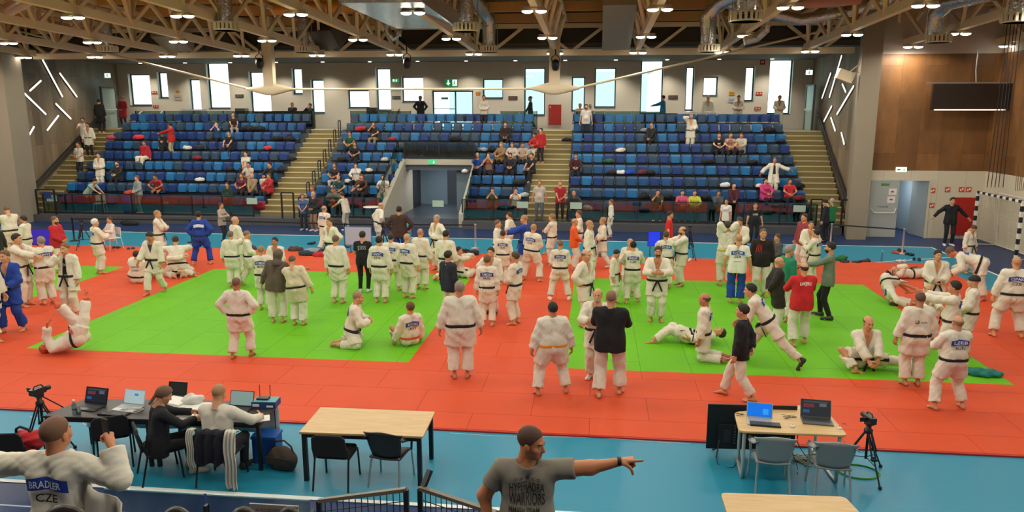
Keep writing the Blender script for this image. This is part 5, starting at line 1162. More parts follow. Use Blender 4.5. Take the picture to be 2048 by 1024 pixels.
J(1168, 652, 500, -120, 'balding man in judogi with hands on hips at the left edge of the right square', arms='hips', hair=('rim', '6a5340'), girth=1.15)
J(1104, 788, 601, 15, 'heavy man in judogi with yellow belt walking on the red strip', arms='down', belt='e0961c', hair=('short', '1b1613'), girth=1.42, legs='wide', skin='b87a58')
J(1192, 756, 577, 172, 'bearded bald man in judogi talking to the man in the black sweater', arms='chest', hair=('rim', '7a6a5a'), beard='b8a890', shoes='dcd6cc', girth=1.15)
P(1217, 792, 580, -6, 'man with shaved head in black hooded sweater seen from behind', arms='chest', top='jkt', topc='131316', hair=('crop', '6a5240'), girth=1.4, legs='stagger')
J(1204, 535, 433, 100, 'woman in judogi with blond bun walking left', arms='belt', legs='walk', hair=('bun', 'a8814e'), sex=1, shoes='e0d8cc', girth=.98)
J(1221, 474, 399, 95, 'boy in white judogi standing on the step behind the glass', z=0, arms='down', hair=('short', '6a4c30'), girth=.95)
J(1227, 607, 499, -110, 'dark-haired man in judogi looking down with his belt end hanging', arms='down', hair=('short', '1f1915'), head=(0, 25))
J(1257, 590, 478, 170, 'blonde judoka half hidden behind the patched back', arms='belt', hair=('bun', 'b59160'), sex=1)
J(1263, 606, 482, 0, 'curly dark-haired judoka with name patch, back to the camera on the right square', arms='chest', legs='stagger', hair=('short', '0f0d0c'), patch=('BRADLER', 'CZE'))
J(1311, 641, 493, 178, 'bearded man in judogi facing the camera in the middle of the right square', arms='chest', hair=('short', '3a2418'), beard='4a2c1c', girth=1.2, skin='bb7f5c')
J(1328, 578, 462, 3, 'judoka with name patch gripping a bald partner by the shoulders', arms=('reach', 'fwd'), hair=('short', '4a3a2c'), patch=('KUBA', ''), legs='stagger')
J(1361, 571, 453, 105, 'bald bearded man in judogi held by his partner', arms='fwd', hair=('rim', '4a382a'), beard='4a3a2e', girth=1.2)
P(1335, 528, 422, -100, 'man in bright red t-shirt facing right behind the gripping pair', arms='down', top='tee', topc='c8221e', hair=('short', '2a1c14'), girth=1.15)
J(1448, 571, 443, 5, 'judoka holding both hands at his neck with elbows spread', arms='neck', hair=('short', '3a2a1e'), girth=1.2, belt='c9a638')
J(1474, 552, 434, 150, 'man in judogi leaning behind the white t-shirt', arms='belt', hair=('short', '4a3424'), head=(0, 20), girth=1.15)
P(1470, 606, 469, -10, 'bald man in white t-shirt and blue judogi trousers seen from behind', arms='down', top='tee', topc='e0ddd2', botc='blue', hair=('crop', 'b88c6a'), girth=1.32, patch=('KOSTER', 'GER'), txt=[('_________', .1, 0, .18, '26345c', .2, -1)])
P(1506, 486, 406, 182, 'big man in black t-shirt and black trousers standing by the glass', z=0, arms='down', top='tee', topc='17181b', botc='18191c', hair=('crop', '2a211c'), girth=1.3, shoes='1a1a1c', txt=[('LASER', .11, 0, .36, 'd4d4d4', .22, 1)])
P(1449, 478, 397, 160, 'young woman in white t-shirt and black trousers in front of the glass', z=0, arms='down', top='tee', topc='d6d0c4', botc='1c1c20', hair=('bun', '2a1e18'), sex=1, girth=.9, shoes='e0dcd4')
P(1518, 592, 457, 182, 'man in black and red jacket and white trousers facing the camera', arms='down', top='jkt', topc='20181a', hair=('crop', '3a2e26'), girth=1.2, txt=[('////', .28, .1, .36, 'c0281e', .16, 1)])
P(1549, 572, 468, 110, 'man in grey zip jacket facing left behind the green jacket', arms='belt', top='jkt', topc='4b4c4e', hair=('short', '4a3a2c'))
P(1567, 642, 491, -70, 'grey-haired man in green jacket and white trousers', arms='down', top='jkt', topc='157a58', hair=(gr, '8f887c'), girth=1.25)
P(1548, 660, 514, -90, 'balding man in dark brown jacket with hands behind his back', arms='behind', top='coat', topc='28231f', hair=('rim', 'a09080'), girth=1.25)
P(1597, 690, 524, 8, 'man in red jacket with white lettering across the back', arms='chest', top='jkt', topc='c01f26', hair=('rim', '3a2c24'), girth=1.3, legs='stagger', txt=[('KANEJERO', .1, 0, .42, 'f0e8e4', .24, -1)])
P(1650, 636, 483, 70, 'bearded man in grey sweater and black trousers walking left', arms=('down', 'fwd'), top='jkt', topc='6c7a68', botc='17181b', hair=('short', '1f1915'), beard='1f1915', shoes='2a2c30', girth=1.08, legs='stagger')
P(1602, 538, 427, 120, 'man in maroon jacket and pale trousers facing left', arms='down', top='jkt', topc='8a3a3e', hair=('short', '3a2820'), girth=1.1)
J(1614, 552, 442, 175, 'judoka facing the camera between the maroon jacket and the patched back', arms='belt', hair=('crop', '2a201a'), girth=1.15)
J(1625, 572, 459, 50, 'dark-haired judoka with back patch facing left by the rope barrier', arms='chest', hair=('short', '15110f'), patch=('LIETZ', ''), girth=1.05)
P(1647, 484, 399, 60, 'man in dark clothes stooping at the foot of the right stairs', z=0, arms='down', top='jkt', topc='1f2128', botc='1f2128', hair=('short', '1c1714'), head=(0, 25), shoes='1a1a1c')
P(1658, 480, 397, 20, 'person in green t-shirt behind the man in dark clothes', z=0, arms='belt', top='tee', topc='1f7a46', botc='20242a', hair=(gr, 'a09a90'), shoes='1a1a1c', girth=1.15)
P(1476, 797, 605, 68, 'young man in black hooded sweater with white letters, hand on his back', arms=('behind', 'down'), top='jkt', topc='16161b', hair=('short', '2a2019'), girth=1.05, legs='walk', txt=[('NIKE', .13, .0, .33, 'e6e4e0', .2, 1)])
J(1535, 728, 565, 75, 'dark-haired judoka in black socks stretching in a deep lunge to the left', arms=('fwd', 'knees'), s=1.08, lean=38, hair=('short', '1a1512'), shoes='2b2723', patch=('KUBEC', ''), girth=1.1, head=(0, -25), pose=dict(pel=(0, 0, .82), fr=(.1, .42, .08), fl=(-.12, -.62, .12), dl=(-.2, .5, -.9)))
J(1405, 718, 598, 75, 'balding judoka kneeling on the green mat beside the lying man', arms='down', legs='kneelup', s=1.05, hair=('rim', '5a4436'), patch=('BORIS', ''), girth=1.15, skin='b8745a')
J(1384, 686, 600, 0, 'judoka lying on his back on the green mat with bent knees', arms='down', s=1.0, girth=1.05, hair=('short', '3a2a1e'),
  pose=dict(pel=(-.1, 0, .14), u=(1, .1, .12), f=(0, 0, 1), fr=(-.85, -.1, .06), fl=(-.7, .25, .06), kr=(-.3, -.2, 1), kl=(-.2, .2, 1), dr=(-1, 0, .1), dl=(-1, 0, .1)), )
J(1726, 735, 635, 190, 'bald judoka sitting on the green mat with one leg stretched to the right', arms=(((.12, .42, .22), (1, -.2, .1)), ((-.04, .42, .22), (-1, -.2, .1))), s=1.1, girth=1.15, hair=('rim', '6a5444'), head=(0, 10), pose=dict(pel=(0, 0, .14), fr=(.3, .28, .07), kr=(1, .6, .3), fl=(-.85, .35, .07), kl=(-.4, 0, 1), dr=(-1, .2, 0)), hands='relax')
J(1932, 545, 448, -150, 'woman in judogi with brown belt looking down beside the goal', arms='down', hair=('short', '4a3024'), sex=1, head=(0, 45), belt='3a2a22', girth=1.1)
P(1895, 491, 395, 176, 'man in black tracksuit spreading both arms wide by the cream wall', z=0, arms='wide', top='jkt', topc='17181d', botc='1a1c24', hair=('short', '15110f'), shoes='d8d8d8', girth=1.15, hands='open')
J(1957, 598, 508, 65, 'judoka bending far forward with hanging arms at the right edge of the tatami', arms=(((.2, .62, .62), (.6, -.6, -.2)), ((-.2, .62, .62), (-.6, -.6, -.2))), s=1.12, lean=78, hair=('short', '6a4a38'), patch=('TURI', ''), girth=1.15, legs='stagger', skin='c0755a')
J(2014, 674, 510, -8, 'bald man in judogi with blue patch striding at the right edge', arms='down', legs='wide', hair=('crop', 'c09070'), patch=('CEPAK', 'CZE'), girth=1.3, skin='cf9468')
J(1861, 640, 500, 178, 'dark-haired young man in judogi standing behind the group at right', arms='belt', hair=('short', '1f1a17'), girth=1.15)
J(1892, 735, 562, 60, 'man in judogi with shoulder patch reaching left to his partner', arms='reach', hair=('short', '1d1816'), patch=('ODLER', ''), girth=1.2, skin='bb7f5c')
J(1931, 713, 551, 70, 'man in judogi with black beanie facing left', arms='belt', hair=('beanie', '1a1a1c'), girth=1.15)
J(1842, 700, 577, 180, 'partly hidden balding man facing the camera between two judoka at right', arms='fwd', hair=('rim', '5a4a3c'), girth=1.0)
J(1822, 771, 585, 3, 'judoka with black logo lettering on the back and high dark collar', arms='down', hair=('crop', '2c241f'), girth=1.3, txt=[('LB', .09, -.07, .33, '1c1c24', .08, -1), ('judo', .05, .05, .32, '4a4a52', .1, -1), ('- - - - -', .04, 0, .26, '4a4a52', .2, -1)], skin='b07a5a')
J(1896, 818, 628, 8, 'bald judoka with blue name patch and black letters walking at the front right', arms='chest', legs='wide', hair=('rim', '8a6c54'), patch=('LZEB', 'HUN'), girth=1.22, skin='c08a68')
J(1787, 604, 560, 0, 'judoka doing a forward roll with the head on the green edge', arms=(((.5, -.35, .05), (.6, 0, .4)), ((.1, -.6, .06), (-.6, 0, .3))), s=1.0, hair=('short', '2a1c14'), patch=('GROSI', 'CZE'), pose=dict(pel=(-.22, .12, .6), u=(.12, -.6, -.75), f=(1, -.1, .2), fr=(.62, .1, .34), fl=(.66, .35, .12), kr=(.3, 0, 1), kl=(.2, .2, 1), dr=(1, 0, .3), dl=(1, .2, .2)))
J(1808, 555, 530, 0, 'judoka lying on his back near the back edge of the tatami', arms=('face', 'down'), s=1.0, hair=('short', '2a1a16'), pose=dict(pel=(.25, 0, .13), u=(-1, -.15, .02), f=(0, 0, 1), fr=(1.08, .1, .06), fl=(1.05, -.15, .06), kr=(.2, .2, 1), kl=(.2, -.2, 1), dr=(.3, 0, 1), dl=(.3, 0, 1)))
J(278, 566, 514, 5, 'judoka sitting on the red mat with lettering across the back', arms='knees', legs='floor', s=1.0, hair=('short', '2a1f19'), girth=1.2, txt=[('B FITO', .07, 0, .38, '1a2a5a', .22, -1), ('SLOVENIA', .06, 0, .28, '2a2a3a', .22, -1)])
J(357, 551, 478, 30, 'judoka kneeling on the red mat with bent back, beside the sitting pair', arms='lap', legs='kneel', s=1.1, hair=('short', '3a2a20'), girth=1.2, lean=15)
J(345, 552, 500, -80, 'judoka sitting low beside the kneeling one, legs stretched to the left', arms='knees', legs='floor', s=.95, hair=('short', '2a201a'), girth=1.0)
J(148, 700, 610, 180, 'judoka lying on his back with both legs in the air at the left green corner', arms=(((.25, .35, .62), (.6, -.3, .3)), ((-.28, .3, .5), (-.6, -.3, .3))), s=1.05, girth=1.25, hair=('crop', 'b5553a'), skin='c8603c',
  pose=dict(pel=(-.25, .1, .3), u=(.9, .18, -.28), f=(.2, .1, .95), fr=(-.3, -.15, 1.15), fl=(.0, .3, 1.05), kr=(-1, 0, .2), kl=(-1, .2, .2), dr=(.3, 0, 1), dl=(.3, 0, 1)))
print('tatami people built')
# ================================================================ PEOPLE IN THE STAND
low_me = {}
for k_, m_ in M_seat.items():
    low_me[k_] = MB().rbox((-.2, -.42, .40), (.2, -.02, .45), .04).mesh('lowered_seat', m_)
def block_of(x):
    for b_, (a, c) in blocks.items():
        if a-.2 < x < c+.2: return b_
    return None
sgrp = 'spectators in the stand'
SK = ['c8916a', 'b97c58', 'd09c76', 'c28560']
def SP(px, py, label, rz=180, stand=False, k=None, z=None, Y=None, arms='lap', top='tee', topc='24262b', botc='1f2026', hair=('short', '2e211a'), **kw):
    hz = 1.62 if stand else 1.2; s = kw.pop('s', 1.0)
    if Y is None:
        best = None
        for kk in (range(9) if k is None else [k]):
            Yk = YB(kk)-(.5 if stand else .3); yy = PX((Yp(px, py, Yk)[0], Yk, ZR(kk)+hz*s))[1]
            if best is None or abs(yy-py) < best[0]: best = (abs(yy-py), kk, Yk)
        kk = best[1]; Y = best[2]; z = ZR(kk)
        if not stand:
            x = Yp(px, py, Y)[0]; b_ = block_of(x)
            if b_:
                xs_ = seat_xs(b_); i = min(range(len(xs_)), key=lambda j: abs(xs_[j]-x))
                if abs(xs_[i]-x) < .3: px = PX((xs_[i], Y, ZR(kk)+hz))[0]
                if (b_, kk, i) in SEATOBJ:
                    o, f_, x_, c_ = SEATOBJ[(b_, kk, i)]; f_.data = low_me[c_]; f_.name = 'lowered_seat'; o['label'] = o['label'].replace('folded stadium seat', 'occupied stadium seat')
    x = Yp(px, py, Y)[0]; kw.setdefault('girth', 1.1); kw.setdefault('skin', SK[int(px) % 4])
    return person(label, (x, Y, z), rz, s, arms=arms, legs=kw.pop('legs', 'std' if stand else 'sit'), top=top, topc=topc, botc=botc, hair=hair, res='l', **kw)
lg = ('long', '5a3a26'); BK_ = '15151a'
def STAIRZ(Y): return .33+max(0, (Y-32.65))/(YB(8)+.08-32.65)*(TOPZ-.33)+.12
def ST(px, py, Y, label, **k): return SP(px, py, label, stand=True, Y=Y, z=STAIRZ(Y), **k)
ST(198, 210, 39.2, 'man in black jacket and trousers climbing the far left stairs', rz=0, top='coat', topc='141416', botc='141416', arms='down', s=1.03)
SP(244, 201, 'woman in red coat with long hair by the far left upper door', stand=True, Y=41.0, z=TOPZ, top='coat', topc='9c2a34', botc='3a3236', hair=lg, sex=1, arms='belt')
ST(167, 256, 37.4, 'man in white t-shirt carrying a bundle on the far left stairs', rz=-160, topc='cfc8bc', arms=('fwd', 'down'), botc='17171a')
SP(179, 289, 'man in white judogi standing at the left end of the fifth row', stand=True, k=5, top='gi', topc='gi', botc='1c1c20', belt=BK_, arms='down', rz=190)
SP(161, 330, 'man in white t-shirt with green print at the left end of a row', stand=True, k=3, topc='cfcabd', arms='belt', rz=170, txt=[('O', .25, 0, .3, '2c6a48', .1, 1)])
SP(200, 334, 'man in white judogi with black belt standing in the third row at left', stand=True, k=2, top='gi', topc='gi', botc='gi', belt=BK_, arms='belt', rz=175)
SP(172, 360, 'man in mint green t-shirt bending over a white chair behind the glass', stand=True, Y=32.75, z=.33, topc='8fae9c', botc='2a2f3a', lean=40, arms='reach', rz=-95, s=1.0)
SP(245, 332, 'bearded man in dark olive jacket sitting alone in the left block', top='jkt', topc='2a2a20', beard='2a1e16', arms='lap')
SP(274, 352, 'person in grey striped hoodie standing behind the left glass', stand=True, Y=32.8, z=.33, top='jkt', topc='8d9494', botc='a3a69e', rz=150, arms='belt', hair=('short', '6a4c38'), txt=[('I I', .2, 0, .3, '2f6a44', .12, 1)])
SP(291, 290, 'person in red jacket with white trousers kneeling on seats in the left block', top='jkt', topc='a8202a', botc='gi', arms='down', rz=170, girth=1.3)
SP(341, 252, 'man in red sweater and khaki trousers standing in the upper left block', stand=True, top='jkt', topc='b3251f', botc='b5a888', rz=100, arms='fwd', girth=1.2)
SP(330, 273, 'person crouching in dark clothes beside the man in the red sweater', top='jkt', topc='2a2d36', rz=-140, arms='fwd')
SP(310, 361, 'person in red t-shirt leaning forward in the second row at left', topc='96252c', lean=25, arms='knees')
SP(433, 258, 'person in blue top with red face mark sitting high in the left block', topc='1e4372', arms='face')
SP(452, 276, 'person in black sitting with crossed white shoes below the blue top', topc='1d1d22', shoes='d8d4cc', arms='knees')
SP(474, 235, 'woman with long brown hair and pale trousers at the top of the left block', sex=1, hair=lg, topc='2e211e', botc='9a9690', rz=-150, arms='knees')
SP(491, 300, 'woman in black and white top looking at her phone in the left block', sex=1, topc='c6c0b6', arms='phone', hair=('bun', '1c1512'), inner=None)
SP(544, 322, 'man in black jacket with white cloth on his lap at the left block aisle', top='jkt', topc='151518', botc='gi', rz=150)
SP(500, 341, 'person in white and dark striped top in the right part of the left block', topc='b5aca0', arms='lap', hair=('short', '17120f'))
SP(515, 363, 'elderly man in tan jacket reading in the second row of the left block', top='jkt', topc='8f7c5c', hair=('rim', '9a8c7c'), arms='phone')
SP(495, 363, 'woman in dark red top beside the man in the tan jacket', sex=1, topc='5c1f26', hair=lg)
SP(455, 374, 'man in dark green jacket with white stripe leaning over the left glass', stand=True, Y=32.75, z=.15, top='jkt', topc='17342c', botc='1c1d22', arms='belt', rz=175, s=.95, txt=[('___', .1, 0, .33, 'c9ccc8', .2, 1)])
SP(539, 364, 'woman in bright red coat at the aisle end of the second row at left', sex=1, top='coat', topc='a3222a', hair=lg, rz=150)
SP(585, 219, 'blonde woman in black behind the dark counter', stand=True, Y=42.2, z=TOPZ-.35, sex=1, topc='1b1b20', top='jkt', hair=('long', 'a07a4c'), rz=-160)
SP(621, 221, 'person in black leaning on the dark counter at the head of the left stairs', stand=True, Y=42.2, z=TOPZ-.4, top='jkt', topc='1b1b20', rz=150, arms='face')
SP(623, 382, 'man in blue shirt in the front row left of the middle block', topc='1f4f9c', hair=('crop', '6a4a36'), rz=150, girth=1.2)
SP(668, 384, 'heavy man in grey green shirt in the front row of the middle block', topc='56645f', girth=1.35, hair=('crop', '3a2c24'), lean=20)
SP(701, 260, 'man in dark green t-shirt with folded hands at the top of the middle block', topc='1d4a30', arms='lap')
SP(747, 258, 'man in black t-shirt and khaki trousers holding his head, middle block', topc='22221f', botc='8b7b62', arms=('face', 'lap'))
SP(708, 299, 'woman in black with red scarf in the middle block', sex=1, topc='17171a', hair=('long', '3a2219'))
SP(719, 322, 'woman in white blouse with dark hair holding a cup in the middle block', sex=1, top='jkt', topc='cdc8be', hair=('long', '1f1512'), arms=('lap', 'face'))
SP(660, 340, 'woman in dark top and light trousers near the left stairs, middle block', sex=1, topc='2a2422', botc='b5aca4', hair=lg)
SP(675, 362, 'bald man in teal shirt at the left of the second row, middle block', topc='2c4c4c', hair=('rim', '7a5a48'), lean=18, arms='knees')
SP(729, 350, 'woman in brown jacket right of the centre of the middle block', sex=1, top='jkt', topc='4a2f24', hair=lg)
SP(719, 366, 'man in black t-shirt turning left with bare arms in the second row', topc='1b1b1b', rz=120, girth=1.25, arms='knees')
SP(760, 365, 'man in white t-shirt and beige trousers with clasped hands beside the tunnel', topc='cdc9bf', botc='a79e8e', arms='lap', girth=1.2)
SP(841, 207, 'person with long fair hair in black seen from behind on the upper walkway', stand=True, Y=41.4, z=TOPZ, rz=0, top='jkt', topc='1a1c22', botc='4a5a78', hair=('long', '6a5a48'), arms='hips')
SP(968, 230, 'woman with white hooded top and black trousers at the top of the middle block', stand=True, k=8, sex=1, top='jkt', topc='cfc6b6', hair=('long', '4a3224'), arms='belt')
SP(949, 317, 'grey-haired man in blue polo shirt with clasped hands right of the tunnel', topc='1b4594', hair=(gr, '8f8578'), arms='lap', girth=1.2)
SP(1011, 245, 'man in dark jacket with white shoes at the top right of the middle block', top='jkt', topc='2a1f20', shoes='dcd8d2', arms='belt')
SP(1061, 203, 'person in dark jacket and jeans walking left in front of the tall window', stand=True, Y=41.6, z=TOPZ, rz=95, top='jkt', topc='1f2530', botc='5a6f8f', legs='walk', arms='swing', hair=('cap', '1f2530'))
SP(1075, 265, 'man in red jacket and white trousers at the top right aisle of the middle block', top='jkt', topc='b82a26', botc='gi', rz=140, lean=15)
ST(1082, 290, 36.7, 'man in red and white jacket sitting sideways on the third stairs', rz=150, top='jkt', topc='b02028', botc='1f2230', arms=('belt', 'down'), s=.95)
SP(994, 302, 'woman with fair hair and tan coat in the right part of the middle block', sex=1, top='coat', topc='8a6a48', hair=('long', '9a744a'), rz=150)
SP(977, 320, 'woman in pink and brown top beside the blue polo shirt', sex=1, topc='8a5a4a', hair=lg, arms='face')
SP(1035, 287, 'person in beige hoodie high in the right part of the middle block', top='jkt', topc='a89484')
SP(1017, 299, 'woman in pale sweater in the middle block below the beige hoodie', sex=1, top='jkt', topc='b9aca0', hair=lg)
SP(1012, 321, 'man in black vest over white sleeves in the middle block', top='jkt', topc='1c1e26', beard='2a1e18', arms='lap')
SP(1064, 303, 'man in dark navy shirt with bare arms near the third stairs', topc='1a1c26', rz=150, arms='knees')
SP(979, 395, 'man in green camouflage shirt resting his chin, front row of the middle block', topc='3a4a34', arms='face', rz=180)
SP(1026, 392, 'boy in white t-shirt with both hands at his face in the front row', topc='d0ccc4', arms='face', hair=('short', '1c1512'))
SP(1079, 390, 'man in grey t-shirt and jeans leaning at the foot of the third stairs', stand=True, Y=32.5, z=.33, topc='b5aca2', botc='4a5a66', hair=('crop', '5a4a40'), arms=('down', 'down'), shoes='2a2a2c', girth=1.2, s=1.0)
SP(1120, 390, 'man in dark red polo shirt holding something at the foot of the third stairs', stand=True, Y=32.4, z=.33, topc='9c1c28', botc='17171a', hair=('crop', '7a5a48'), arms=('phone', 'belt'), shoes='2a2a2c', girth=1.15)
SP(1160, 224, 'woman with light hair at the small desk on the upper walkway', Y=41.5, z=TOPZ, sex=1, top='jkt', topc='b9a898', hair=('long', 'a58a68'))
SP(1180, 225, 'woman in white hood behind the small desk on the upper walkway', Y=41.6, z=TOPZ, sex=1, top='jkt', topc='d6cfc4', hair=('hood', 'd6cfc4'))
SP(1172, 238, 'bearded man in white t-shirt and dark shorts standing at the top of the right block', stand=True, k=7, topc='cdc8c2', botc='1f2126', beard='1c1512', arms='down', girth=1.2)
SP(1154, 310, 'person in dark red and black at the left edge of the right block', top='jkt', topc='3a1a20', hair=('short', '1c1512'))
SP(1155, 388, 'bald man leaning behind the glass at the left of the right block', top='jkt', topc='343b44', hair=('rim', '5a4438'), lean=25)
SP(1326, 208, 'person in turquoise and blue top standing at the dark counter by the big window', stand=True, Y=41.1, z=TOPZ, rz=70, top='jkt', topc='1a6a8c', botc='8a8f8e', arms='fwd')
SP(1315, 243, 'man in dark jacket with a paper on his lap, top of the right block', top='jkt', topc='1f2622', rz=150, arms='phone')
SP(1380, 281, 'man in white judogi holding a phone to his ear, standing in the right block', stand=True, k=6, top='gi', topc='gi', botc='gi', belt='1a1a1e', arms=('ear', 'belt'), hair=(gr, '8f8578'))
SP(1416, 203, 'judoka in white standing under the small square window', stand=True, Y=41.5, z=TOPZ, top='gi', topc='gi', botc='gi', arms='down', hair=('rim', '5a4438'))
SP(1477, 204, 'judoka in white tying his belt under the yellow sign', stand=True, Y=41.5, z=TOPZ, top='gi', topc='gi', botc='gi', belt=BK_, arms='belt')
SP(1559, 202, 'judoka in white in front of the right end window', stand=True, Y=41.5, z=TOPZ, top='gi', topc='gi', botc='gi', belt=BK_, arms='belt', hair=('short', '3a3a3e'))
SP(1432, 266, 'person in black top with white print in the upper right block', topc='17171a', txt=[('M', .12, 0, .33, 'd0d0d0', .12, 1)])
SP(1467, 269, 'woman in dusty pink top in the upper right block', sex=1, topc='8f6a66', hair=('short', '2a1c16'))
SP(1460, 283, 'man with bare torso in the upper right block', top='tee', topc='c39474', arms='lap', hair=('crop', '3a2a20'))
SP(1484, 281, 'person in pale hoodie beside the bare torso', top='jkt', topc='b5b0a0', rz=150, hair=('short', '15110f'))
SP(1315, 396, 'bearded man in yellow and black vest in the front row of the right block', topc='3a3a2a', beard='2a1c14', rz=175, girth=1.2, legs='sitx', arms=('face', 'knees'), shoes='dcdad4')
SP(1389, 401, 'woman in yellow green top in the front row of the right block', sex=1, top='jkt', topc='b9b83a', hair=('short', '3a2a20'))
SP(1359, 403, 'woman in pink and navy jacket in the front row of the right block', sex=1, top='jkt', topc='b8486a', hair=('short', '1c1512'))
SP(1436, 377, 'man in grey sweater with a phone in the second row of the right block', top='jkt', topc='4d545c', arms='phone')
SP(1466, 404, 'man in maroon hooded jacket standing behind the right glass', stand=True, Y=32.7, z=.33, top='jkt', topc='4c1c24', hair=('short', '15110f'), arms='phone', s=.98)
SP(1549, 324, 'man in open white judogi over black shirt with arms spread in the right block', stand=True, k=2, top='open', topc='gi', botc='gi', inner='24282c', arms=('wide', 'out'), hair=('crop', '3a2c24'))
SP(1537, 373, 'woman in bright pink jacket in the second row at right', sex=1, top='coat', topc='c23a70', hair=('long', '2a1614'), rz=-160)
SP(1575, 373, 'man in red t-shirt in the second row at right', topc='b8242c', arms='lap')
print('spectators built')
# ================================================================ BAGS AND CLOTHES
def heap_fn(sx, sy, sz, sd):
    rr = random.Random(sd); cs = [(rr.uniform(-.5, .5)*sx, rr.uniform(-.4, .4)*sy, rr.uniform(.25, .6)*sz, rr.uniform(.3, .5)) for _ in range(5)]
    def fn(X, Y, Z):
        d = ell(X, Y, Z, (0, 0, sz*.35), (sx*.75, sy*.75, sz*.6))
        for a, b, c, q in cs: d = smin(d, ell(X, Y, Z, (a, b, c), (sx*q, sy*q, sz*q)), .05)
        d = d+.02*np.sin(X*24+sd+2*np.sin(Z*19))*np.sin(Y*21+Z*17+sd); return smax(d, -Z, .005)
    return fn
def heap(name, loc, sx, sy, sz, c, sd, label, cat, group, h=.03, rz=0, part='cloth', strap=None):
    V, Q = surfnet(heap_fn(sx, sy, sz, sd), (-sx*1.1, -sy*1.1, -.02), (sx*1.1, sy*1.1, sz*1.2), h)
    o = empty(name, loc, rz, label=label, cat=cat, group=group); mesh_obj(part, np_mesh(part, V, Q, [mat('heap_'+c, c, .85, bump=.2, bscale=30)]), o)
    if strap: MB().tube([(-sx*.5, 0, sz*.6), (-sx*.3, -.05, sz*1.15), (0, -.08, sz*1.35), (sx*.3, -.05, sz*1.15), (sx*.5, 0, sz*.6)], .018, 6).build('strap', mat('strap_'+strap, strap, .7), o)
    return o
BG = [(275, 268, 'd0303a', 'red and black bag heap on upper seats at left', .5), (222, 270, 'b8406a', 'pink and dark coat on an upper seat near the left stairs', .4), (322, 283, 'cfc9c0', 'white folded towel on a seat at left', .3),
      (397, 290, '20242c', 'dark bag on a seat in the left block', .45), (375, 288, 'd5d2ca', 'white cloth below the red sweater in the left block', .35), (400, 355, 'd6d2cc', 'white and black backpack on the fourth row at left', .32),
      (395, 315, '7a1f28', 'dark red bag in the left block', .4), (460, 335, '23262a', 'green and dark bag in the left block', .35), (500, 250, '1d1e22', 'black coat heap at the top of the left block', .6),
      (520, 252, '1b1b20', 'black jacket on the top row near the left stairs', .5), (535, 292, 'b9323c', 'red cap and white coat on a seat in the left block', .4), (555, 275, '17181c', 'black bag near the aisle of the left block', .45),
      (580, 270, '202228', 'dark backpack at the aisle end of the left block', .45), (585, 318, '1a1b20', 'black coat at the aisle of the left block', .4), (565, 340, '25262c', 'grey backpack near the aisle of the left block', .35),
      (720, 258, 'b02a2c', 'red coat spread over a top seat of the middle block', .5), (785, 275, '8f2a30', 'red and white bag in the upper middle block', .35), (797, 298, '1c1d22', 'black coat above the tunnel at left', .45),
      (683, 300, '1d2026', 'dark coat in the upper left of the middle block', .4), (770, 318, 'b5aea2', 'beige bag beside the tunnel', .32), (738, 338, 'cfc6b0', 'pale seat bag in the middle block', .26), (697, 360, 'd2cec6', 'white bag in the middle block near the teal shirt', .3),
      (908, 260, '14161c', 'black case lying on a top seat of the middle block', .5), (967, 285, '8f949c', 'grey cloth on a seat right of the tunnel roof', .35), (930, 340, 'd4d0ca', 'white bag beside the blue polo shirt', .25), (985, 300, '1a1a1e', 'black and white backpack on the middle block', .35),
      (1038, 367, '1a1c20', 'black coat in the second row of the middle block', .5), (1048, 382, 'aab0b4', 'grey bag at the end of the second row of the middle block', .35), (1135, 268, '151518', 'black coat at the head of the third stairs', .4),
      (1218, 305, '2a5a3a', 'heap of bottles and food boxes on the right block', .4), (1240, 302, 'd2ccc0', 'white paper bags on the right block', .35), (1225, 328, '2a1a20', 'dark red bag in the right block', .35), (1243, 332, 'dcd8ce', 'folded white shirts on a seat of the right block', .3),
      (1258, 325, '1f3fae', 'bright blue coat hanging on a seat in the right block', .4), (1285, 345, '5a2026', 'dark red sports bag in the right block', .4), (1300, 342, '17181c', 'black sports bag in the right block', .4), (1175, 395, 'b5b8bc', 'grey and black bag behind the right glass', .4),
      (1288, 392, '15161a', 'black backpack in the second row of the right block', .4), (1335, 392, '17181c', 'large black jacket in the second row of the right block', .45), (1370, 262, '1b1c20', 'black bag near the standing judoka with the phone', .35),
      (1415, 325, '14151a', 'black bag on the fifth row of the right block', .45), (1450, 370, 'd5d8dc', 'white shirt on a dark bag in the third row at right', .4), (1410, 395, '17181c', 'black bag beside the grey sweater', .4),
      (1520, 372, 'd0c4c0', 'white bag with red letter in the second row at right', .28), (1540, 262, '16171b', 'black bag on the top row at right', .5), (1562, 282, '1f2c50', 'dark blue bag at the right end of an upper row', .35), (1595, 378, '8f2028', 'red and white bag at the right end of the second row', .4), (1600, 365, '17181d', 'black coat at the right end of the third row', .4),
      (1505, 322, '1a1b20', 'black coat on the fifth row left of the spread arms', .4), (1290, 250, '7a7f88', 'grey wheeled case at the top of the right block', .35)]
for i, (px, py, c, lb, sz) in enumerate(BG):
    best = min(range(9), key=lambda kk: abs(PX((Yp(px, py, YB(kk)-.25)[0], YB(kk)-.25, ZR(kk)+.72))[1]-py)); Yk = YB(best)-.27
    x = Yp(px, py, Yk)[0]; heap('bag' if 'bag' in lb or 'backpack' in lb or 'case' in lb else 'coat', (x, Yk, ZR(best)+.42), sz*.78, .2, sz*.34+.07, c, i, lb, 'bag' if ('bag' in lb or 'backpack' in lb or 'case' in lb) else 'clothing', 'bags and coats left on the seats', strap='15151a' if 'back' in lb else None)
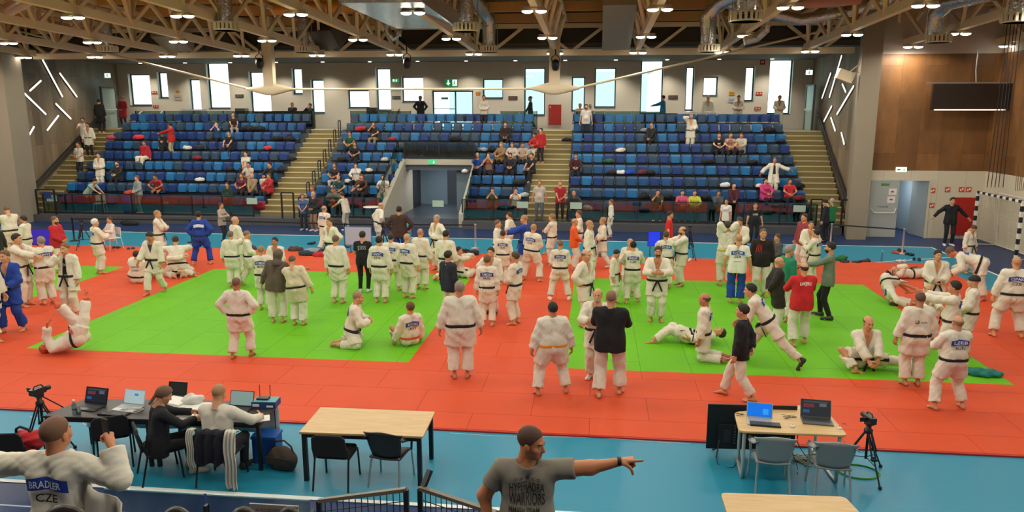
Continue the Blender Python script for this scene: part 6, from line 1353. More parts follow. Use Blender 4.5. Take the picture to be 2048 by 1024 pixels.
# shoes and clothes along the back edge of the tatami
shoe_v = tpl('shoe', 'm')
def pair(px, py, c, label, rz=0):
    g = G(px, py, 0); o = empty('pair_of_shoes', g, rz, label=label, cat='shoes', group='shoes left along the tatami edge'); m = mat('shoe_'+c, c, .6)
    for s_, a in ((-.08, 0), (.08, .25)):
        V = shoe_v[0]@np.array([[math.cos(a), math.sin(a), 0], [-math.sin(a), math.cos(a), 0], [0, 0, 1]], f32)+np.array([s_, 0, .082], f32); mesh_obj('shoe', np_mesh('shoe', V, shoe_v[1], [m]), o)
SHO = [(233, 498, '1c1c1f', 'black shoes by the white chair'), (262, 500, '26262a', 'dark shoes right of the white chair'), (625, 489, '1a1c24', 'black shoes beside the stanchion at left centre'), (668, 502, '1d2026', 'dark shoes behind the walking bald man'),
       (1092, 510, 'c46a3a', 'orange shoes behind the patched judoka'), (1195, 514, '2a2a30', 'dark shoes behind the woman walking left'), (1790, 507, 'a8402c', 'red shoes at the foot of the right stanchion'), (1800, 503, '2a2c2e', 'dark shoes by the right stanchion'),
       (1818, 511, '1f2a2e', 'black shoes right of the stanchion'), (1833, 521, '202428', 'black sandals behind the standing dark-haired judoka'), (1803, 525, 'c8c8c4', 'white shoes in front of the right stanchion'), (1716, 527, '1c1c22', 'black shoes left of the lying judoka'),
       (1735, 524, '24242a', 'dark shoes on the back edge at right'), (1690, 526, '26282c', 'dark shoes behind the grey sweater'), (1375, 522, 'd0ccc6', 'white shoes under the camera tripod'), (1885, 549, '1c2026', 'dark shoes beside the bending judoka')]
for i, a in enumerate(SHO): pair(*a, rz=R(37*i % 360))
HP_ = [(500, 500, '3a4048', 'grey clothes heap behind the outstretched arm', .3), (590, 503, '4a3c34', 'brown coat on the tatami edge behind the hug', .35), (625, 506, '8d9aa2', 'light grey tracksuit heap by the left stanchion', .4), (648, 508, '1c1c22', 'black bag on the tatami edge left of centre', .35), (612, 512, '24303c', 'dark blue jacket on the tatami edge', .35),
       (640, 514, 'b0222a', 'flat red bag on the tatami edge left of centre', .35), (925, 508, '16181c', 'black bag on the tatami edge right of the grey-haired judoka', .4), (945, 511, '1c2026', 'second black bag on the tatami edge in the centre', .3), (918, 515, 'a01c24', 'red cloth under the black bag in the centre', .3),
       (1330, 514, '2a2c34', 'dark clothes behind the gripping pair', .35), (1570, 518, '2a2226', 'dark clothes behind the green jacket', .35), (1682, 521, '1f6a3a', 'green jacket heap at the right tatami edge', .28), (1005, 508, '26262c', 'dark bag behind the embracing judokas', .3), (260, 450, '17181c', 'black equipment bags on the step behind the white-haired judoka', .55)]
for i, (px, py, c, lb, sz) in enumerate(HP_):
    g = G(px, py, 0); heap('clothes_heap' if 'bag' not in lb else 'bag', (g[0], g[1], 0 if py > 460 else 0), sz, .22, .2, c, 50+i, lb, 'bag' if 'bag' in lb else 'clothing', 'bags and clothes on the tatami edge')
g = G(1967, 750, mz); heap('jacket', g, .42, .25, .12, '15736a', 77, 'crumpled teal jacket on the front corner of the right green square', 'jacket', None, h=.018)
p = Yp(1742, 519, 27); 
def bottle(p, lb, h=.24, m=None):
    o = empty('water_bottle', p, label=lb, cat='bottle'); MB().lathe([(.03, 0), (.034, .01), (.034, h*.6), (.03, h*.66), (.034, h*.7), (.013, h*.88), (.013, h*.93)], n=14).build('bottle_body', glassmat('bottle_plastic', 'cfe0e4', 1), o)
    MB().lathe([(.015, h*.92), (.015, h), (0, h)], n=12).build('cap', mat('bottle_cap', 'd0d6d8', .4), o)
bottle(G(1763, 524, 0), 'clear water bottle standing on the blue floor near the lying judoka', .4)
# stanchions with belts
def stanchion(px, py, c, lb, h=.88):
    g = G(px, py, 0); o = empty('barrier_post', (g[0], g[1], .006), label=lb, cat='barrier post', group='rope barrier posts along the back of the tatami'); m = mat('post_'+c, c, .35, .3)
    MB().lathe([(0, 0), (.17, 0), (.17, .02), (.04, .05), (.033, .06), (.033, h), (.045, h+.01), (.045, h+.05), (0, h+.05)], n=18).build('pole', m, o); return Vector((g[0], g[1], h))
SPs = [stanchion(149, 482, '17181c', 'black barrier post behind the red and white jacket'), stanchion(384, 485, '17181c', 'black barrier post left of the blue judogi'), stanchion(691, 495, '17181c', 'black barrier post beside the pale screen'), stanchion(951, 497, 'b79a94', 'silver barrier post right of the tunnel'),
       stanchion(1660, 496, 'b79a94', 'silver barrier post behind the grey sweater'), stanchion(1804, 508, 'b79a94', 'silver barrier post in front of the grey door')]
for i, (a, b) in enumerate(((0, 1), (1, 2), (2, 3), (4, 5))):
    A_, B_ = SPs[a], SPs[b]; tag(MB().bar(A_+Vector((.04, 0, .01)), B_+Vector((-.04, 0, .01)), .012, .05).build('barrier_belt', M_black), 'black barrier belt, %s stretch from the left' % ORD[i], 'barrier belt', 'barrier belts between the posts')
# screens behind the tatami
def floor_screen(px, py, w_, h_, c, lb, rz=0, emit=1.0, low=.35, back='23262a'):
    g = G(px, py, 0); o = empty('screen_on_stand', (g[0], g[1], .006), rz, label=lb, cat='screen')
    MB().box((-w_/2, -.03, low), (w_/2, .03, low+h_)).build('screen_case', mat('screen_'+back, back, .4), o)
    MB().box((-w_/2+.02, -.034, low+.02), (w_/2-.02, -.03, low+h_-.02)).build('display', mat('display_'+c, c, .3, emit=emit), o)
    for s_ in (-1, 1): MB().tube([(s_*w_*.3, 0, low), (s_*w_*.3, 0, .05), (s_*w_*.3, -.2, .012)], .015).tube([(s_*w_*.3, 0, .05), (s_*w_*.3, .2, .012)], .015).build('leg', M_dkmetal, o)
    return o
floor_screen(92, 507, .95, .62, '2f22a0', 'screen with violet picture on a stand at the left', emit=.6, low=.3)
floor_screen(718, 507, 1.0, .68, '9aa6b8', 'pale grey blue screen behind the black shirt', emit=.15, low=.3, back='3f6fb0')
floor_screen(1307, 512, .45, .55, '1232c8', 'small bright blue screen behind the curly-haired judoka', emit=.9, low=.35)
print('props built')
# ================================================================ FOREGROUND: tables, chairs, equipment
M_wood = woodmat('beech_laminate', 'c0a06c', 'ceb07c', (1, 9, 1), 2.2); M_blktop = mat('black_tabletop', '2c2724', .45, noise=.05)
def table(corners, zt, mtop, mleg, label, cat='table', lw=.05, th=.03, rounded=.01, legs='square'):
    c = [Vector((p[0], p[1], 0)) for p in corners]; ctr = sum(c, Vector())/4
    o = empty('table', (ctr.x, ctr.y, 0), label=label, cat=cat); q = [v-ctr for v in c]
    pts = []
    for i in range(4):
        a = q[i]; pr = (q[i-1]-a).normalized(); nx = (q[(i+1) % 4]-a).normalized(); r_ = rounded
        for t in ((0,) if r_ < .02 else (0, .25, .5, .75, 1)):
            if r_ < .02: pts.append((a.x, a.y))
            else: u_ = a+pr*r_*(1-t)**2+nx*r_*t**2; pts.append((u_.x, u_.y))
    bevel(MB().prism(pts, zt-th, zt).build('tabletop', mtop, o), .004)
    for a in q:
        b = a*.93
        if legs == 'square': MB().box((b.x-lw/2, b.y-lw/2, 0), (b.x+lw/2, b.y+lw/2, zt-th)).build('leg', mleg, o)
    if legs == 'square':
        mb = MB()
        for i in range(4): a = q[i]*.93; b = q[(i+1) % 4]*.93; mb.bar((a.x, a.y, zt-th-.03), (b.x, b.y, zt-th-.03), .03, .05)
        mb.build('frame', mleg, o)
    else:   # two bent tube end frames
        for i, j in ((0, 3), (1, 2)):
            a = q[i]*.88; b = q[j]*.88; MB().tube([(a.x, a.y, zt-th-.02), (a.x, a.y, .25), (a.x, a.y, .03), (a.x*.98, a.y+(b.y-a.y)*.15, .02), (b.x, b.y, .02)], .026).tube([(b.x, b.y-(b.y-a.y)*.1, .02), (b.x, b.y-(b.y-a.y)*.1, zt-th)], .024).build('leg', mleg, o)
        a, b = q[0]*.85, q[1]*.85; MB().bar((a.x, (q[0].y+q[3].y)/2, zt-th-.05), (b.x, (q[1].y+q[2].y)/2, zt-th-.05), .3, .05).build('tray', mleg, o)
    return o
def GZ(x, y, z=.75): return Vector(G(x, y, z))
table([GZ(598, 864), GZ(846, 873), GZ(870, 823), GZ(641, 814)], .75, M_wood, M_black, 'empty beech table with square black legs in the left foreground', lw=.06)
A_, B_, C_, D_ = GZ(83, 832), GZ(522, 846), GZ(560, 803), GZ(172, 797); mid = (A_+B_)/2; mid2 = (C_+D_)/2
table([A_, mid, mid2, D_], .75, M_blktop, M_black, 'left half of the long black table, with a water bottle and two laptops')
table([mid+Vector((.01, 0, 0)), B_, C_, mid2+Vector((.01, 0, 0))], .75, M_blktop, M_black, 'right half of the long black table, where the man in white works')
table([GZ(1478, 862), GZ(1696, 871), GZ(1640, 806), GZ(1468, 824)], .75, M_wood, mat('pale_tube', 'b9bcb8', .35, .4), 'light wood table with rounded corners and bent tube legs at right', rounded=.09, legs='tube')
t3 = [Vector((p[0], p[1], 0)) for p in (G(1441, 985, .75), G(1690, 993, .75))]
table([t3[0]+Vector((-.0, -.8, 0)), t3[1]+Vector((.12, -.8, 0)), t3[1], t3[0]], .75, M_wood, mat('pale_tube', 'b9bcb8', .35, .4), 'light wood table with rounded corners cut off by the bottom edge', rounded=.07, legs='tube')
# banner below the black table
bp = C_.copy(); bq = mid2.copy(); o = empty('table_banner', (bq.x, bq.y-.03, 0), label='white cloth banner with red lettering hanging behind the right black table', cat='banner')
P_ = [[Vector((0, 0, .72))+(bp-bq)*Vector((1, 1, 0))*0+Vector(((bp.x-bq.x)*j/14, (bp.y-bq.y)*j/14-.02*math.sin(j*1.4)-.02, -.45*i/4)) for j in range(15)] for i in range(5)]
sh = MB().sheet(P_).build('cloth', mat('banner_white', 'cfcfcc', .8), o); solidify(sh, .006)
lettering('lettering', 'JUDO', .13, ((bp.x-bq.x)*.45, (bp.y-bq.y)*.45-.06, .5), mat('lettering_111', '1b1b1e', .6), o); lettering('lettering', 'REEL', .15, ((bp.x-bq.x)*.82, (bp.y-bq.y)*.82-.06, .52), mat('lettering_red', 'b5202a', .6), o)
bp = mid2; bq = D_; o = empty('table_banner', (bq.x, bq.y-.03, 0), label='white cloth banner with red lettering hanging behind the left black table', cat='banner')
P_ = [[Vector(((bp.x-bq.x)*j/14, (bp.y-bq.y)*j/14-.02*math.sin(j*1.7)-.02, .72-.42*i/4)) for j in range(15)] for i in range(5)]
sh = MB().sheet(P_).build('cloth', mat('banner_white', 'cfcfcc', .8), o); solidify(sh, .006); lettering('lettering', 'REEL', .15, ((bp.x-bq.x)*.3, (bp.y-bq.y)*.3-.06, .52), mat('lettering_red', 'b5202a', .6), o)
# ---- chairs
def black_chair(loc, rz, label, name='chair'):
    """upholstered stacking chair with tube frame; faces +Y"""
    o = empty(name, loc, R(rz), label=label, cat='chair', group='chairs in the foreground')
    m = mat('black_upholstery', '1a1a1c', .8, bump=.2, bscale=120); fm = M_black
    s_ = MB().rbox((-.235, -.2, .43), (.235, .24, .48), .06).build('seat', m, o); bevel(s_, .012)
    pts = [(-.23, .50), (-.245, .62), (-.235, .78), (-.18, .83), (.18, .83), (.235, .78), (.245, .62), (.23, .50)]
    b = MB(); fr = [(x, -.235-.05*(z-.5)/.3+.035*(x/.24)**2*-1+.03, z) for x, z in pts]; n = len(fr)
    b.add(fr+[(x, y-.035, z) for x, y, z in fr], [tuple(range(n)), tuple(range(2*n-1, n-1, -1))]+[(i, (i+1) % n, n+(i+1) % n, n+i)[::-1] for i in range(n)]); bevel(b.build('backrest', m, o), .01)
    for sx in (-1, 1):
        MB().tube([(sx*.25, .24, 0), (sx*.24, .2, .43)], .014).build('leg', fm, o); MB().tube([(sx*.25, -.3, 0), (sx*.24, -.2, .43), (sx*.24, -.26, .62)], .014).build('leg', fm, o)
        MB().tube([(sx*.24, .2, .43), (sx*.24, -.2, .43)], .013).build('side_rail', fm, o)
    return o
def shell_chair(loc, rz, label, c, cl='b9bcb8'):
    """plastic armchair with a one-piece shell, wing-like arms and thin legs; faces +Y"""
    o = empty('armchair', loc, R(rz), label=label, cat='chair', group='chairs in the foreground'); m = mat('shell_'+c, c, .45); ml = mat('legs_'+cl, cl, .3, .6)
    P_ = []
    for i in range(9):
        t = i/8; z = .42+.40*t; y = -.18-.10*t; hw = .20+.05*math.sin(t*2.2)
        if t > .8: hw += .05*(t-.8)*5
        P_.append([(hw*(2*j/10-1), y+.05*(2*j/10-1)**2, z+(.02*math.cos(math.pi*(2*j/10-1)) if i == 8 else 0)) for j in range(11)])
    b = MB().sheet(P_).build('backrest', m, o); solidify(b, .016)
    P_ = [[(.23*(2*j/10-1)*(1-.1*(i == 6)), -.2+.44*i/6, .425-.02*math.cos((2*j/10-1)*1.4)+(.015 if i > 4 else 0)*-1*(i-4)*.5) for j in range(11)] for i in range(7)]
    s_ = MB().sheet(P_).build('seat', m, o); solidify(s_, .016)
    for sx in (-1, 1):
        P_ = [[(sx*(.23+.06*k/3+.02*math.sin(t_*3)), -.24+.42*t_, (.77-.12*t_-.02)+(-.04*k/3 if 1 else 0)) for k in range(4)] for t_ in [q/7 for q in range(8)]]
        a = MB().sheet(P_).build('armrest', m, o); solidify(a, .014)
        MB().tube([(sx*.27, .16, .65), (sx*.25, .17, .42)], .016).build('arm_support', m, o)
        MB().tube([(sx*.25, .18, .6), (sx*.24, .19, .42), (sx*.26, .23, 0)], .014).build('leg', ml, o); MB().tube([(sx*.2, -.17, .44), (sx*.22, -.22, .2), (sx*.23, -.27, 0)], .014).build('leg', ml, o)
    return o
g = G(665, 978, .006); black_chair((g[0], g[1]+.22, .006), 0, 'black upholstered chair tucked under the beech table at left')
g = G(778, 968, .006); shell_chair((g[0], g[1]+.12, .006), -8, 'dark brown plastic armchair with thin pale legs at the beech table', '211f1f', 'a9b0b0')
g = G(1545, 985, .006); shell_chair((g[0]+.0, g[1]+.22, .006), -2, 'grey plastic armchair at the left of the light wood table', '8d9494')
g = G(1668, 1000, .006); shell_chair((g[0], g[1]+.26, .006), -5, 'grey plastic armchair at the right of the light wood table', '858c8c')
cw = G(315, 965, .006); black_chair((cw[0]-.05, cw[1]+.22, .006), -50, 'black chair under the woman in black')
cm = G(430, 975, .006); black_chair((cm[0], cm[1]+.25, .006), 0, 'black chair under the man in the white shirt')
cb_ = G(215, 935, .006); black_chair((cb_[0], cb_[1]+.2, .006), 30, 'empty black chair left of the woman in black')
cl_ = G(35, 965, .006); black_chair((cl_[0], cl_[1]+.1, .006), 10, 'black chair at the far left edge with a red bag on it')
heap('bag', (cl_[0]+.12, cl_[1]+.12, .485), .3, .2, .26, 'b01c22', 91, 'red and black bag on the chair at the far left', 'bag', None, h=.015, strap='15151a')
# ---- laptops and equipment
def laptop(px, py, label, scr, w_=.36, rz=0, z=.75, tilt=18, body='8f9496', emit=.8, blocks_=None, d_=.25):
    g = GZ(px, py, z); o = empty('laptop', g, R(rz), label=label, cat='laptop'); mb_ = mat('laptop_'+body, body, .4, .3)
    bevel(MB().box((-w_/2, 0, 0), (w_/2, d_, .018)).build('base', mb_, o), .004)
    MB().box((-w_/2+.02, .1, .018), (w_/2-.02, d_-.02, .0205)).build('keyboard', mat('keys', '2b2d30' if body != 'b9bec0' else '9aa0a2', .5), o); MB().box((-.05, .015, .018), (.05, .08, .0195)).build('touchpad', mat('touchpad', '5c6062', .4), o)
    T = Matrix.Translation((0, d_, .015)) @ Matrix.Rotation(-R(tilt), 4, 'X'); H_ = w_*.62
    s = MB().box((-w_/2, 0, 0), (w_/2, .008, H_), T=T).build('lid', mb_ if body != '2b2d30' else M_black, o)
    MB().box((-w_/2+.01, -.002, .02), (w_/2-.01, .0, H_-.01), T=T).build('screen', mat('lcd_'+scr, scr, .3, emit=emit), s)
    if blocks_:
        for (a, b, c_, d__, cc) in blocks_: MB().box((-w_/2+a*w_, -.004, b*H_), (-w_/2+c_*w_, -.002, d__*H_), T=T).build('window_on_screen', mat('ui_'+cc, cc, .4, emit=.7), s)
    return o
UI = [(.1, .55, .45, .75, '5a2a34'), (.62, .62, .85, .8, '4f5558'), (.08, .25, .3, .42, '1d4a78'), (.1, .82, .9, .9, '3a3f48')]
laptop(165, 822, 'black laptop with a dark program open, leftmost on the black table', '1a1c26', .4, rz=-8, body='2b2d30', blocks_=UI)
laptop(243, 824, 'silver laptop with a pale grey screen, second on the black table', '8fa3a8', .37, rz=-8, body='b9bec0', blocks_=[(.5, .6, .68, .74, '2b6fb0')])
laptop(335, 803, 'small black laptop with dark screen behind the woman in black', '26292c', .32, rz=-3, body='2b2d30', emit=.1)
laptop(466, 828, 'laptop with grey green screen in front of the man in white', '6f8684', .38, rz=-2, body='2b2d30', emit=.7)
laptop(1521, 852, 'silver laptop with bright blue screen on the light wood table', '0d5bb8', .36, rz=-8, body='b9bec0', emit=1.1, blocks_=[(.62, .25, .84, .62, '2a8ae0')])
laptop(1637, 851, 'large grey laptop with dark program screen on the light wood table', '23262b', .42, rz=-6, body='5c6062', blocks_=UI)
def keyboard(px, py, w_, rz, label):
    g = GZ(px, py); o = empty('keyboard', g, R(rz), label=label, cat='keyboard'); MB().box((-w_/2, -.075, 0), (w_/2, .075, .02)).build('case', M_black, o); mb = MB()
    for r_ in range(5):
        for c_ in range(18): mb.box((-w_/2+.012+c_*(w_-.024)/18+.002, -.065+r_*.026, .02), (-w_/2+.012+(c_+1)*(w_-.024)/18-.002, -.065+r_*.026+.021, .027))
    mb.build('keys', mat('key_caps', '4a4d50', .5), o)
keyboard(228, 829, .44, -4, 'long black keyboard on the left half of the black table'); keyboard(1530, 850, .42, -5, 'black keyboard in front of the blue screen laptop')
def mouse(px, py, label, c='d8d6cf'):
    g = GZ(px, py); o = empty('computer_mouse', g, label=label, cat='mouse'); MB().lathe([(0, .032), (.02, .03), (.033, .02), (.036, .008), (.034, 0)], n=16).build('shell', mat('mouse_'+c, c, .35), o); MB().box((-.003, 0, .028), (.003, .02, .036)).build('wheel', M_black, o)
mouse(1585, 854, 'white mouse between the two laptops on the light wood table'); mouse(1679, 858, 'white mouse at the right corner of the light wood table')
def cable(pts, r, c, label, z=None):
    V = [Vector(p) for p in pts]; P_ = []
    for i in range(len(V)-1):
        p0 = V[max(i-1, 0)]; p1 = V[i]; p2 = V[i+1]; p3 = V[min(i+2, len(V)-1)]
        for t in (0, .25, .5, .75): P_.append(.5*((2*p1)+(-p0+p2)*t+(2*p0-5*p1+4*p2-p3)*t*t+(-p0+3*p1-3*p2+p3)*t**3))
    P_.append(V[-1]); return tag(MB().tube(P_, r, 6).build('cable', mat('cable_'+c, c, .5)), label, 'cable', 'cables around the tables')
rc = random.Random(5)
def tangle(px, py, z, w_, d_, n, r, c, label):
    g = G(px, py, z); pts = [(g[0]+rc.uniform(-w_, w_), g[1]+rc.uniform(-d_, d_), z+r+rc.uniform(0, .03)) for _ in range(n)]; return cable(pts, r, c, label)
tangle(268, 822, .75, .12, .08, 16, .004, 'd8d4cc', 'tangled white cable on the black table'); tangle(1415+65, 830, .75, .06, .05, 8, .004, '1b1b1e', 'black cable loops at the left end of the light wood table')
tangle(1578, 835, .75, .12, .08, 9, .003, '2a2a2c', 'thin dark cable between the two laptops'); tangle(1690, 850, .75, .04, .03, 6, .003, '3a3a3c', 'thin cable beside the right mouse')
tangle(1610, 925, .006, .22, .18, 18, .008, 'a59a88', 'beige cable coil on the floor between the grey armchairs'); tangle(1600, 920, .006, .16, .14, 14, .007, '4a2f22', 'dark brown cables on the floor between the grey armchairs'); tangle(1618, 915, .03, .2, .12, 12, .006, '9fc4cc', 'pale blue cable on the floor behind the grey armchairs')
g = G(1738, 955, .006); rr_ = [(g[0]-.1+.3*math.cos(a)*(1-.04*(a//6.28)), g[1]+.15+.22*math.sin(a), .012+.006*(a//6.28)) for a in np.arange(0, 18.8, .5)]; cable(rr_, .006, '4f9a2e', 'coiled green cable on the blue floor under the tripod')
a = GZ(1470, 840); cable([(1.95, 10.8, .3), (1.9, 10.6, .02), (2.1, 10.5, .012), (2.2, 10.7, .012)], .006, '15151a', 'black cable hanging below the television')
cable([(3.0, 10.9, .7), (2.98, 10.8, .3), (3.05, 10.6, .02), (3.0, 10.4, .012)], .006, '15151a', 'black cable hanging from the light wood table'); cable([(3.2, 10.8, .7), (3.1, 10.9, .3), (3.3, 10.7, .02)], .006, '1c1c1f', 'second black cable hanging behind the right armchair')
cable([tuple(G(60+i*14, 833+3*math.sin(i*1.2)+i*.45, .006)) for i in range(0, 8)]+[tuple(G(170+i*20, 850, .006)) for i in range(1)], .006, 'c9c4ba', 'white cable along the edge of the tatami at left')
cable([tuple(Vector(G(900+i*60, 866+i*2.4+2*math.sin(i), .006))) for i in range(0, 9)], .005, 'cfc9be', 'thin white cable along the front edge of the tatami')
bottle(GZ(150, 830), 'clear water bottle on the black table', .24)
o = empty('plastic_cup', GZ(158, 829), label='clear plastic cup beside the water bottle', cat='cup'); MB().lathe([(.028, 0), (.036, .11), (.033, .11), (.026, .005), (0, .005)], n=16).build('cup_wall', glassmat('cup_plastic', 'd5dcdc', 1), o)
def paper(px, py, w_, d_, rz, label, z=.75, n=1, c='e2e0da'):
    g = GZ(px, py, z); o = tag(MB().box((-w_/2, -d_/2, 0), (w_/2, d_/2, .004*n)).build('paper_sheet' if n < 3 else 'paper_stack', mat('paper_'+c, c, .7)), label, 'paper', 'papers on the black table'); o.location = g; o.rotation_euler = (0, 0, R(rz))
paper(352, 806, .36, .27, -15, 'thick stack of white papers left of the crumpled cloth', n=12); paper(405, 828, .3, .2, -5, 'white sheet beside the elbow of the man in white', n=2)
paper(518, 838, .3, .22, 25, 'white sheet at the right end of the black table', n=1); paper(372, 842, .3, .2, 5, 'white sheet in front of the man in white on his left', n=1); paper(323, 829, .2, .26, -20, 'white sheet under the hands of the woman in black', n=1)
heap('plastic_bag', GZ(385, 806), .2, .15, .13, 'c9cbc2', 93, 'crumpled white plastic bag on the papers', 'bag', None, h=.012, part='plastic')
o = empty('tray', GZ(372, 812), label='flat white tray under the papers and the plastic bag', cat='tray'); MB().rbox((-.42, -.14, -.0), (.36, .14, .014), .04).build('plate', M_white, o)
g = GZ(530, 812); o = empty('equipment_box', g, R(4), label='blue and teal cardboard box at the right end of the black table', cat='box'); bevel(MB().box((-.17, -.1, 0), (.2, .13, .1)).build('carton', mat('box_blue', '1b3f7c', .5), o), .003)
MB().box((-.165, -.095, .1), (.195, .125, .103)).build('box_top', mat('box_teal', '4f9a98', .5), o); MB().box((-.15, -.103, .03), (-.05, -.1, .07)).box((.06, -.103, .02), (.16, -.1, .05)).build('printed_label', M_white, o)
o = empty('router', g+Vector((-.03, .02, .104)), label='black router with two upright antennas on the blue box', cat='router'); bevel(MB().box((-.09, -.05, 0), (.09, .06, .025)).build('case', M_black, o), .005)
for s_ in (-1, 1): MB().tube([(s_*.08, .06, .01), (s_*.082, .07, .04), (s_*.083, .075, .2)], .006).build('antenna', M_black, o)
# blue crate and brown shoulder bag
g = G(525, 935, .006); o = empty('blue_box', (g[0], g[1]+.25, .006), R(3), label='tall blue plastic box under the right end of the black table', cat='box'); bevel(MB().box((-.2, -.14, 0), (.16, .14, .42)).build('box_body', mat('crate_blue', '174a9a', .45), o), .01); MB().box((-.21, -.15, .39), (.17, .15, .43)).build('rim', mat('crate_blue2', '1f57ad', .45), o)
g = G(560, 945, .006); o = empty('shoulder_bag', (g[0], g[1]+.12, .006), R(-12), label='brown shoulder bag standing on the blue floor beside the table leg', cat='bag'); V, Q = surfnet(lambda X, Y, Z: smax(ell(X, Y, Z, (0, 0, .15), (.24, .12, .2))+.008*np.sin(X*30+Z*12)*np.sin(Z*24), -Z, .02), (-.28, -.16, -.02), (.28, .16, .4), .014)
mesh_obj('bag_body', np_mesh('bag_body', V, Q, [mat('brown_canvas', '4a4038', .8, bump=.3)]), o); MB().bar((-.2, -.125, .17), (.2, -.125, .17), .01, .11).build('flap', mat('brown_canvas_dark', '3b322c', .8), o); MB().tube([(-.2, 0, .26), (-.12, .02, .4), (.02, .03, .43), (.14, .02, .36), (.2, 0, .24)], .014, 6).build('strap', mat('bag_strap', '2a241f', .7), o)
# television seen from behind
a = G(1412, 905, .006); b = G(1592, 903, .006); tvY = 10.95; x0 = Yp(1412, 880, tvY)[0]; x1 = Yp(1592, 850, tvY+.05)[0]; zt = Yp(1500, 811, tvY)[2]
o = empty('television', ((x0+x1)/2, tvY, .006), R(3), label='large black television seen from behind, standing on the floor behind the light wood table', cat='television'); W_ = (x1-x0); 
bevel(MB().box((-W_/2, 0, .09), (W_/2, .03, zt)).build('screen_panel', M_black, o), .006); MB().box((-W_*.38, -.045, .13), (W_*.38, 0, zt*.62)).build('rear_housing', mat('tv_back', '1b1b1e', .5), o)
cn = MB()
for i in range(7): cn.box((-W_*.2, -.05, .2+.045*i), (-W_*.2+.025, -.045, .225+.045*i))
cn.build('connectors', mat('connector_grey', '5a5c60', .4), o); MB().box((-W_*.32, -.05, .22), (-W_*.24, -.045, .42)).build('rating_label', mat('dark_label', '2f3033', .6), o)
for s_ in (-1, 1): MB().tube([(s_*W_*.36, .015, .1), (s_*W_*.4, -.12, .008)], .012).tube([(s_*W_*.36, .015, .1), (s_*W_*.4, .14, .008)], .012).build('foot', M_black, o)
# tripods with camcorders
def tripod(loc, h, rz, label, camera=True, spread=.42, grp_='camera tripods'):
    o = empty('camera_tripod', loc, R(rz), label=label, cat='tripod', group=grp_)
    for k in range(3):
        a = R(120*k-90); e = Vector((math.cos(a)*spread, math.sin(a)*spread, 0)); t_ = Vector((0, 0, h*.78)); sd = Vector((-math.sin(a), math.cos(a), 0))*.025
        l = MB(); l.tube([t_+e*.08+sd, e*.5+t_*.5+sd], .012).tube([t_+e*.08-sd, e*.5+t_*.5-sd], .012).tube([t_*.55+e*.45, e+Vector((0, 0, .02))], .012); l.bar(t_*.5+e*.5-sd*1.6, t_*.5+e*.5+sd*1.6, .05, .03); l.build('leg', M_black, o)
        MB().lathe([(0, -.02), (.025, -.015), (.025, .02), (0, .03)], tuple(e+Vector((0, 0, .02))), 10).build('rubber_foot', M_black, o)
        MB().tube([t_*.42, e*.6+Vector((0, 0, h*.3))], .007).build('spreader', M_black, o)
    MB().lathe([(0, h*.3), (.018, h*.3), (.018, h*.74), (.06, h*.76), (.06, h*.82), (.035, h*.84), (.04, h*.9), (0, h*.9)], n=16).build('centre_column', M_black, o)
    MB().bar((-.05, 0, h*.93), (.05, 0, h*.93), .09, .05).tube([(.03, .03, h*.9), (.16, .2, h*.7), (.2, .28, h*.6)], .011).build('pan_head', M_black, o)
    c = None
    if camera:
        c = empty('camcorder', Vector(loc)+Vector((0, 0, h*.952)), R(rz), label=label.replace('tripod', 'camcorder').replace('camcorder with camera', 'camcorder'), cat='camera')
        MB().box((-.05, -.12, 0), (.04, .1, .09)).build('camera_body', mat('camera_black', '202124', .4), c); MB().lathe([(0, 0), (.035, 0), (.04, .08), (.03, .08), (0, .07)], n=16).build('lens', M_black, c).matrix_basis = Matrix.Translation((0, .1, .045)) @ Matrix.Rotation(R(-90), 4, 'X')
        MB().box((-.17, -.06, .03), (-.055, -.05, .09)).build('flip_screen', M_black, c); MB().tube([(0, -.08, .09), (0, -.06, .13), (0, .05, .13), (0, .08, .09)], .01).build('carrying_handle', M_black, c)
    return o
g = G(1728, 950, .006); hz = Yp(1722, 822, g[1])[2]; tripod((g[0], g[1], .006), hz-.12, 10, 'black tripod beside the right end of the light wood table')
g = G(92, 900, .006); hz = Yp(90, 768, g[1])[2]; tripod((g[0], g[1], .006), hz-.12, -15, 'black tripod behind the man with the phone at left')
g = G(1377, 519, .006); tripod((g[0], g[1], .006), 1.25, 30, 'black camera tripod left of the judoka with spread elbows', camera=False)
g = G(768, 521, .006); tripod((g[0], g[1], .006), 1.3, 0, 'black tripod behind the patched judoka beside the brown jacket')
g = G(168, 498, .006); tripod((g[0], g[1], .006), 1.15, 0, 'black tripod behind the red and white jacket', camera=False)
# white chair and child by the left stanchion, folding chair behind the glass
def white_chair(loc, rz, label):
    o = empty('chair', loc, R(rz), label=label, cat='chair', group='white chairs near the stand'); m = mat('white_plastic', 'd9d6cf', .4)
    bevel(MB().rbox((-.22, -.2, .43), (.22, .22, .46), .05).build('seat', m, o), .005); bevel(MB().rbox((-.2, -.225, .55), (.2, -.2, .82), .008).build('backrest', m, o), .004)
    for sx in (-1, 1):
        MB().tube([(sx*.2, .2, .44), (sx*.24, .26, 0)], .012).build('leg', m, o); MB().tube([(sx*.2, -.21, .8), (sx*.2, -.2, .44), (sx*.24, -.26, 0)], .012).build('leg', m, o)
g = G(228, 499, .006); white_chair((g[0], g[1], .006), 150, 'white chair with thin legs on the blue floor behind the white-haired judoka')
P(226, 499, 440, 150, 'small figure in white and red sitting on the white chair at left', z=.006, legs='sit', s=.9, arms='chest', top='jkt', topc='d9cfc8', botc='c9c0b8', hair=('short', '5a2a22'), girth=.95)
p = Yp(205, 420, 32.9); white_chair((p[0], 32.75, .33), 200, 'white chair behind the glass beside the man in mint green')
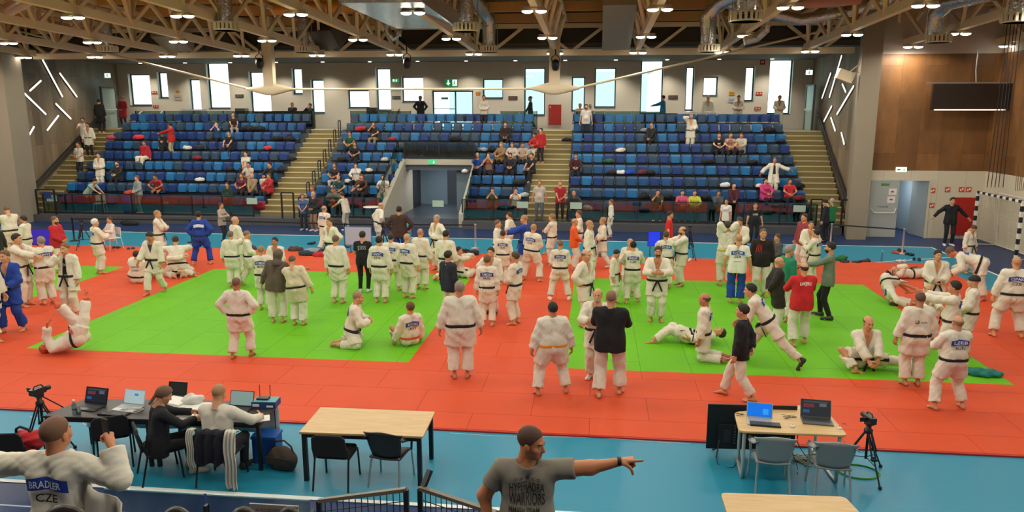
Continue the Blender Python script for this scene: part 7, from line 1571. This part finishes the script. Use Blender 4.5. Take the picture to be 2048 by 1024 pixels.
# dark red cloths stand in for the red mat's reflection in the glass
for i, (xa, xb, lb) in enumerate(((283, 352, 'dark red cover painted as mat reflection, small white emblem, front seats at left'), (487, 530, 'dark red cover painted as mat reflection, front seats near the left stairs'), (718, 765, 'red cover painted as mat reflection, front seats left of the tunnel'), (1440, 1470, 'dark red cover painted as mat reflection, front seats behind the right glass'))):
    a = Yp(xa, 415, 32.62)[0]; b = Yp(xb, 415, 32.62)[0]; o = empty('seat_cover', (a, 32.62, .33), label=lb, cat='cover', group='red covers painted as mat reflections')
    n_ = 10; sh = MB().sheet([[((b-a)*j/n_, .01*math.sin(j*1.9), .68-.38*q/3) for j in range(n_+1)] for q in range(4)]).build('cloth', mat('reflection_red', '8a1624', .7), o); solidify(sh, .008)
    if i == 0: MB().box(((b-a)*.68, -.03, .48), ((b-a)*.71, -.02, .6)).box(((b-a)*.77, -.03, .48), ((b-a)*.8, -.02, .6)).box(((b-a)*.71, -.03, .52), ((b-a)*.77, -.02, .56)).build('emblem', M_white, o)
    else: MB().box(((b-a)*.3, -.03, .5), ((b-a)*.36, -.02, .58)).build('emblem', mat('emblem_pink', 'd8a0a0', .6), o)
for px, lb in ((379-275, 'pale green paper sign on the glass at the far left'), (504, 'pale green paper sign on the glass left of the left stairs'), (1045, 'pale green paper sign on the glass left of the third stairs'), (1152, 'pale green paper sign on the glass right of the third stairs'), (1600, 'pale green paper sign on the glass at the right end'), (609, 'pale paper sign on the glass at the left end of the middle block'), (876, 'small pale paper sign on the tunnel glass')):
    p = Yp(px, 404, GY-.03); o = tag(MB().box((-.25, -.003, -.14), (.25, .003, .14)).build('glass_sign', mat('sign_mint', 'a9c0b0', .6)), lb, 'sign', 'pale signs on the glass balustrades'); o.location = (p[0], GY-.03, 1.05)
p = Yp(932-0, 390, 32.6); o = empty('round_table', (Yp(746, 430, 31.2)[0], 31.0, 0), label='small round white table standing left of the tunnel', cat='table'); MB().lathe([(0, 1.02), (.35, 1.02), (.35, 1.05), (0, 1.05)], n=24).build('tabletop', M_white, o); MB().lathe([(.25, 0), (.22, .03), (.04, .06), (.04, 1.02)], n=16).build('pedestal', M_black, o)
for px, c, lb, w_ in ((254, '1737b0', 'blue rolled mat standing behind the left glass', .2), (262, '25509a', 'second blue sports bag standing behind the left glass', .16)):
    p = Yp(px, 415, 32.75); o = tag(MB().lathe([(0, 0), (w_, 0), (w_*1.05, .4), (w_, .85), (0, .88)], n=18).build('rolled_mat', mat('roll_'+c, c, .6)), lb, 'mat', 'blue rolls behind the left glass'); o.location = (p[0], 32.8, .33)
heap('bag', (Yp(258, 380, 32.8)[0], 32.8, 1.22), .28, .2, .2, 'c0402a', 95, 'red and green bag on top of the blue rolled mat', 'bag', None)
# ================================================================ FOREGROUND PEOPLE
person('woman in black jacket with glasses and ponytail sitting at the black table', (cw[0]-.02, cw[1]+.12, .006), -48, 1.0, arms=(((.12, .5, .82), (1, -.3, -.5)), ((-.12, .52, .84), (-1, -.3, -.5))), legs='sit', top='jkt', topc='16161d', botc='15151a', hair=('pony', '6a4f3a'), sex=1, girth=1.15, shoes='b5a894', res='h', head=(0, 22), lean=8)
person('bald man in white shirt sitting at the black table, back to the camera', (cm[0]+.0, cm[1]+.16, .006), -3, 1.03, arms=(((.42, .42, .80), (.8, -.4, -.3)), ((-.2, .5, .80), (-1, -.3, -.3))), legs='sit', top='jkt', topc='cfcabb', botc='1c1d22', hair=('crop', 'a07a58'), girth=1.25, shoes='2a2a2c', res='h', head=(0, 12), lean=8, skin='c8916a')
# jacket and white cloth hanging over his chair
def drape(loc, rz, w_, z0, z1, c, label, cat, y=-.3, sd=0, off=0):
    o = empty('jacket' if cat == 'clothing' else 'towel', loc, R(rz), label=label, cat=cat); n_ = 16
    P_ = [[(off-w_/2+w_*j/n_+.012*math.sin(i*1.3+sd), y+.028*math.sin(j*1.25+sd+i*.25)-.05*math.sin(math.pi*i/8)*.6, z0-(z0-z1)*i/8+(.03*math.sin(j*.9+sd) if i == 8 else 0)) for j in range(n_+1)] for i in range(9)]
    P_ = [[(x, y_+.14, z0-.06) for x, y_, z in P_[0]], [(x, y_+.05, z0+.012) for x, y_, z in P_[0]]]+P_
    sh = MB().sheet(P_).build('cloth', mat('drape_'+c, c, .85, bump=.2), o); solidify(sh, .014); m_ = sh.modifiers.new('round', 'SUBSURF'); m_.levels = 1; m_.render_levels = 1
drape((cm[0], cm[1]+.25, .006), 0, .44, .86, .36, '1c1d2a', 'dark blue jacket hanging over the chair of the man in white', 'clothing', sd=1)
drape((cm[0], cm[1]+.25, .006), 0, .16, .87, .02, 'cfccbf', 'white judogi sleeve hanging at the right of the draped jacket', 'cloth', y=-.31, sd=2, off=.3); drape((cm[0], cm[1]+.25, .006), 0, .1, .86, .3, 'c6c3b6', 'white judogi sleeve hanging at the left of the draped jacket', 'cloth', y=-.29, sd=3, off=-.27)
# near stand (below the frame): floor the nearest figures stand on
Y1, Z1_ = 5.5, Yp(1072, 855, 5.5)[2]-1.8; S(MB().box((-9, 4.9, 0), (9, 6.2, Z1_)).build('floor_near_tier', M_tier))
xg = Yp(1055, 950, 5.5)[0]
gm = person('muscular man in grey printed t-shirt pointing to the right with an outstretched arm', (xg, 5.5, Z1_), 183, 1.015, arms=(((.3, .04, .93), (1, -.55, 0)), ((-.74, .06, 1.54), (-.3, -.4, -1))), top='tee', topc='7f7a6e', botc='23262c', hair=('crop', '17100b'), skin='b9784f', girth=1.3, armk=1.22, shoes='2a2a2c', res='h', head=(68, 8), beard=None, hands=('relax', 'point', (0, 0, -1)),
            txt=[('HYPERADRA', .1, 0, .40, '1f1e1c', .27, 1), ('WARRIORS', .13, .0, .31, '1f1e1c', .28, 1), ('MMXIV TEAM', .06, .02, .23, '1f1e1c', .24, 1), ('~ ~ ~ ~ ~', .05, .03, .18, '1f1e1c', .2, 1), ('= = = = =', .06, 0, .46, '3a3833', .2, 1)])
wr = Vector((-.74, .06, 1.54)); MB().lathe([(.034, -.014), (.037, -.012), (.037, .012), (.034, .014)], n=16).build('wristband', M_black, gm).matrix_basis = Matrix.Translation(wr+Vector((.035, 0, -.002))) @ Matrix.Rotation(R(90), 4, 'Y')
Y2 = 4.75; hz2 = Yp(110, 838, Y2)[2]; Z2 = hz2-1.8
S(MB().box((-9, 4.1, 0), (-.9, 4.88, Z2)).build('floor_near_tier_upper', M_tier))
xb = Yp(112, 900, Y2)[0]
bm = person('man in white judogi with blue patch seen from behind, holding up a phone', (xb, Y2, Z2), 0, 1.015, arms=(((.36, .1, 1.55), (1.0, -.2, -.75)), ((-.74, .12, 1.36), (-.2, -.5, -1))), top='open', topc='gi', botc='gi', hair=('crop', '4a3424'), skin='c08058', girth=1.2, res='h', patch=('BRADLER', 'CZE'), hands='fist', head=(-8, 0), patch_c='23409a')
fl_ = [[(.15+.34*(j/8)*(1-.1*i/8), -.06+.04*math.sin(j*1.1+i*.3)-.03*i/8, 1.40-.24*(j/8)**1.2-.6*i/8) for j in range(9)] for i in range(9)]
sh = MB().sheet(fl_).build('open_jacket_front', mat('cloth_gi', 'd8d2c0', .88, bump=.1, bscale=160), bm); solidify(sh, .016)
ph_ = empty('mobile_phone', Vector((xb, Y2, Z2))+Vector((.31, .13, 1.66))*1.015, R(-20), label='black phone held up by the man in white judogi', cat='phone'); bevel(MB().rbox((-.036, -.005, -.075), (.036, .005, .075), .004).build('phone_body', M_black, ph_), .003)
# near balustrades and mesh gates
def gate(pa, pb_, Yn, lb, postL=False, knob=False):
    a = Vector(Yp(*pa, Yn)); b = Vector(Yp(*pb_, Yn-.25)); o = empty('mesh_gate', (a.x, a.y, a.z-1.0), label=lb, cat='gate', group='mesh gates of the near stand'); d = b-a; d0 = Vector((d.x, d.y, 0)); up_ = Vector((0, 0, 1.0))
    MB().bar(up_, up_+d, .05, .035).build('top_rail', mat('gate_top', '6b6357', .4), o); MB().bar((0, 0, 0), up_, .045, .045).build('post', M_dkmetal, o); MB().bar(d, d+up_, .045, .045).build('post', M_dkmetal, o); mb = MB(); n_ = 14
    for i in range(1, n_): mb.bar(d*i/n_+Vector((0, 0, .05)), d*i/n_+up_*.97, .008, .008)
    for j in range(1, 9): mb.bar(Vector((0, 0, j*.11)), d+Vector((0, 0, j*.11)), .007, .007)
    mb.build('wire_mesh', M_black, o)
    if knob: MB().bar(up_+Vector((.02, 0, -.02)), up_+Vector((.08, .1, .14)), .05, .04).build('latch', M_dkmetal, o)
gate((638, 1001), (812, 979), 6.6, 'black mesh gate leaning left of the opening in the near balustrade'); gate((840, 976), (992, 1026), 6.5, 'black mesh gate with a latch right of the opening in the near balustrade', knob=True)
o = empty('glass_balustrade', (Yp(205, 980, 7.25)[0], 7.25, .4), label='near glass balustrade in front of the camera at left', cat='glass balustrade'); L_ = Yp(622, 996, 7.25)[0]-Yp(205, 980, 7.25)[0]; Ht = Yp(400, 988, 7.25)[2]-.4
for i in range(2): MB().box((L_*i/2+.02, 0, .05), (L_*(i+1)/2-.02, .012, Ht)).build('glass_pane', M_glass, o); MB().box((L_*i/2+.02, -.004, Ht-.012), (L_*(i+1)/2-.02, .016, Ht+.004)).build('pane_edge', mat('glass_edge', '8fb5bb', .2), o)
for i in range(3): MB().box((L_*i/2-.02, -.03, 0), (L_*i/2+.02, .03, .45)).build('clamp_post', M_dkmetal, o)
S(MB().box((-12, 6.2, 0), (12, 7.35, .4)).build('floor_near_walkway', M_tier))
p = Yp(548, 1016, 5.3); o = empty('notice_board', (p[0], 5.3, p[2]), label='grey notice with dark red lettering at the bottom edge', cat='sign'); W_ = .41; MB().box((-W_/2, -.008, -.16), (W_/2, .008, .03)).build('panel', mat('notice_grey', '8b8a86', .5), o); lettering('lettering', 'A KÜZDŐTÉRRE', .035, (0, -.012, -.012), mat('lettering_red', '7a2020', .6), o, width=.3)
MB().box((-.01, -.01, -1.1), (.01, .01, -.16)).build('stand', M_dkmetal, o)
for px, pw_, Yc in ((130, .42, 4.1), (352, .3, 4.4), (487, .26, 4.4), (578, .24, 4.4)):
    t_ = Yp(px, 1009 if px == 130 else 1013, Yc); 
    tag(None, None) if 0 else None
    o = empty('stadium_seat', (t_[0], Yc, t_[2]-.85), label='dark seat back at the bottom edge, ' + {130: 'below the man with the phone', 352: 'between the phone man and the notice', 487: 'touching the left of the grey notice', 578: 'touching the right of the grey notice'}[px], cat='seat', group='seat backs of the near stand')
    V, Q = surfnet(lambda X, Y, Z: ell(X, Y, Z, (0, 0, .62), (pw_*.5, .07, .23)), (-.3, -.12, .3), (.3, .12, .9), .012); mesh_obj('backrest', np_mesh('backrest', V, Q, [mat('seat_black', '26231f', .35)]), o)
    MB().box((-.02, -.02, 0), (.02, .02, .45)).build('post', M_dkmetal, o); MB().rbox((-pw_*.42, -.12, .35), (pw_*.42, -.07, .7), .02).build('folded_seat', mat('seat_black', '26231f', .35), o)
print('foreground built')
print("END")
